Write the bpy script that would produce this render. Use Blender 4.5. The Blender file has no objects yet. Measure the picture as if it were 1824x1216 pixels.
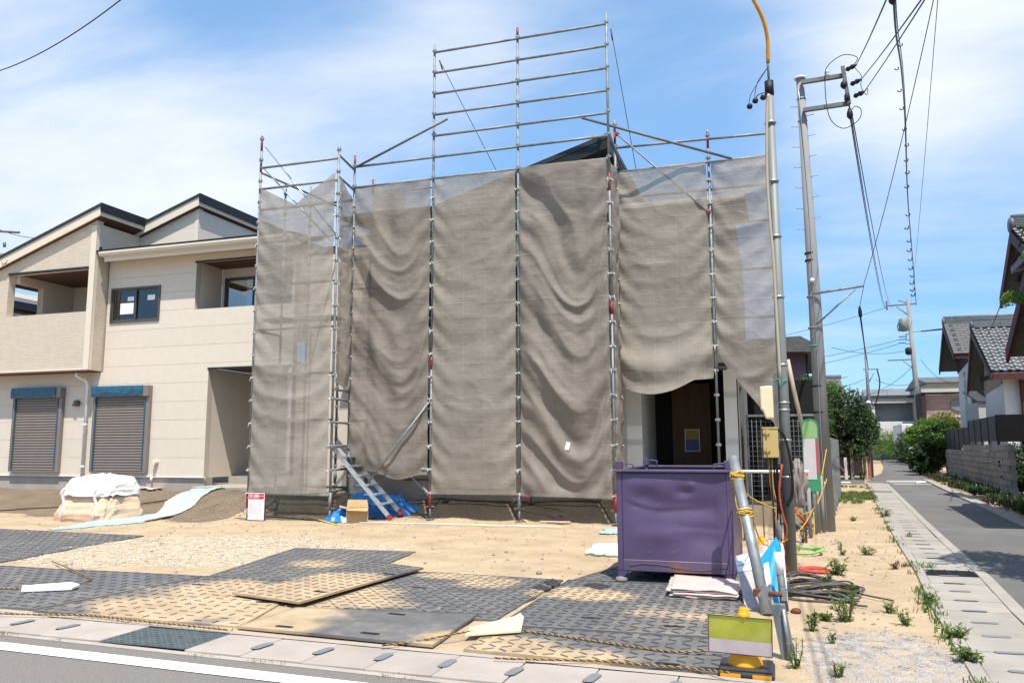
import bpy, bmesh, math, random
import numpy as np
from mathutils import Vector, Matrix, noise
random.seed(7)
SC = bpy.context.scene
COL = SC.collection
rad = math.radians
# ------------------------------------------------------------------ camera
FPX, PITCH, YAW, ROLL, HC = 1420.0, rad(7.4947), rad(18.0997), -0.0029374, 1.40
_F = np.array([-math.sin(YAW)*math.cos(PITCH), math.cos(YAW)*math.cos(PITCH), math.sin(PITCH)])
_R = np.array([math.cos(YAW), math.sin(YAW), 0.0]); _U = np.cross(_R, _F)
_R2 = math.cos(ROLL)*_R + math.sin(ROLL)*_U; _U2 = np.cross(_R2, _F)
_O = np.array([0, 0, HC])
def ray(px, py): return _F + _R2*(px-912)/FPX - _U2*(py-608)/FPX
# survey helpers: a direction measured in the photograph met with a real plane of the place
def aY(px, py, Y): d = ray(px, py); return Vector(_O + d*(Y/d[1]))
def aX(px, py, X): d = ray(px, py); return Vector(_O + d*(X/d[0]))
def aG(px, py, z=0.0): d = ray(px, py); return Vector(_O + d*((z-HC)/d[2]))
cam = bpy.data.cameras.new('camera'); camo = bpy.data.objects.new('camera', cam); COL.objects.link(camo)
cam.sensor_width = 36; cam.lens = FPX/1824*36; cam.clip_start = 0.05; cam.clip_end = 3000
camo.matrix_world = Matrix(((_R2[0], _U2[0], -_F[0], 0), (_R2[1], _U2[1], -_F[1], 0), (_R2[2], _U2[2], -_F[2], HC), (0, 0, 0, 1)))
SC.camera = camo
# ------------------------------------------------------------------ light and exposure
SUN = Vector((0.44, -0.80, 1.95)).normalized()
EL = math.asin(SUN.z); AZ = math.atan2(SUN.x, SUN.y)
SC.view_settings.view_transform = 'Standard'; SC.view_settings.look = 'None'
SC.view_settings.exposure = 0.68; SC.view_settings.gamma = 1.0; SC.view_settings.use_curve_mapping = False
sl = bpy.data.lights.new('sun', 'SUN'); sl.energy = 4.2; sl.angle = rad(0.53); sl.color = (1.0, 0.945, 0.86)
so = bpy.data.objects.new('sun', sl); COL.objects.link(so); so.rotation_euler = SUN.to_track_quat('Z', 'Y').to_euler()
so.location = (5, -10, 25)
world = bpy.data.worlds.new('World'); SC.world = world; world.use_nodes = True
nt = world.node_tree; nt.nodes.clear()
def N(t, typ, **kw):
    n = t.nodes.new(typ)
    for k, v in kw.items():
        if k.startswith('i_'):
            n.inputs[int(k[2:]) if k[2:].isdigit() else k[2:].replace('_', ' ')].default_value = v
        else: setattr(n, k, v)
    return n
def math_n(t, op, a, b=None, c=None, clamp=False):
    n = t.nodes.new('ShaderNodeMath'); n.operation = op; n.use_clamp = clamp
    for i, x in enumerate((a, b, c)):
        if x is None: continue
        if isinstance(x, (int, float)): n.inputs[i].default_value = x
        else: t.links.new(x, n.inputs[i])
    return n.outputs[0]
sky = N(nt, 'ShaderNodeTexSky', sky_type='NISHITA', sun_disc=False, sun_elevation=EL, sun_rotation=AZ)
sky.air_density = 1.0; sky.dust_density = 0.5; sky.ozone_density = 1.2
tc = N(nt, 'ShaderNodeTexCoord')
sep = N(nt, 'ShaderNodeSeparateXYZ'); nt.links.new(tc.outputs['Generated'], sep.inputs[0])
zz = math_n(nt, 'ADD', math_n(nt, 'MAXIMUM', sep.outputs[2], 0.0), 0.22)
cx = math_n(nt, 'DIVIDE', sep.outputs[0], zz); cy = math_n(nt, 'DIVIDE', sep.outputs[1], zz)
cmb = N(nt, 'ShaderNodeCombineXYZ'); nt.links.new(cx, cmb.inputs[0]); nt.links.new(cy, cmb.inputs[1])
mp = N(nt, 'ShaderNodeMapping'); nt.links.new(cmb.outputs[0], mp.inputs[0])
mp.inputs['Rotation'].default_value = (0, 0, 0.5); mp.inputs['Scale'].default_value = (0.75, 1.5, 1); mp.inputs['Location'].default_value = (3.3, 1.2, 0)
n1 = N(nt, 'ShaderNodeTexNoise'); n1.inputs['Scale'].default_value = 1.1; n1.inputs['Detail'].default_value = 9; n1.inputs['Roughness'].default_value = 0.55; n1.inputs['Distortion'].default_value = 0.35
nt.links.new(mp.outputs[0], n1.inputs['Vector'])
n2 = N(nt, 'ShaderNodeTexNoise'); n2.inputs['Scale'].default_value = 5.5; n2.inputs['Detail'].default_value = 6; n2.inputs['Roughness'].default_value = 0.6
nt.links.new(mp.outputs[0], n2.inputs['Vector'])
cov = math_n(nt, 'ADD', math_n(nt, 'MULTIPLY', n1.outputs['Fac'], 0.85), math_n(nt, 'MULTIPLY', n2.outputs['Fac'], 0.15))
# cloud banks of the day, as directions in the sky (some of them outside the picture)
BANKS = [((1680, 150), 0.17, 0.40), ((1560, 200), 0.10, 0.16), ((60, 290), 0.15, 0.20), ((330, 230), 0.13, 0.10), ((400, 330), 0.12, 0.06), ((250, 60), 0.10, -0.05), ((680, 40), 0.12, 0.13), ((850, -20), 0.10, 0.13),
         ((1480, 620), 0.10, 0.06), ((1000, 150), 0.16, 0.02), ((1150, 200), 0.10, 0.06), ((560, 60), 0.06, -0.03), ((1500, 400), 0.14, -0.16), ((1760, 420), 0.14, -0.16), ((130, 90), 0.10, 0.07), ((1560, 690), 0.16, 0.10)]
for (bp, w, amp) in BANKS:
    d = ray(*bp); d = d/np.linalg.norm(d)
    dt = N(nt, 'ShaderNodeVectorMath', operation='DISTANCE'); nt.links.new(tc.outputs['Generated'], dt.inputs[0]); dt.inputs[1].default_value = tuple(d)
    e = math_n(nt, 'SUBTRACT', 1.0, math_n(nt, 'DIVIDE', dt.outputs['Value'], w*1.9), clamp=True)
    mr = N(nt, 'ShaderNodeMapRange', interpolation_type='SMOOTHSTEP'); nt.links.new(e, mr.inputs['Value'])
    cov = math_n(nt, 'ADD', cov, math_n(nt, 'MULTIPLY', mr.outputs[0], amp))
cm = N(nt, 'ShaderNodeMapRange', interpolation_type='SMOOTHSTEP'); nt.links.new(cov, cm.inputs['Value'])
cm.inputs['From Min'].default_value = 0.41; cm.inputs['From Max'].default_value = 0.90; cm.inputs['To Max'].default_value = 0.94
mix = N(nt, 'ShaderNodeMix', data_type='RGBA'); nt.links.new(cm.outputs[0], mix.inputs['Factor'])
gam = N(nt, 'ShaderNodeHueSaturation'); gam.inputs['Saturation'].default_value = 1.05; gam.inputs['Value'].default_value = 1.0
nt.links.new(sky.outputs[0], gam.inputs['Color'])
el_ = N(nt, 'ShaderNodeMapRange', interpolation_type='SMOOTHSTEP'); nt.links.new(sep.outputs[2], el_.inputs['Value']); el_.inputs['From Min'].default_value = 0.0; el_.inputs['From Max'].default_value = 0.55
tint = N(nt, 'ShaderNodeMix', data_type='RGBA'); nt.links.new(el_.outputs[0], tint.inputs['Factor']); tint.inputs['A'].default_value = (0.40, 0.60, 0.86, 1); tint.inputs['B'].default_value = (1.22, 1.34, 1.28, 1)
mul = N(nt, 'ShaderNodeMix', data_type='RGBA', blend_type='MULTIPLY'); mul.inputs['Factor'].default_value = 1.0; nt.links.new(gam.outputs[0], mul.inputs['A']); nt.links.new(tint.outputs['Result'], mul.inputs['B'])
nt.links.new(mul.outputs['Result'], mix.inputs['A']); mix.inputs['B'].default_value = (4.9, 5.1, 5.5, 1)
bg = N(nt, 'ShaderNodeBackground'); bg.inputs['Strength'].default_value = 0.13
nt.links.new(mix.outputs['Result'], bg.inputs['Color'])
wo = N(nt, 'ShaderNodeOutputWorld'); nt.links.new(bg.outputs[0], wo.inputs[0])
cy_ = SC.cycles
cy_.max_bounces = 8; cy_.diffuse_bounces = 3; cy_.glossy_bounces = 3; cy_.transmission_bounces = 4; cy_.transparent_max_bounces = 12
cy_.use_denoising = True; cy_.caustics_reflective = False; cy_.caustics_refractive = False
# ------------------------------------------------------------------ materials
MATS = {}
def mat(name, col, rough=0.7, metal=0.0, var=0.12, scale=3.0, bump=0.12, bscale=45.0, spec=0.3, col2=None, fac2=(0.5, 0.7), stretch=(1, 1, 1), attr=None, objvar=0.0, detail=5.0, bdist=0.01, grime=None):
    m = bpy.data.materials.new(name); m.use_nodes = True; t = m.node_tree; b = t.nodes['Principled BSDF']
    b.inputs['Roughness'].default_value = rough; b.inputs['Metallic'].default_value = metal; b.inputs['Specular IOR Level'].default_value = spec
    co = N(t, 'ShaderNodeTexCoord'); mpn = N(t, 'ShaderNodeMapping'); t.links.new(co.outputs['Object'], mpn.inputs[0]); mpn.inputs['Scale'].default_value = stretch
    nz = N(t, 'ShaderNodeTexNoise'); nz.inputs['Scale'].default_value = scale; nz.inputs['Detail'].default_value = detail; nz.inputs['Roughness'].default_value = 0.62
    t.links.new(mpn.outputs[0], nz.inputs['Vector'])
    mr = N(t, 'ShaderNodeMapRange'); t.links.new(nz.outputs['Fac'], mr.inputs['Value'])
    mr.inputs['From Min'].default_value = 0.3; mr.inputs['From Max'].default_value = 0.7; mr.inputs['To Min'].default_value = 1-var; mr.inputs['To Max'].default_value = 1+var
    val = mr.outputs[0]
    if objvar:
        oi = N(t, 'ShaderNodeObjectInfo')
        val = math_n(t, 'MULTIPLY', val, math_n(t, 'ADD', math_n(t, 'MULTIPLY', oi.outputs['Random'], 2*objvar), 1-objvar))
    base = None
    if col2 is not None:
        mx = N(t, 'ShaderNodeMix', data_type='RGBA'); mx.inputs['A'].default_value = (*col, 1); mx.inputs['B'].default_value = (*col2, 1)
        if attr:
            at = N(t, 'ShaderNodeAttribute', attribute_name=attr); f = at.outputs['Fac']
            n3 = N(t, 'ShaderNodeTexNoise'); n3.inputs['Scale'].default_value = scale*3.3; n3.inputs['Detail'].default_value = 8; n3.inputs['Roughness'].default_value = 0.7
            t.links.new(mpn.outputs[0], n3.inputs['Vector'])
            f = math_n(t, 'ADD', f, math_n(t, 'MULTIPLY', math_n(t, 'SUBTRACT', n3.outputs['Fac'], 0.5), 0.9))
        else:
            n3 = N(t, 'ShaderNodeTexNoise'); n3.inputs['Scale'].default_value = scale*0.7; n3.inputs['Detail'].default_value = 8; n3.inputs['Roughness'].default_value = 0.65
            t.links.new(mpn.outputs[0], n3.inputs['Vector']); f = n3.outputs['Fac']
        m2 = N(t, 'ShaderNodeMapRange', interpolation_type='SMOOTHSTEP'); t.links.new(f, m2.inputs['Value']); m2.inputs['From Min'].default_value = fac2[0]; m2.inputs['From Max'].default_value = fac2[1]
        t.links.new(m2.outputs[0], mx.inputs['Factor']); base = mx.outputs['Result']
    vm = N(t, 'ShaderNodeVectorMath', operation='SCALE')
    if base is not None: t.links.new(base, vm.inputs[0])
    else: vm.inputs[0].default_value = col
    t.links.new(val, vm.inputs['Scale']); t.links.new(vm.outputs[0], b.inputs['Base Color'])
    if bump:
        nb = N(t, 'ShaderNodeTexNoise'); nb.inputs['Scale'].default_value = bscale; nb.inputs['Detail'].default_value = 4
        t.links.new(mpn.outputs[0], nb.inputs['Vector'])
        bp = N(t, 'ShaderNodeBump'); bp.inputs['Strength'].default_value = bump; bp.inputs['Distance'].default_value = bdist
        t.links.new(nb.outputs['Fac'], bp.inputs['Height']); t.links.new(bp.outputs[0], b.inputs['Normal'])
    MATS[name] = m
    return m
def leafmat(name, c1, c2, trans=0.35, scale=1.3):
    m = bpy.data.materials.new(name); m.use_nodes = True; t = m.node_tree; t.nodes.clear()
    geo = N(t, 'ShaderNodeNewGeometry'); co = N(t, 'ShaderNodeTexCoord')
    nz = N(t, 'ShaderNodeTexNoise'); nz.inputs['Scale'].default_value = scale; t.links.new(co.outputs['Object'], nz.inputs['Vector'])
    f = math_n(t, 'ADD', math_n(t, 'MULTIPLY', geo.outputs['Random Per Island'], 0.65), math_n(t, 'MULTIPLY', math_n(t, 'SUBTRACT', nz.outputs['Fac'], 0.35), 1.1), clamp=True)
    mx = N(t, 'ShaderNodeMix', data_type='RGBA'); mx.inputs['A'].default_value = (*c1, 1); mx.inputs['B'].default_value = (*c2, 1); t.links.new(f, mx.inputs['Factor'])
    p = N(t, 'ShaderNodeBsdfPrincipled'); p.inputs['Roughness'].default_value = 0.45; p.inputs['Specular IOR Level'].default_value = 0.35
    tr = N(t, 'ShaderNodeBsdfTranslucent'); ms = N(t, 'ShaderNodeMixShader'); ms.inputs[0].default_value = trans
    t.links.new(mx.outputs['Result'], p.inputs['Base Color']); t.links.new(mx.outputs['Result'], tr.inputs['Color'])
    t.links.new(p.outputs[0], ms.inputs[1]); t.links.new(tr.outputs[0], ms.inputs[2])
    o = N(t, 'ShaderNodeOutputMaterial'); t.links.new(ms.outputs[0], o.inputs[0]); MATS[name] = m
    return m
def glassmat(name, tint=(0.6, 0.6, 0.58), k=0.7):
    m = bpy.data.materials.new(name); m.use_nodes = True; t = m.node_tree; t.nodes.clear()
    fr = N(t, 'ShaderNodeFresnel'); fr.inputs['IOR'].default_value = 1.55
    tr = N(t, 'ShaderNodeBsdfTransparent'); tr.inputs['Color'].default_value = (*tint, 1)
    gl = N(t, 'ShaderNodeBsdfGlossy'); gl.inputs['Roughness'].default_value = 0.02
    ms = N(t, 'ShaderNodeMixShader'); t.links.new(math_n(t, 'MULTIPLY', fr.outputs[0], k, clamp=True), ms.inputs[0])
    t.links.new(tr.outputs[0], ms.inputs[1]); t.links.new(gl.outputs[0], ms.inputs[2])
    o = N(t, 'ShaderNodeOutputMaterial'); t.links.new(ms.outputs[0], o.inputs[0]); MATS[name] = m
    return m
def sheetmat(name, col, open_=0.16):
    # woven scaffold netting: cloth that lets some light and sight through, with pack creases and sewn seams
    m = bpy.data.materials.new(name); m.use_nodes = True; t = m.node_tree; t.nodes.clear()
    co = N(t, 'ShaderNodeTexCoord'); sp = N(t, 'ShaderNodeSeparateXYZ'); t.links.new(co.outputs['Object'], sp.inputs[0])
    nz = N(t, 'ShaderNodeTexNoise'); nz.inputs['Scale'].default_value = 2.2; nz.inputs['Detail'].default_value = 7; t.links.new(co.outputs['Object'], nz.inputs['Vector'])
    mpn = N(t, 'ShaderNodeMapping'); mpn.inputs['Scale'].default_value = (1.1, 1, 6.5); t.links.new(co.outputs['Object'], mpn.inputs[0])
    n2 = N(t, 'ShaderNodeTexNoise'); n2.inputs['Scale'].default_value = 1.4; n2.inputs['Detail'].default_value = 5; n2.inputs['Roughness'].default_value = 0.6; n2.inputs['Distortion'].default_value = 0.4; t.links.new(mpn.outputs[0], n2.inputs['Vector'])
    n3 = N(t, 'ShaderNodeTexNoise'); n3.inputs['Scale'].default_value = 7.5; n3.inputs['Detail'].default_value = 6; n3.inputs['Roughness'].default_value = 0.65; t.links.new(co.outputs['Object'], n3.inputs['Vector'])
    wz = math_n(t, 'ADD', sp.outputs[2], math_n(t, 'MULTIPLY', nz.outputs['Fac'], 0.05))
    def line(v, period, width):
        fr = math_n(t, 'ABSOLUTE', math_n(t, 'SUBTRACT', math_n(t, 'FRACT', math_n(t, 'DIVIDE', v, period)), 0.5))
        mr = N(t, 'ShaderNodeMapRange', interpolation_type='SMOOTHSTEP'); t.links.new(fr, mr.inputs['Value'])
        mr.inputs['From Min'].default_value = 0.0; mr.inputs['From Max'].default_value = width/period; mr.inputs['To Min'].default_value = 1; mr.inputs['To Max'].default_value = 0
        return mr.outputs[0]
    seam = line(sp.outputs[0], 0.443, 0.008); fold = line(wz, 0.295, 0.016)
    h = math_n(t, 'ADD', math_n(t, 'MULTIPLY', n2.outputs['Fac'], 0.42), math_n(t, 'MULTIPLY', n3.outputs['Fac'], 0.40))
    h = math_n(t, 'ADD', h, math_n(t, 'MULTIPLY', math_n(t, 'MULTIPLY', fold, math_n(t, 'POWER', n2.outputs['Fac'], 3.0)), 0.55)); h = math_n(t, 'ADD', h, math_n(t, 'MULTIPLY', seam, 0.10))
    bp = N(t, 'ShaderNodeBump'); bp.inputs['Strength'].default_value = 0.8; bp.inputs['Distance'].default_value = 0.030; t.links.new(h, bp.inputs['Height'])
    mr = N(t, 'ShaderNodeMapRange'); t.links.new(nz.outputs['Fac'], mr.inputs['Value']); mr.inputs['From Min'].default_value = 0.3; mr.inputs['From Max'].default_value = 0.7; mr.inputs['To Min'].default_value = 0.90; mr.inputs['To Max'].default_value = 1.08
    v = math_n(t, 'ADD', mr.outputs[0], math_n(t, 'MULTIPLY', seam, 0.06)); v = math_n(t, 'ADD', v, math_n(t, 'MULTIPLY', math_n(t, 'MULTIPLY', fold, n3.outputs['Fac']), 0.04))
    vm = N(t, 'ShaderNodeVectorMath', operation='SCALE'); vm.inputs[0].default_value = col; t.links.new(v, vm.inputs['Scale'])
    d = N(t, 'ShaderNodeBsdfPrincipled'); d.inputs['Roughness'].default_value = 0.62; d.inputs['Specular IOR Level'].default_value = 0.25; t.links.new(vm.outputs[0], d.inputs['Base Color']); t.links.new(bp.outputs[0], d.inputs['Normal'])
    tl = N(t, 'ShaderNodeBsdfTranslucent'); t.links.new(vm.outputs[0], tl.inputs['Color']); t.links.new(bp.outputs[0], tl.inputs['Normal'])
    m1 = N(t, 'ShaderNodeMixShader'); m1.inputs[0].default_value = 0.22; t.links.new(d.outputs[0], m1.inputs[1]); t.links.new(tl.outputs[0], m1.inputs[2])
    tp = N(t, 'ShaderNodeBsdfTransparent'); m2 = N(t, 'ShaderNodeMixShader')
    of = math_n(t, 'SUBTRACT', open_, math_n(t, 'MULTIPLY', seam, open_*0.7), clamp=True)
    t.links.new(of, m2.inputs[0]); t.links.new(m1.outputs[0], m2.inputs[1]); t.links.new(tp.outputs[0], m2.inputs[2])
    o = N(t, 'ShaderNodeOutputMaterial'); t.links.new(m2.outputs[0], o.inputs[0]); MATS[name] = m
    return m
# ------------------------------------------------------------------ building helpers
OFF = {}
class MB:
    def __init__(s): s.v = []; s.f = []; s.m = []; s.s = []; s.mi = 0
    def face(s, idx, sm=False): s.f.append(tuple(idx)); s.m.append(s.mi); s.s.append(sm)
    def pts(s, P):
        k = len(s.v); s.v += [tuple(p) for p in P]; return k
    def box(s, x0, x1, y0, y1, z0, z1):
        k = s.pts([(x0, y0, z0), (x1, y0, z0), (x1, y1, z0), (x0, y1, z0), (x0, y0, z1), (x1, y0, z1), (x1, y1, z1), (x0, y1, z1)])
        for q in ((0, 3, 2, 1), (4, 5, 6, 7), (0, 1, 5, 4), (1, 2, 6, 5), (2, 3, 7, 6), (3, 0, 4, 7)): s.face([k+i for i in q])
        return s
    def obox(s, c, ax, h):
        c = Vector(c); A = [Vector(a).normalized()*hh for a, hh in zip(ax, h)]
        P = [c+sx*A[0]+sy*A[1]+sz*A[2] for sz in (-1, 1) for sx, sy in ((-1, -1), (1, -1), (1, 1), (-1, 1))]
        k = s.pts(P)
        for q in ((0, 3, 2, 1), (4, 5, 6, 7), (0, 1, 5, 4), (1, 2, 6, 5), (2, 3, 7, 6), (3, 0, 4, 7)): s.face([k+i for i in q])
        return s
    def beam(s, p, q, w, h, up=(0, 0, 1)):
        p = Vector(p); q = Vector(q); d = (q-p).normalized(); u = Vector(up)
        a = d.cross(u)
        if a.length < 1e-3: a = d.cross(Vector((1, 0, 0)))
        a.normalize(); b = a.cross(d)
        return s.obox((p+q)/2, (d, a, b), ((q-p).length/2, w/2, h/2))
    def tube(s, P, r, n=8, cap=True, sm=True):
        P = [Vector(p) for p in P]; R = r if isinstance(r, (list, tuple)) else [r]*len(P)
        prev = None; rings = []
        for i, p in enumerate(P):
            d = (P[min(i+1, len(P)-1)]-P[max(i-1, 0)])
            if d.length < 1e-9: d = Vector((0, 0, 1))
            d.normalize()
            if prev is None:
                a = d.cross(Vector((0, 0, 1)))
                if a.length < 0.05: a = d.cross(Vector((1, 0, 0)))
            else: a = prev-d*prev.dot(d)
            a.normalize(); prev = a; b = d.cross(a)
            rings.append(s.pts([p+(a*math.cos(2*math.pi*j/n)+b*math.sin(2*math.pi*j/n))*R[i] for j in range(n)]))
        for i in range(len(P)-1):
            for j in range(n):
                s.face((rings[i]+j, rings[i]+(j+1) % n, rings[i+1]+(j+1) % n, rings[i+1]+j), sm)
        if cap:
            s.face([rings[0]+j for j in range(n)][::-1]); s.face([rings[-1]+j for j in range(n)])
        return s
    def prism(s, poly, vec):
        vec = Vector(vec); P = [Vector(p) for p in poly]; n = len(P)
        nrm = Vector((0, 0, 0))
        for i in range(n): nrm += P[i].cross(P[(i+1) % n])
        if nrm.dot(vec) > 0: P = P[::-1]
        k = s.pts(P+[p+vec for p in P])
        s.face([k+i for i in range(n)]); s.face([k+n+i for i in range(n)][::-1])
        for i in range(n): s.face((k+(i+1) % n, k+i, k+n+i, k+n+(i+1) % n))
        return s
    def poly(s, P, sm=False): k = s.pts(P); s.face(range(k, k+len(P)), sm); return s
    def grid(s, fn, nu, nv, sm=True):
        k = s.pts([fn(i/nu, j/nv) for j in range(nv+1) for i in range(nu+1)])
        for j in range(nv):
            for i in range(nu):
                a = k+j*(nu+1)+i; s.face((a, a+1, a+nu+2, a+nu+1), sm)
        return s
    def lathe(s, c, prof, n=16, axis=None):
        c = Vector(c); ax = Vector(axis or (0, 0, 1)).normalized(); a = ax.orthogonal().normalized(); b = ax.cross(a)
        rings = [s.pts([c+ax*h+(a*math.cos(2*math.pi*j/n)+b*math.sin(2*math.pi*j/n))*r for j in range(n)]) for r, h in prof]
        for i in range(len(rings)-1):
            for j in range(n): s.face((rings[i]+j, rings[i]+(j+1) % n, rings[i+1]+(j+1) % n, rings[i+1]+j), True)
        s.face([rings[0]+j for j in range(n)][::-1]); s.face([rings[-1]+j for j in range(n)])
        return s
    def build(s, name, mats, parent=None, bevel=0, attr=None, local=False, kind=None, solid=0):
        me = bpy.data.meshes.new(name); off = Vector((0, 0, 0))
        if parent is not None and not local: off = OFF.get(parent.name, off)
        me.from_pydata([(x-off.x, y-off.y, z-off.z) for x, y, z in s.v], [], s.f)
        for mm in (mats if isinstance(mats, (list, tuple)) else [mats]): me.materials.append(MATS[mm] if isinstance(mm, str) else mm)
        me.polygons.foreach_set('material_index', s.m); me.polygons.foreach_set('use_smooth', s.s)
        if attr:
            for an, vals in attr.items():
                a = me.attributes.new(an, 'FLOAT', 'POINT'); a.data.foreach_set('value', vals)
        me.update()
        o = bpy.data.objects.new(name, me); COL.objects.link(o)
        if parent is not None: o.parent = parent; OFF[o.name] = off
        if bevel:
            bm_ = o.modifiers.new('edge', 'BEVEL'); bm_.width = bevel; bm_.segments = 2; bm_.limit_method = 'ANGLE'; bm_.angle_limit = rad(40)
        if solid:
            sm_ = o.modifiers.new('thickness', 'SOLIDIFY'); sm_.thickness = solid; sm_.offset = 0
        if kind: o['kind'] = kind
        return o
def tag(o, label, cat, group=None, kind=None):
    if label: o['label'] = label
    if cat: o['category'] = cat
    if group: o['group'] = group
    if kind: o['kind'] = kind
    return o
def thing(name, label, cat, loc=(0, 0, 0), group=None):
    o = bpy.data.objects.new(name, None); COL.objects.link(o); o.empty_display_size = 0.2
    o.location = loc; OFF[o.name] = Vector(loc); tag(o, label, cat, group); return o
def single(name, mb, mats, label, cat, loc, group=None, **kw):   # a thing that is one mesh, its origin at its base
    off = Vector(loc); mb.v = [(x-off.x, y-off.y, z-off.z) for x, y, z in mb.v]
    o = mb.build(name, mats, **kw); o.location = loc; OFF[o.name] = off
    return tag(o, label, cat, group)
def inst(src, name, M, parent=None):     # another object on the same mesh
    o = src.copy(); o.name = name; COL.objects.link(o); o.parent = parent; o.matrix_local = M; return o
def clip(poly, a, b):                     # keep z <= a + b*u of a (u,z) polygon
    out = []
    for i in range(len(poly)):
        p, q = poly[i], poly[(i+1) % len(poly)]
        dp = a+b*p[0]-p[1]; dq = a+b*q[0]-q[1]
        if dp >= 0: out.append(p)
        if (dp >= 0) != (dq >= 0):
            t = dp/(dp-dq); out.append((p[0]+t*(q[0]-p[0]), p[1]+t*(q[1]-p[1])))
    return out
def wall_pieces(parent, name, mats, axis, at, u0, u1, z0, z1, thick, holes=(), course=None, start=None, gap=0.005, top=None):
    """a wall along x (axis 'x', at y=at, thickness towards +y) or along y (axis 'y', at x=at, thickness signed along x); course splits it into boards"""
    res = []; zs = [z0]
    if course:
        z = start if start is not None else z0
        while z < z1:
            if z > z0+0.01: zs.append(z)
            z += course
    zs.append(z1)
    for i in range(len(zs)-1):
        za, zb = zs[i]+(gap/2 if course else 0), zs[i+1]-(gap/2 if course else 0)
        cuts = sorted({za, zb} | {h[2] for h in holes if za < h[2] < zb} | {h[3] for h in holes if za < h[3] < zb})
        cells = []
        for ra, rb in zip(cuts[:-1], cuts[1:]):
            mid = (ra+rb)/2; spans = [(u0, u1)]
            for h in holes:
                if h[2] < mid < h[3]:
                    ns = []
                    for a, b in spans:
                        if h[1] <= a or h[0] >= b: ns.append((a, b)); continue
                        if h[0] > a: ns.append((a, h[0]))
                        if h[1] < b: ns.append((h[1], b))
                    spans = ns
            cells += [(a, b, ra, rb) for a, b in spans]
        groups = []
        for c in cells:          # cells that touch belong to one board
            hit = [g_ for g_ in groups if any(o[0] < c[1] and c[0] < o[1] and abs(o[3]-c[2]) < 1e-6 for o in g_)]
            groups = [g_ for g_ in groups if g_ not in hit]+[sum(hit, [])+[c]]
        for g_ in (groups if course else [cells]):
            mb = MB()
            for a, b, ra, rb in g_:
                po = [(a, ra), (b, ra), (b, rb), (a, rb)]
                if top: po = clip(po, *top)
                if len(po) < 3: continue
                if axis == 'x': mb.prism([(u, at, z) for u, z in po], (0, thick, 0))
                else: mb.prism([(at, u, z) for u, z in po], (thick, 0, 0))
            if mb.f: res.append(mb.build(name, mats, parent))
    return res
def text_mesh(body, size, M, m, parent, name='lettering', depth=0.001):
    cu = bpy.data.curves.new(name, 'FONT'); cu.body = body; cu.size = size; cu.align_x = 'CENTER'; cu.align_y = 'CENTER'; cu.extrude = depth
    tmp = bpy.data.objects.new('tmp', cu); COL.objects.link(tmp)
    dg = bpy.context.evaluated_depsgraph_get(); me = bpy.data.meshes.new_from_object(tmp.evaluated_get(dg)); bpy.data.objects.remove(tmp)
    me.materials.clear(); me.materials.append(MATS[m]); o = bpy.data.objects.new(name, me); COL.objects.link(o)
    o.parent = parent; off = OFF.get(parent.name, Vector((0, 0, 0))); o.matrix_local = Matrix.Translation(-off) @ M
    return o
def facing(loc, right=(1, 0, 0), up=(0, 0, 1)):      # frame for print: x along right, y along up
    r = Vector(right).normalized(); u = Vector(up).normalized(); n = r.cross(u)
    return Matrix(((r.x, u.x, n.x, loc[0]), (r.y, u.y, n.y, loc[1]), (r.z, u.z, n.z, loc[2]), (0, 0, 0, 1)))
def curve(P, n=8):     # Catmull-Rom through points
    P = [Vector(p) for p in P]; Q = [P[0]*2-P[1]]+P+[P[-1]*2-P[-2]]; out = []
    for i in range(1, len(Q)-2):
        for k in range(n):
            t = k/n; a, b, c, d = Q[i-1], Q[i], Q[i+1], Q[i+2]
            out.append(0.5*((2*b)+(c-a)*t+(2*a-5*b+4*c-d)*t*t+(3*b-a-3*c+d)*t**3))
    return out+[P[-1]]
def sagline(a, b, sag, n=16):
    a = Vector(a); b = Vector(b); return [a.lerp(b, i/n)-Vector((0, 0, sag*4*(i/n)*(1-i/n))) for i in range(n+1)]
def nz(x, y, z=0.0, s=1.0): return noise.noise(Vector((x*s, y*s, z*s)))
def smooth(a, b, x):
    t = max(0.0, min(1.0, (x-a)/(b-a))); return t*t*(3-2*t)
# ------------------------------------------------------------------ palette
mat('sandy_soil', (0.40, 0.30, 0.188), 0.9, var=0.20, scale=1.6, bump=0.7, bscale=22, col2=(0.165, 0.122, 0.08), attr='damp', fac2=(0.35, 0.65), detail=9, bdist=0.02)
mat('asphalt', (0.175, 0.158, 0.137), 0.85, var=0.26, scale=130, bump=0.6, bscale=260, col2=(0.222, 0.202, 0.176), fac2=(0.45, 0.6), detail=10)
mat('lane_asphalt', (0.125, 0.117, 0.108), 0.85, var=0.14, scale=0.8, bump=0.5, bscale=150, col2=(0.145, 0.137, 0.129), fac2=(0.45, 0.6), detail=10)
mat('road_paint', (0.78, 0.78, 0.76), 0.6, var=0.07, scale=3, bump=0.2, bscale=120, col2=(0.55, 0.54, 0.52), fac2=(0.62, 0.78), detail=9)
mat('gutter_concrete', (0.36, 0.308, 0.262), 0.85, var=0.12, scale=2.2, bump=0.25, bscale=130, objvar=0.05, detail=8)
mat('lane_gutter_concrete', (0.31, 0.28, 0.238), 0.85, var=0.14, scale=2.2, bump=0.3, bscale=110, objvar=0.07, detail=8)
mat('slot_grey', (0.165, 0.178, 0.185), 0.8, var=0.08, scale=9, bump=0.15)
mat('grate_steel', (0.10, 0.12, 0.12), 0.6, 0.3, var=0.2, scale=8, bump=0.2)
mat('lane_grate_steel', (0.045, 0.05, 0.055), 0.55, 0.4, var=0.2, scale=8)
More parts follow.
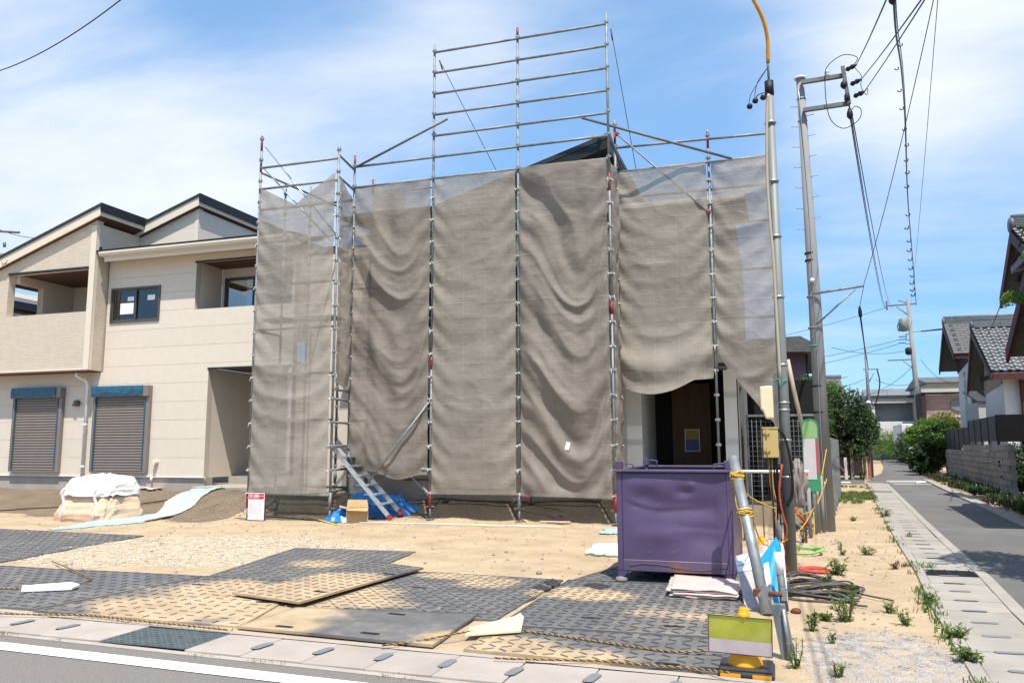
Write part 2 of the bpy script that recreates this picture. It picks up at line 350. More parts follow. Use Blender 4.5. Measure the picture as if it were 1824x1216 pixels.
mat('mat_rubber', (0.122, 0.119, 0.117), 0.75, var=0.26, scale=2.6, bump=0.15, bscale=60, col2=(0.42, 0.31, 0.19), attr='sand', fac2=(0.18, 0.92), detail=8, spec=0.25)
mat('mat_tread', (0.060, 0.060, 0.060), 0.7, var=0.15, scale=3, bump=0, col2=(0.16, 0.13, 0.10), attr='sand', fac2=(0.4, 1.1), spec=0.4)
mat('cream_siding', (0.625, 0.545, 0.45), 0.75, var=0.035, scale=6, bump=0.12, bscale=60, objvar=0.02)
mat('cream_trim', (0.66, 0.58, 0.46), 0.6, var=0.03, scale=4, bump=0.0)
mat('joint_dark', (0.48, 0.42, 0.35), 0.9, var=0.05, bump=0)
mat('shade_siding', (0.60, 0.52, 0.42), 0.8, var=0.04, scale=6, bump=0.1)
mat('foundation_grey', (0.35, 0.31, 0.265), 0.85, var=0.16, scale=2.5, bump=0.15, detail=9)
mat('black_metal', (0.014, 0.017, 0.02), 0.5, 0.0, var=0.1, bump=0, spec=0.25)
mat('roof_dark', (0.03, 0.036, 0.04), 0.5, 0.2, var=0.15, scale=3, bump=0.05)
mat('soffit_brown', (0.095, 0.046, 0.036), 0.7, var=0.12, scale=2, bump=0.05, stretch=(0.3, 4, 4))
mat('sash_bronze', (0.12, 0.108, 0.095), 0.42, 0.5, var=0.06, bump=0)
mat('shutter_taupe', (0.235, 0.20, 0.175), 0.45, 0.25, var=0.05, bump=0)
mat('blue_film', (0.018, 0.085, 0.14), 0.22, var=0.25, scale=9, bump=0.6, bscale=14, spec=0.5)
mat('teal_tape', (0.022, 0.10, 0.15), 0.35, var=0.15, scale=6, bump=0.1)
mat('white_plastic', (0.76, 0.75, 0.72), 0.45, var=0.04, bump=0)
mat('paper_white', (0.80, 0.79, 0.78), 0.7, var=0.03, bump=0)
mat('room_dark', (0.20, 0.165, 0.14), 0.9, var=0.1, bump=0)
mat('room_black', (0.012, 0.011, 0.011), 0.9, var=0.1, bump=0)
mat('curtain_grey', (0.26, 0.25, 0.24), 0.8, var=0.1, scale=5, bump=0)
glassmat('window_glass')
# stacked stone-look siding of the wing: fine horizontal strips
ms_ = mat('strip_siding', (0.62, 0.53, 0.42), 0.8, var=0.05, scale=5, bump=0)
t_ = ms_.node_tree; co_ = N(t_, 'ShaderNodeTexCoord'); sp_ = N(t_, 'ShaderNodeSeparateXYZ'); t_.links.new(co_.outputs['Object'], sp_.inputs[0])
row = math_n(t_, 'FLOOR', math_n(t_, 'DIVIDE', sp_.outputs[2], 0.05)); frz = math_n(t_, 'FRACT', math_n(t_, 'DIVIDE', sp_.outputs[2], 0.05))
uu = math_n(t_, 'ADD', math_n(t_, 'ADD', sp_.outputs[0], sp_.outputs[1]), math_n(t_, 'MULTIPLY', row, 0.37))
brk = math_n(t_, 'FLOOR', math_n(t_, 'DIVIDE', uu, 0.31))
wn = N(t_, 'ShaderNodeTexWhiteNoise', noise_dimensions='2D'); cb_ = N(t_, 'ShaderNodeCombineXYZ'); t_.links.new(row, cb_.inputs[0]); t_.links.new(brk, cb_.inputs[1]); t_.links.new(cb_.outputs[0], wn.inputs['Vector'])
edge_ = N(t_, 'ShaderNodeMapRange', interpolation_type='SMOOTHSTEP'); t_.links.new(frz, edge_.inputs['Value']); edge_.inputs['From Min'].default_value = 0.0; edge_.inputs['From Max'].default_value = 0.25
hh_ = math_n(t_, 'MULTIPLY', math_n(t_, 'ADD', math_n(t_, 'MULTIPLY', wn.outputs['Value'], 0.6), 0.4), edge_.outputs[0])
bp_ = N(t_, 'ShaderNodeBump'); bp_.inputs['Strength'].default_value = 0.8; bp_.inputs['Distance'].default_value = 0.02; t_.links.new(hh_, bp_.inputs['Height'])
t_.links.new(bp_.outputs[0], t_.nodes['Principled BSDF'].inputs['Normal'])
# ------------------------------------------------------------------ ground
def lane_left(y):       # world x of the left (field) edge of the lane gutter
    T = [(3.0, 1.03), (4.8, 1.10), (5.7, 1.17), (7.7, 1.30), (10.2, 1.53), (14.2, 1.79), (20, 2.25), (29, 2.97), (33.5, 3.33)]
    for (a, b), (c, d) in zip(T[:-1], T[1:]):
        if y <= c: return b+(d-b)*(y-a)/(c-a)
    return T[-1][1]+(y-33.5)*0.08
LG = 0.62               # lane gutter width
def lane_right(y): return 3.05+0.083*(y-5.0)
def front_edge(x): return 5.33-0.035*(x+5.0)       # far edge of the front gutter lids
def bank(x, y):
    z = 0.0
    if x < -10.4: z = 0.36*smooth(13.0, 15.5, y+0.35*nz(x, 3.1, 0, 0.7))
    elif x < 0.6: z = 0.34*smooth(14.25, 15.35, y+0.18*nz(x, 1.7, 0, 1.1))
    if x > -10.9 and x < -9.9: 
        k = smooth(-10.9, -9.9, x); z = (1-k)*0.36*smooth(13.0, 15.5, y)+k*0.34*smooth(14.25, 15.35, y)
    return z
def gz(x, y):
    z = bank(x, y); rough = 0.012
    if z > 0.01: rough = 0.035
    m = min(1.0, max(0.0, (y-5.4)/0.8))*min(1.0, max(0.0, (lane_left(y)-x)/0.4)) if y > 4 else 0
    z += m*(rough*1.3*nz(x, y, 0.3, 1.3)+rough*0.6*nz(x, y, 4.3, 4.5)+0.009*nz(x, y, 1, 9)+0.008*abs(nz(x*0.6, y*3.0, 5, 1.2)))
    if x < -10.6: z += 0.10*math.exp(-((x+12.0)/0.9)**2-((y-15.0)/0.8)**2)
    z += 0.16*math.exp(-((x+10.55)/0.55)**2-((y-14.1)/0.45)**2)        # spoil heap beside the tower
    z -= 0.03*m*smooth(0.4, 1.0, x)*smooth(7, 9, y)
    if y < front_edge(x)-0.02 or x > lane_left(y)+0.03: z = min(z, 0.0)-0.07
    return z
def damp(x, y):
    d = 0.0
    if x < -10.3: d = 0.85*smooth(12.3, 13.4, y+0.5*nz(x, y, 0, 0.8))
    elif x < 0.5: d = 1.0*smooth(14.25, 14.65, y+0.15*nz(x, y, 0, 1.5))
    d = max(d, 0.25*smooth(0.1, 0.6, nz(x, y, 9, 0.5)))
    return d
xs = [-600, -300, -150, -80, -50, -35, -27, -22]+list(np.arange(-20, 3.61, 0.11))+[4, 5, 6, 8, 11, 15, 22, 35, 60, 120, 300, 600]
ys = [-80, -30, -10, 0, 3]+list(np.arange(4.6, 17.0, 0.11))+list(np.arange(17.2, 34, 0.6))+[36, 40, 46, 55, 70, 90, 130, 200, 400, 900]
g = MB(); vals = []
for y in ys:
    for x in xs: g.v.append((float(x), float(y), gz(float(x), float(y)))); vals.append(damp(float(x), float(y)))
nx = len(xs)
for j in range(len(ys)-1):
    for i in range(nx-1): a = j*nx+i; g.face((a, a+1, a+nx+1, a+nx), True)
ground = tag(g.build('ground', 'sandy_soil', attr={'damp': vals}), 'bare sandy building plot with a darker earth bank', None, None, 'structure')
# ------------------------------------------------------------------ roads
r = MB(); r.poly([(-90, -14, 0), (30, -14, 0), (30, 4.2, 0), (14, 4.66-0.035*19, 0), (-90, 4.83-0.035*-20, 0), ])
r.v = []; r.f = []; r.m = []; r.s = []
def strip(mb, fa, fb, ts, z):
    A = [fa(t) for t in ts]; B = [fb(t) for t in ts]; k = mb.pts([(p[0], p[1], z) for p in A]+[(p[0], p[1], z) for p in B]); n = len(ts)
    for i in range(n-1): mb.face((k+i, k+i+1, k+n+i+1, k+n+i))
strip(r, lambda t: (t, -14), lambda t: (t, front_edge(t)-0.50), list(np.linspace(-80, 1.1, 60)), -0.012)
strip(r, lambda t: (t, -14), lambda t: (t, 4.5), list(np.linspace(1.1, 60, 20)), -0.012)
tag(r.build('front_road', 'asphalt'), 'grey asphalt road along the front of the plot', None, None, 'structure')
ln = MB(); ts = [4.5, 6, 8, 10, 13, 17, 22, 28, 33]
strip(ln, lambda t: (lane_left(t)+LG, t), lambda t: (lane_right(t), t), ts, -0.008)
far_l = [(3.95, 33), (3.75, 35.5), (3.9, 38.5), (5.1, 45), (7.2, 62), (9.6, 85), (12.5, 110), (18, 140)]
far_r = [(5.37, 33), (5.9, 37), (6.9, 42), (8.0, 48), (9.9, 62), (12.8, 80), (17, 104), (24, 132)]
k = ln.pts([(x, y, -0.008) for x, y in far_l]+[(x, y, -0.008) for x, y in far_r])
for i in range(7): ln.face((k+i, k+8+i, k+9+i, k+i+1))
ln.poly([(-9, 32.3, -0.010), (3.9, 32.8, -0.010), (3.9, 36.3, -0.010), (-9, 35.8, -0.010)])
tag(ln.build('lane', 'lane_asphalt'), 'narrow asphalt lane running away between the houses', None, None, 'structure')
mk = MB()
strip(mk, lambda t: (t, front_edge(t)-0.735), lambda t: (t, front_edge(t)-0.90), list(np.linspace(-60, 0.9, 40)), -0.006)
mk.poly([(4.15, 35.0, -0.002), (5.75, 35.3, -0.002), (5.75, 35.75, -0.002), (4.15, 35.45, -0.002)])
mk.poly([(4.05, 32.3, -0.002), (5.5, 32.55, -0.002), (5.5, 32.75, -0.002), (4.05, 32.5, -0.002)])
mk.poly([(4.1, 33.7, -0.002), (5.0, 33.85, -0.002), (5.0, 34.1, -0.002), (4.1, 33.95, -0.002)])
mk.poly([(5.0, 33.6, -0.002), (5.75, 35.1, -0.002), (5.2, 35.1, -0.002)])
mk.poly([(2.0, 33.2, -0.004), (2.7, 33.2, -0.004), (2.7, 34.2, -0.004), (2.0, 34.2, -0.004)])
tag(mk.build('road_marking', 'road_paint'), 'white painted edge line and stop markings', None, None, 'structure')
# ------------------------------------------------------------------ concrete gutters with lids
fg = MB(); strip(fg, lambda t: (t, front_edge(t)-0.50), lambda t: (t, front_edge(t)), list(np.linspace(-40, 1.1, 30)), -0.035)
strip(fg, lambda t: (t, front_edge(t)), lambda t: (t, front_edge(t)+0.07), list(np.linspace(-40, 1.1, 30)), 0.006)
strip(fg, lambda t: (t, front_edge(t)-0.50), lambda t: (t, front_edge(t)-0.57), list(np.linspace(-40, 1.1, 30)), -0.0095)
fgo = tag(fg.build('front_gutter', 'gutter_concrete'), 'concrete gutter between the road and the plot', None, None, 'structure')
XJ = [-8.85, -8.35, -7.85, -7.35, -6.85, -6.33, -5.83, -5.34, -4.76, -3.98, -3.51, -3.02, -2.55, -2.08, -1.61, -1.12, -0.62, -0.12, 0.38, 0.9]
def capsule(mb, c, ax, L, w, z, n=8):
    ax = Vector(ax).normalized(); b = Vector((-ax.y, ax.x, 0)); P = []
    for i in range(n+1): a = -math.pi/2+math.pi*i/n; P.append(Vector(c)+ax*(L/2-w/2+math.cos(a)*w/2)+b*math.sin(a)*w/2)
    for i in range(n+1): a = math.pi/2+math.pi*i/n; P.append(Vector(c)+ax*(-L/2+w/2+math.cos(a)*w/2)+b*math.sin(a)*w/2)
    mb.poly([(p.x, p.y, z) for p in P])
for a, b in zip(XJ[:-1], XJ[1:]):
    p0, p1 = a+0.004, b-0.004; ym = front_edge((a+b)/2); z = 0.004+random.uniform(-.002, .003); q = MB()
    if abs(a+4.76) < 0.01:
        q.prism([(p0, ym-0.49, z-0.006), (p1, ym-0.49, z-0.006), (p1, ym-0.005, z-0.006), (p0, ym-0.005, z-0.006)], (0, 0, 0.004))
        for i in range(14):
            for j in range(9):
                cx_, cy2 = p0+0.03+i*(p1-p0-0.06)/13, ym-0.47+j*0.056; d = 0.35 if (i+j) % 2 else 2.2
                q.beam((cx_-0.016*math.cos(d), cy2-0.016*math.sin(d), z), (cx_+0.016*math.cos(d), cy2+0.016*math.sin(d), z), 0.006, 0.006)
        q.build('gutter_grate', 'grate_steel', fgo)
    else:
        q.prism([(p0, ym-0.495, -0.03), (p1, ym-0.495, -0.03), (p1, ym-0.005, -0.03), (p0, ym-0.005, -0.03)], (0, 0, 0.03+z))
        q.build('gutter_lid', 'gutter_concrete', fgo, bevel=0.006)
for x in XJ[:-1]:
    if -4.9 < x < -4.7: continue
    if -4.1 < x < -3.9: continue
    q = MB(); capsule(q, (x+random.uniform(-.008, .008), front_edge(x)-0.24+random.uniform(-.02, .02), 0), (0.10+random.uniform(-.08, .08), 1, 0), 0.20, 0.072, 0.0115); q.build('grip_hole', 'slot_grey', fgo)
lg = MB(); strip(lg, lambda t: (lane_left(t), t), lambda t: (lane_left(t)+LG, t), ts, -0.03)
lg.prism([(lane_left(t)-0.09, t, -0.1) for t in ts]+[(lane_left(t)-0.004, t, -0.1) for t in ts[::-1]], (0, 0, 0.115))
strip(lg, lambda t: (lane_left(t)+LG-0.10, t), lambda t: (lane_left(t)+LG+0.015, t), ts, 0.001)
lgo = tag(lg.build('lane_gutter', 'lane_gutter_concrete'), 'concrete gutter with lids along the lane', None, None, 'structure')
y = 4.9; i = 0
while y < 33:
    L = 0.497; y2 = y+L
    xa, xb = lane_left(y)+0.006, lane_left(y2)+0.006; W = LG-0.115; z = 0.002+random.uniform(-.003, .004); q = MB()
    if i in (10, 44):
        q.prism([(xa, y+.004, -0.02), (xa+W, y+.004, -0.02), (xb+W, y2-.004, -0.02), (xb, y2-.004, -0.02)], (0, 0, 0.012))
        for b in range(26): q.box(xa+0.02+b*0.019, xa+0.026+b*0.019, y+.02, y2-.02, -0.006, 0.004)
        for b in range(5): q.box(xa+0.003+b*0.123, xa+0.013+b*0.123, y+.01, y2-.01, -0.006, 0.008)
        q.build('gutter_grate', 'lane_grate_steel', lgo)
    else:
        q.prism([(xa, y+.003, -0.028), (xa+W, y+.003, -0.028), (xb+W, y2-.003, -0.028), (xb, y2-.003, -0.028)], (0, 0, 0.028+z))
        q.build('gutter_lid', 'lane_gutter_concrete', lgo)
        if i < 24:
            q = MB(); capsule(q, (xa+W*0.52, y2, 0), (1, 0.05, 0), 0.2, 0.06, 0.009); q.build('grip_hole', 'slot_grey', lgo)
    y = y2; i += 1
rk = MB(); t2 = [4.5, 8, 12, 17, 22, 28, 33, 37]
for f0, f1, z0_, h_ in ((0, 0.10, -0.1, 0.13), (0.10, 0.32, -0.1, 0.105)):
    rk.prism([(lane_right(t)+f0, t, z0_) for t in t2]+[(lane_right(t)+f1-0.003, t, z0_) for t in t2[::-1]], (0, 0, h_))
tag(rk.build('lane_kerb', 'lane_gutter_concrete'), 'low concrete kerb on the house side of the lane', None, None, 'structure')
# ------------------------------------------------------------------ ground protection mats
SAND = [((330, 1085), 0.9, 0.5, 1.0), ((470, 1060), 1.1, 0.55, 1.0), ((480, 1095), 0.55, 0.35, 1.0), ((600, 1040), 0.5, 0.4, 0.8), ((390, 1050), 0.5, 0.5, 0.9), ((640, 1060), 0.4, 0.3, 0.9), ((470, 1118), 0.45, 0.3, 0.9), ((870, 1042), 0.35, 0.3, 0.9),
        ((640, 1075), 0.5, 0.22, 0.9), ((1030, 1060), 0.5, 0.33, 1.0), ((880, 1150), 0.5, 0.26, 1.0), ((985, 1168), 0.5, 0.2, 0.9), ((780, 1155), 0.2, 0.2, 0.7), ((560, 1005), 0.35, 0.25, 0.5), ((820, 1030), 0.45, 0.2, 0.8), ((1210, 1100), 0.5, 0.12, 0.4)]
SANDW = [(aG(*p), a, b, k) for p, a, b, k in SAND]
def sand(x, y):
    s = 0.0
    for c, a, b, k in SANDW:
        d = ((x-c.x)/a)**2+((y-c.y)/b)**2
        s = max(s, k*(1-smooth(0.1, 1.9, d+0.55*nz(x, y, 2, 1.6)+0.35*nz(x, y, 5, 4.0))))
    return s*0.85+0.24+0.22*nz(x, y, 7, 0.9)+0.10*nz(x, y, 3, 5)
def ground_mat(label, C, z0, pattern, lift=(0, 0, 0, 0), thick=0.016, pitch=0.105, slots=()):
    A, B, Cc, D = [Vector((p[0], p[1], 0)) for p in C]
    def P(u, v):
        p = A*(1-u)*(1-v)+B*u*(1-v)+Cc*u*v+D*(1-u)*v
        zl = lift[0]*(1-u)*(1-v)+lift[1]*u*(1-v)+lift[2]*u*v+lift[3]*(1-u)*v
        return Vector((p.x, p.y, z0+thick+zl+0.006*nz(p.x, p.y, z0*9, 0.9)))
    cx_ = (A+B+Cc+D)/4; root = thing('ground_mat', label, 'ground mat', (cx_.x, cx_.y, z0), 'ground protection mats')
    lu, lv = ((B-A).length+(Cc-D).length)/2, ((D-A).length+(Cc-B).length)/2
    nu, nv = max(4, int(lu/0.06)), max(4, int(lv/0.06)); m = MB(); m.grid(P, nu, nv)
    top = len(m.v); 
    ring = [i for i in range(nu+1)]+[(nu+1)*j+nu for j in range(1, nv+1)]+[nv*(nu+1)+i for i in range(nu-1, -1, -1)]+[(nu+1)*j for j in range(nv-1, 0, -1)]
    k = m.pts([(m.v[i][0], m.v[i][1], m.v[i][2]-thick-0.004) for i in ring])
    for a in range(len(ring)):
        b = (a+1) % len(ring); m.face((ring[b], ring[a], k+a, k+b))
    sv = [sand(p[0], p[1]) for p in m.v]
    m.build('sheet', 'mat_rubber', root, attr={'sand': sv})
    if pattern:
        tr = MB(); tv = []
        cu, cv = int(lu/pitch), int(lv/pitch)
        for i in range(cu):
            for j in range(cv):
                u, v = (i+0.5)/cu, (j+0.5)/cv; c = P(u, v); du = (P(min(u+.01, 1), v)-P(max(u-.01, 0), v)).normalized(); dv = Vector((-du.y, du.x, 0))
                a = (0 if (i+j) % 2 else math.pi/2) if pattern == 'plus' else (rad(38) if (i+j) % 2 else rad(-38))
                if pattern == 'plus': a += rad(45)*0
                e = du*math.cos(a)+dv*math.sin(a); f = Vector((-e.y, e.x, 0)); hl, hw, hh = (0.041, 0.0055, 0.007) if pattern == 'diag' else (0.040, 0.005, 0.007)
                kk = tr.pts([c-e*hl-f*hw, c+e*hl-f*hw, c+e*hl+f*hw, c-e*hl+f*hw]+[c+Vector((0, 0, hh))+e*hl*sx*0.92+f*hw*sy*0.55 for sx, sy in ((-1, -1), (1, -1), (1, 1), (-1, 1))])
                for q in ((4, 5, 6, 7), (0, 1, 5, 4), (1, 2, 6, 5), (2, 3, 7, 6), (3, 0, 4, 7)): tr.face([kk+x for x in q])
                tv += [sand(c.x, c.y)]*8
        tr.build('tread', 'mat_tread', root, attr={'sand': tv}, kind='stuff')
    for (u, v) in slots:
        c = P(u, v); q = MB(); d = (B-A).normalized(); capsule(q, (c.x, c.y, 0), d, 0.16, 0.045, 0); q.v = [(x, y, c.z+0.004) for x, y, z in q.v]; q.build('grip_slot', 'black_metal', root)
    return root
ground_mat('black cross-tread mat lying apart at the far left beyond the gravel', [(-13.9, 8.7), (-9.05, 7.45), (-9.6, 10.5), (-13.9, 10.7)], 0.0, 'plus', pitch=0.15)
ground_mat('black cross-tread mat nearest the gutter under a white board strip', [(-8.8, 5.48), (-6.15, 5.50), (-5.95, 7.42), (-8.75, 7.35)], 0.004, 'plus', pitch=0.14)
ground_mat('cross-tread mat half buried in sand beside the steel gutter plate', [(-6.12, 5.46), (-4.03, 5.47), (-4.55, 7.45), (-5.93, 7.45)], 0.002, 'plus', pitch=0.14, slots=((0.22, 0.75), (0.9, 0.45)))
ground_mat('black mat with sandy edge pointing towards the scaffold', [(-5.93, 7.50), (-4.28, 7.3), (-4.62, 9.98), (-6.40, 9.86)], 0.000, 'diag', pitch=0.13, lift=(0, 0, 0, 0.0), slots=((0.8, 0.35),))
ground_mat('cross-tread mat lying skewed on top of its neighbours', [(-4.90, 6.52), (-3.98, 6.22), (-3.82, 8.46), (-4.62, 8.80)], 0.040, 'plus', pitch=0.13, lift=(0.0, 0.015, 0.0, -0.01), slots=((0.85, 0.2), (0.9, 0.72)))
ground_mat('smooth worn grey mat without tread in the middle foreground', [(-4.02, 5.42), (-2.33, 5.33), (-2.40, 6.44), (-4.00, 6.20)], 0.016, None, slots=((0.22, 0.12), (0.66, 0.14), (0.6, 0.85)))
ground_mat('diamond-tread mat behind the smooth grey mat with sand on its far corner', [(-3.95, 6.27), (-2.20, 6.30), (-2.17, 8.34), (-3.80, 8.40)], 0.004, 'diag', slots=((0.28, 0.55),))
ground_mat('large diamond-tread mat crossed by the upper tiger rope', [(-2.12, 6.12), (-0.28, 6.22), (-0.32, 8.36), (-2.12, 8.36)], 0.006, 'diag', slots=((0.35, 0.18), (0.72, 0.12)))
ground_mat('diamond-tread mat along the gutter crossed by the lower tiger rope', [(-2.10, 5.33), (-0.25, 5.27), (-0.28, 6.20), (-2.12, 6.10)], 0.003, 'diag', slots=((0.75, 0.1),))
ground_mat('diamond-tread mat lying in shade beneath the purple skip', [(-2.08, 8.42), (-0.3, 8.42), (-0.3, 10.2), (-1.6, 10.2)], 0.002, 'diag', pitch=0.13)
# ------------------------------------------------------------------ beige house
H = thing('beige_house', 'new two storey beige house with black roof edges and closed roller shutters', 'house', (-15.5, 16.0, 0.35))
CR = 0.455
holesM = [(-16.34, -14.60, 0.80, 2.92), (-16.07, -14.52, 4.55, 5.45), (-13.47, -10.7, 4.77, 5.98), (-12.97, -10.7, 0.0, 3.31)]
wall_pieces(H, 'wall', 'joint_dark', 'x', 16.018, -23.0, -10.62, 0.70, 6.32, 0.16, holesM+[(-19.02, -17.37, 0.80, 2.94), (-23, -16.2, 3.31, 6.4)])
wall_pieces(H, 'siding_board', 'cream_siding', 'x', 16.0, -23.0, -10.62, 0.70, 6.32, 0.016, holesM+[(-19.02, -17.37, 0.80, 2.94), (-23, -16.19, 3.31, 6.4)], CR, 0.70)
MB().box(-23.2, -12.95, 16.03, 16.3, 0.0, 0.685).box(-12.95, -10.6, 16.9, 17.1, 0.0, 0.685).build('foundation', 'foundation_grey', H)
MB().box(-23.2, -12.9, 15.975, 16.0, 0.682, 0.70).build('drip_edge', 'white_plastic', H)
MB().box(-12.93, -10.6, 15.55, 16.95, 0.2, 0.50).box(-12.6, -10.6, 15.1, 15.55, 0.15, 0.33).build('porch_step', 'foundation_grey', H, bevel=0.015)
# porch recess
MB().box(-13.14, -12.972, 16.02, 17.95, 0.685, 3.31).box(-12.97, -10.62, 17.95, 18.1, 0.685, 3.3).box(-10.75, -10.62, 16.02, 17.94, 0.685, 3.3).build('porch_wall', 'cream_siding', H)
MB().box(-12.97, -10.62, 16.01, 17.95, 3.315, 3.40).build('porch_ceiling', 'soffit_brown', H)
MB().box(-12.99, -10.62, 15.985, 15.998, 3.27, 3.315).build('porch_edge_trim', 'black_metal', H)
# upper balcony recess on the right
MB().box(-13.64, -13.475, 16.02, 17.0, 4.4, 6.2).box(-13.47, -10.62, 17.0, 17.15, 5.74, 6.2).box(-13.47, -13.37, 17.0, 17.15, 4.3, 5.74).box(-11.67, -10.62, 17.0, 17.15, 4.3, 5.74).box(-10.75, -10.62, 16.2, 16.99, 4.37, 5.98).build('balcony_wall', 'cream_siding', H)
MB().box(-13.47, -10.62, 16.18, 17.0, 4.30, 4.36).build('balcony_floor', 'foundation_grey', H)
MB().box(-13.47, -10.62, 16.02, 17.0, 5.985, 6.05).build('balcony_ceiling', 'soffit_brown', H)
MB().box(-13.5, -10.62, 15.982, 15.998, 5.945, 5.985).build('balcony_edge_trim', 'black_metal', H)
def sash(parent, X0, X1, Z0, Z1, Y, papers, n=2, fr=0.045):
    w = MB(); w.box(X0, X1, Y-0.03, Y+0.06, Z0, Z0+fr).box(X0, X1, Y-0.03, Y+0.06, Z1-fr, Z1).box(X0, X0+fr, Y-0.03, Y+0.06, Z0+fr, Z1-fr).box(X1-fr, X1, Y-0.03, Y+0.06, Z0+fr, Z1-fr)
    w = w.build('window', 'sash_bronze', parent)
    dx = (X1-X0-2*fr)/n
    for i in range(n):
        a, b = X0+fr+i*dx-(0.02 if i else 0), X0+fr+(i+1)*dx+(0.02 if i < n-1 else 0); yo = Y+(0.025 if i % 2 else -0.005); f = 0.035
        MB().box(a, b, yo, yo+0.022, Z0+fr, Z0+fr+f).box(a, b, yo, yo+0.022, Z1-fr-f, Z1-fr).box(a, a+f, yo, yo+0.022, Z0+fr+f, Z1-fr-f).box(b-f, b, yo, yo+0.022, Z0+fr+f, Z1-fr-f).build('window_frame', 'sash_bronze', w)
        MB().box(a+f-.004, b-f+.004, yo+0.009, yo+0.013, Z0+fr+f-.004, Z1-fr-f+.004).build('pane', 'window_glass', w)
    for (a, b, c, d) in papers:
        yo = Y+(0.030 if a > (X1-X0)/2 else 0.0); MB().box(X0+a, X0+b, yo, yo+0.0015, Z0+c, Z0+d).build('paper_sticker', 'paper_white', w)
    return w
w1 = sash(H, -16.07, -14.52, 4.55, 5.45, 16.0, [(0.30, 0.72, 0.22, 0.50), (0.52, 0.72, 0.55, 0.66), (1.12, 1.35, 0.55, 0.68)])
for o in w1.children:
    if o.name.startswith('paper'): o.location.y = 0.0
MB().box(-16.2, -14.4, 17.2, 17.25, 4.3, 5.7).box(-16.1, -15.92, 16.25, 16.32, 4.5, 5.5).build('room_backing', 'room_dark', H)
w2 = sash(H, -13.37, -11.67, 4.36, 5.74, 17.0, [(0.25, 0.66, 0.30, 0.62), (0.52, 0.72, 0.88, 1.0)], 2)
for o in w2.children:
    if o.name.startswith('paper'): o.location.y = 0.0
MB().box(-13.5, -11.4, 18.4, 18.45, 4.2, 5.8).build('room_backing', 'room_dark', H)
# roller shutters
def shutter(X0, X1, Z0, Z1):
    s = MB(); s.box(X0, X0+0.05, 15.90, 16.0, Z0, Z1-0.26).box(X1-0.10, X1, 15.90, 16.0, Z0, Z1-0.26).box(X0, X1, 15.90, 16.0, Z0-0.03, Z0).box(X1-0.16, X1, 15.84, 16.0, Z1-0.26, Z1)
    s = s.build('roller_shutter', 'shutter_taupe', H)
    MB().box(X0+0.05, X1-0.10, 15.965, 15.975, Z0, Z1-0.26).build('curtain_backing', 'shutter_taupe', s)
    n = 27; h = (Z1-0.26-Z0)/n; c = MB()
    for i in range(n):
        z = Z0+i*h; P = [(X0+0.07, 15.963, z+0.002), (X0+0.07, 15.942, z+0.012), (X0+0.07, 15.938, z+h*0.55), (X0+0.07, 15.950, z+h*0.85), (X0+0.07, 15.963, z+h*0.97)]
        c.prism(P, (X1-X0-0.19, 0, 0))
    c.build('shutter_slats', 'shutter_taupe', s, kind='stuff')
    MB().box(X0+0.05, X0+0.075, 15.92, 15.93, Z0+0.04, Z1-0.26).box(X1-0.135, X1-0.10, 15.885, 15.895, Z0+0.04, Z1-0.26).box(X0, X0+0.012, 15.895, 15.9, Z0, Z1-.26).build('protective_tape', 'teal_tape', s, kind='stuff')
    f = MB(); f.grid(lambda u, v: (X0-0.02+u*(X1-X0-0.13), 15.838+0.012*nz(u*9, v*4, X0, 1.2)-0.02*math.sin(v*3.14), Z1-0.26+v*0.27), 40, 10)
    f.build('shutter_box_film', 'blue_film', s)
    MB().box(X0, X1-0.16, 15.86, 16.0, Z1-0.255, Z1-0.005).build('shutter_box', 'shutter_taupe', s)
shutter(-16.34, -14.60, 0.82, 2.92); shutter(-19.02, -17.37, 0.82, 2.94)
# the projecting wing
HW = [(-19.10, -16.42, 4.82, 5.94)]
pk = aY(180, 362, 15.42); topA = (pk.z-0.31-0.34*pk.x, 0.34)      # underside of roof A
wall_pieces(H, 'wall', 'strip_siding', 'x', 15.56, -24.0, -16.24, 3.33, 9, 0.2, HW, top=topA)
wall_pieces(H, 'wall', 'strip_siding', 'y', -16.245, 15.76, 19.5, 3.33, 7.09, -0.2)
MB().box(-16.40, -16.225, 15.545, 15.558, 3.33, 7.04).box(-16.243, -16.230, 15.56, 15.66, 3.33, 7.05).box(-24, -16.41, 15.545, 15.558, 3.33, 3.38).build('corner_trim', 'cream_trim', H)
MB().box(-24, -16.26, 15.58, 16.0, 3.305, 3.328).box(-24, -16.225, 15.535, 15.557, 3.29, 3.332).build('wing_soffit', 'soffit_brown', H)
# wing balcony
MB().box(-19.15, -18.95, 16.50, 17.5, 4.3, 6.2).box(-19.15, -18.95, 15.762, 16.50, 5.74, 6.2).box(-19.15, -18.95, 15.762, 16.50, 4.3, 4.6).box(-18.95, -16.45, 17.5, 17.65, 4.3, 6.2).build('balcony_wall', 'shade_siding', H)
MB().box(-18.95, -16.45, 15.762, 17.5, 4.30, 4.34).build('balcony_floor', 'foundation_grey', H)
MB().box(-18.95, -16.45, 15.762, 17.5, 5.945, 6.01).build('balcony_ceiling', 'soffit_brown', H)
MB().box(-19.10, -16.42, 15.53, 15.556, 5.915, 5.975).build('balcony_edge_trim', 'black_metal', H)
MB().lathe(Vector((-17.6, 17.49, 4.97)), [(0.02, 0), (0.10, 0.02), (0.13, 0.08), (0.10, 0.15), (0.02, 0.17)], 12, (0, -1, 0)).build('wall_lamp', 'black_metal', H)
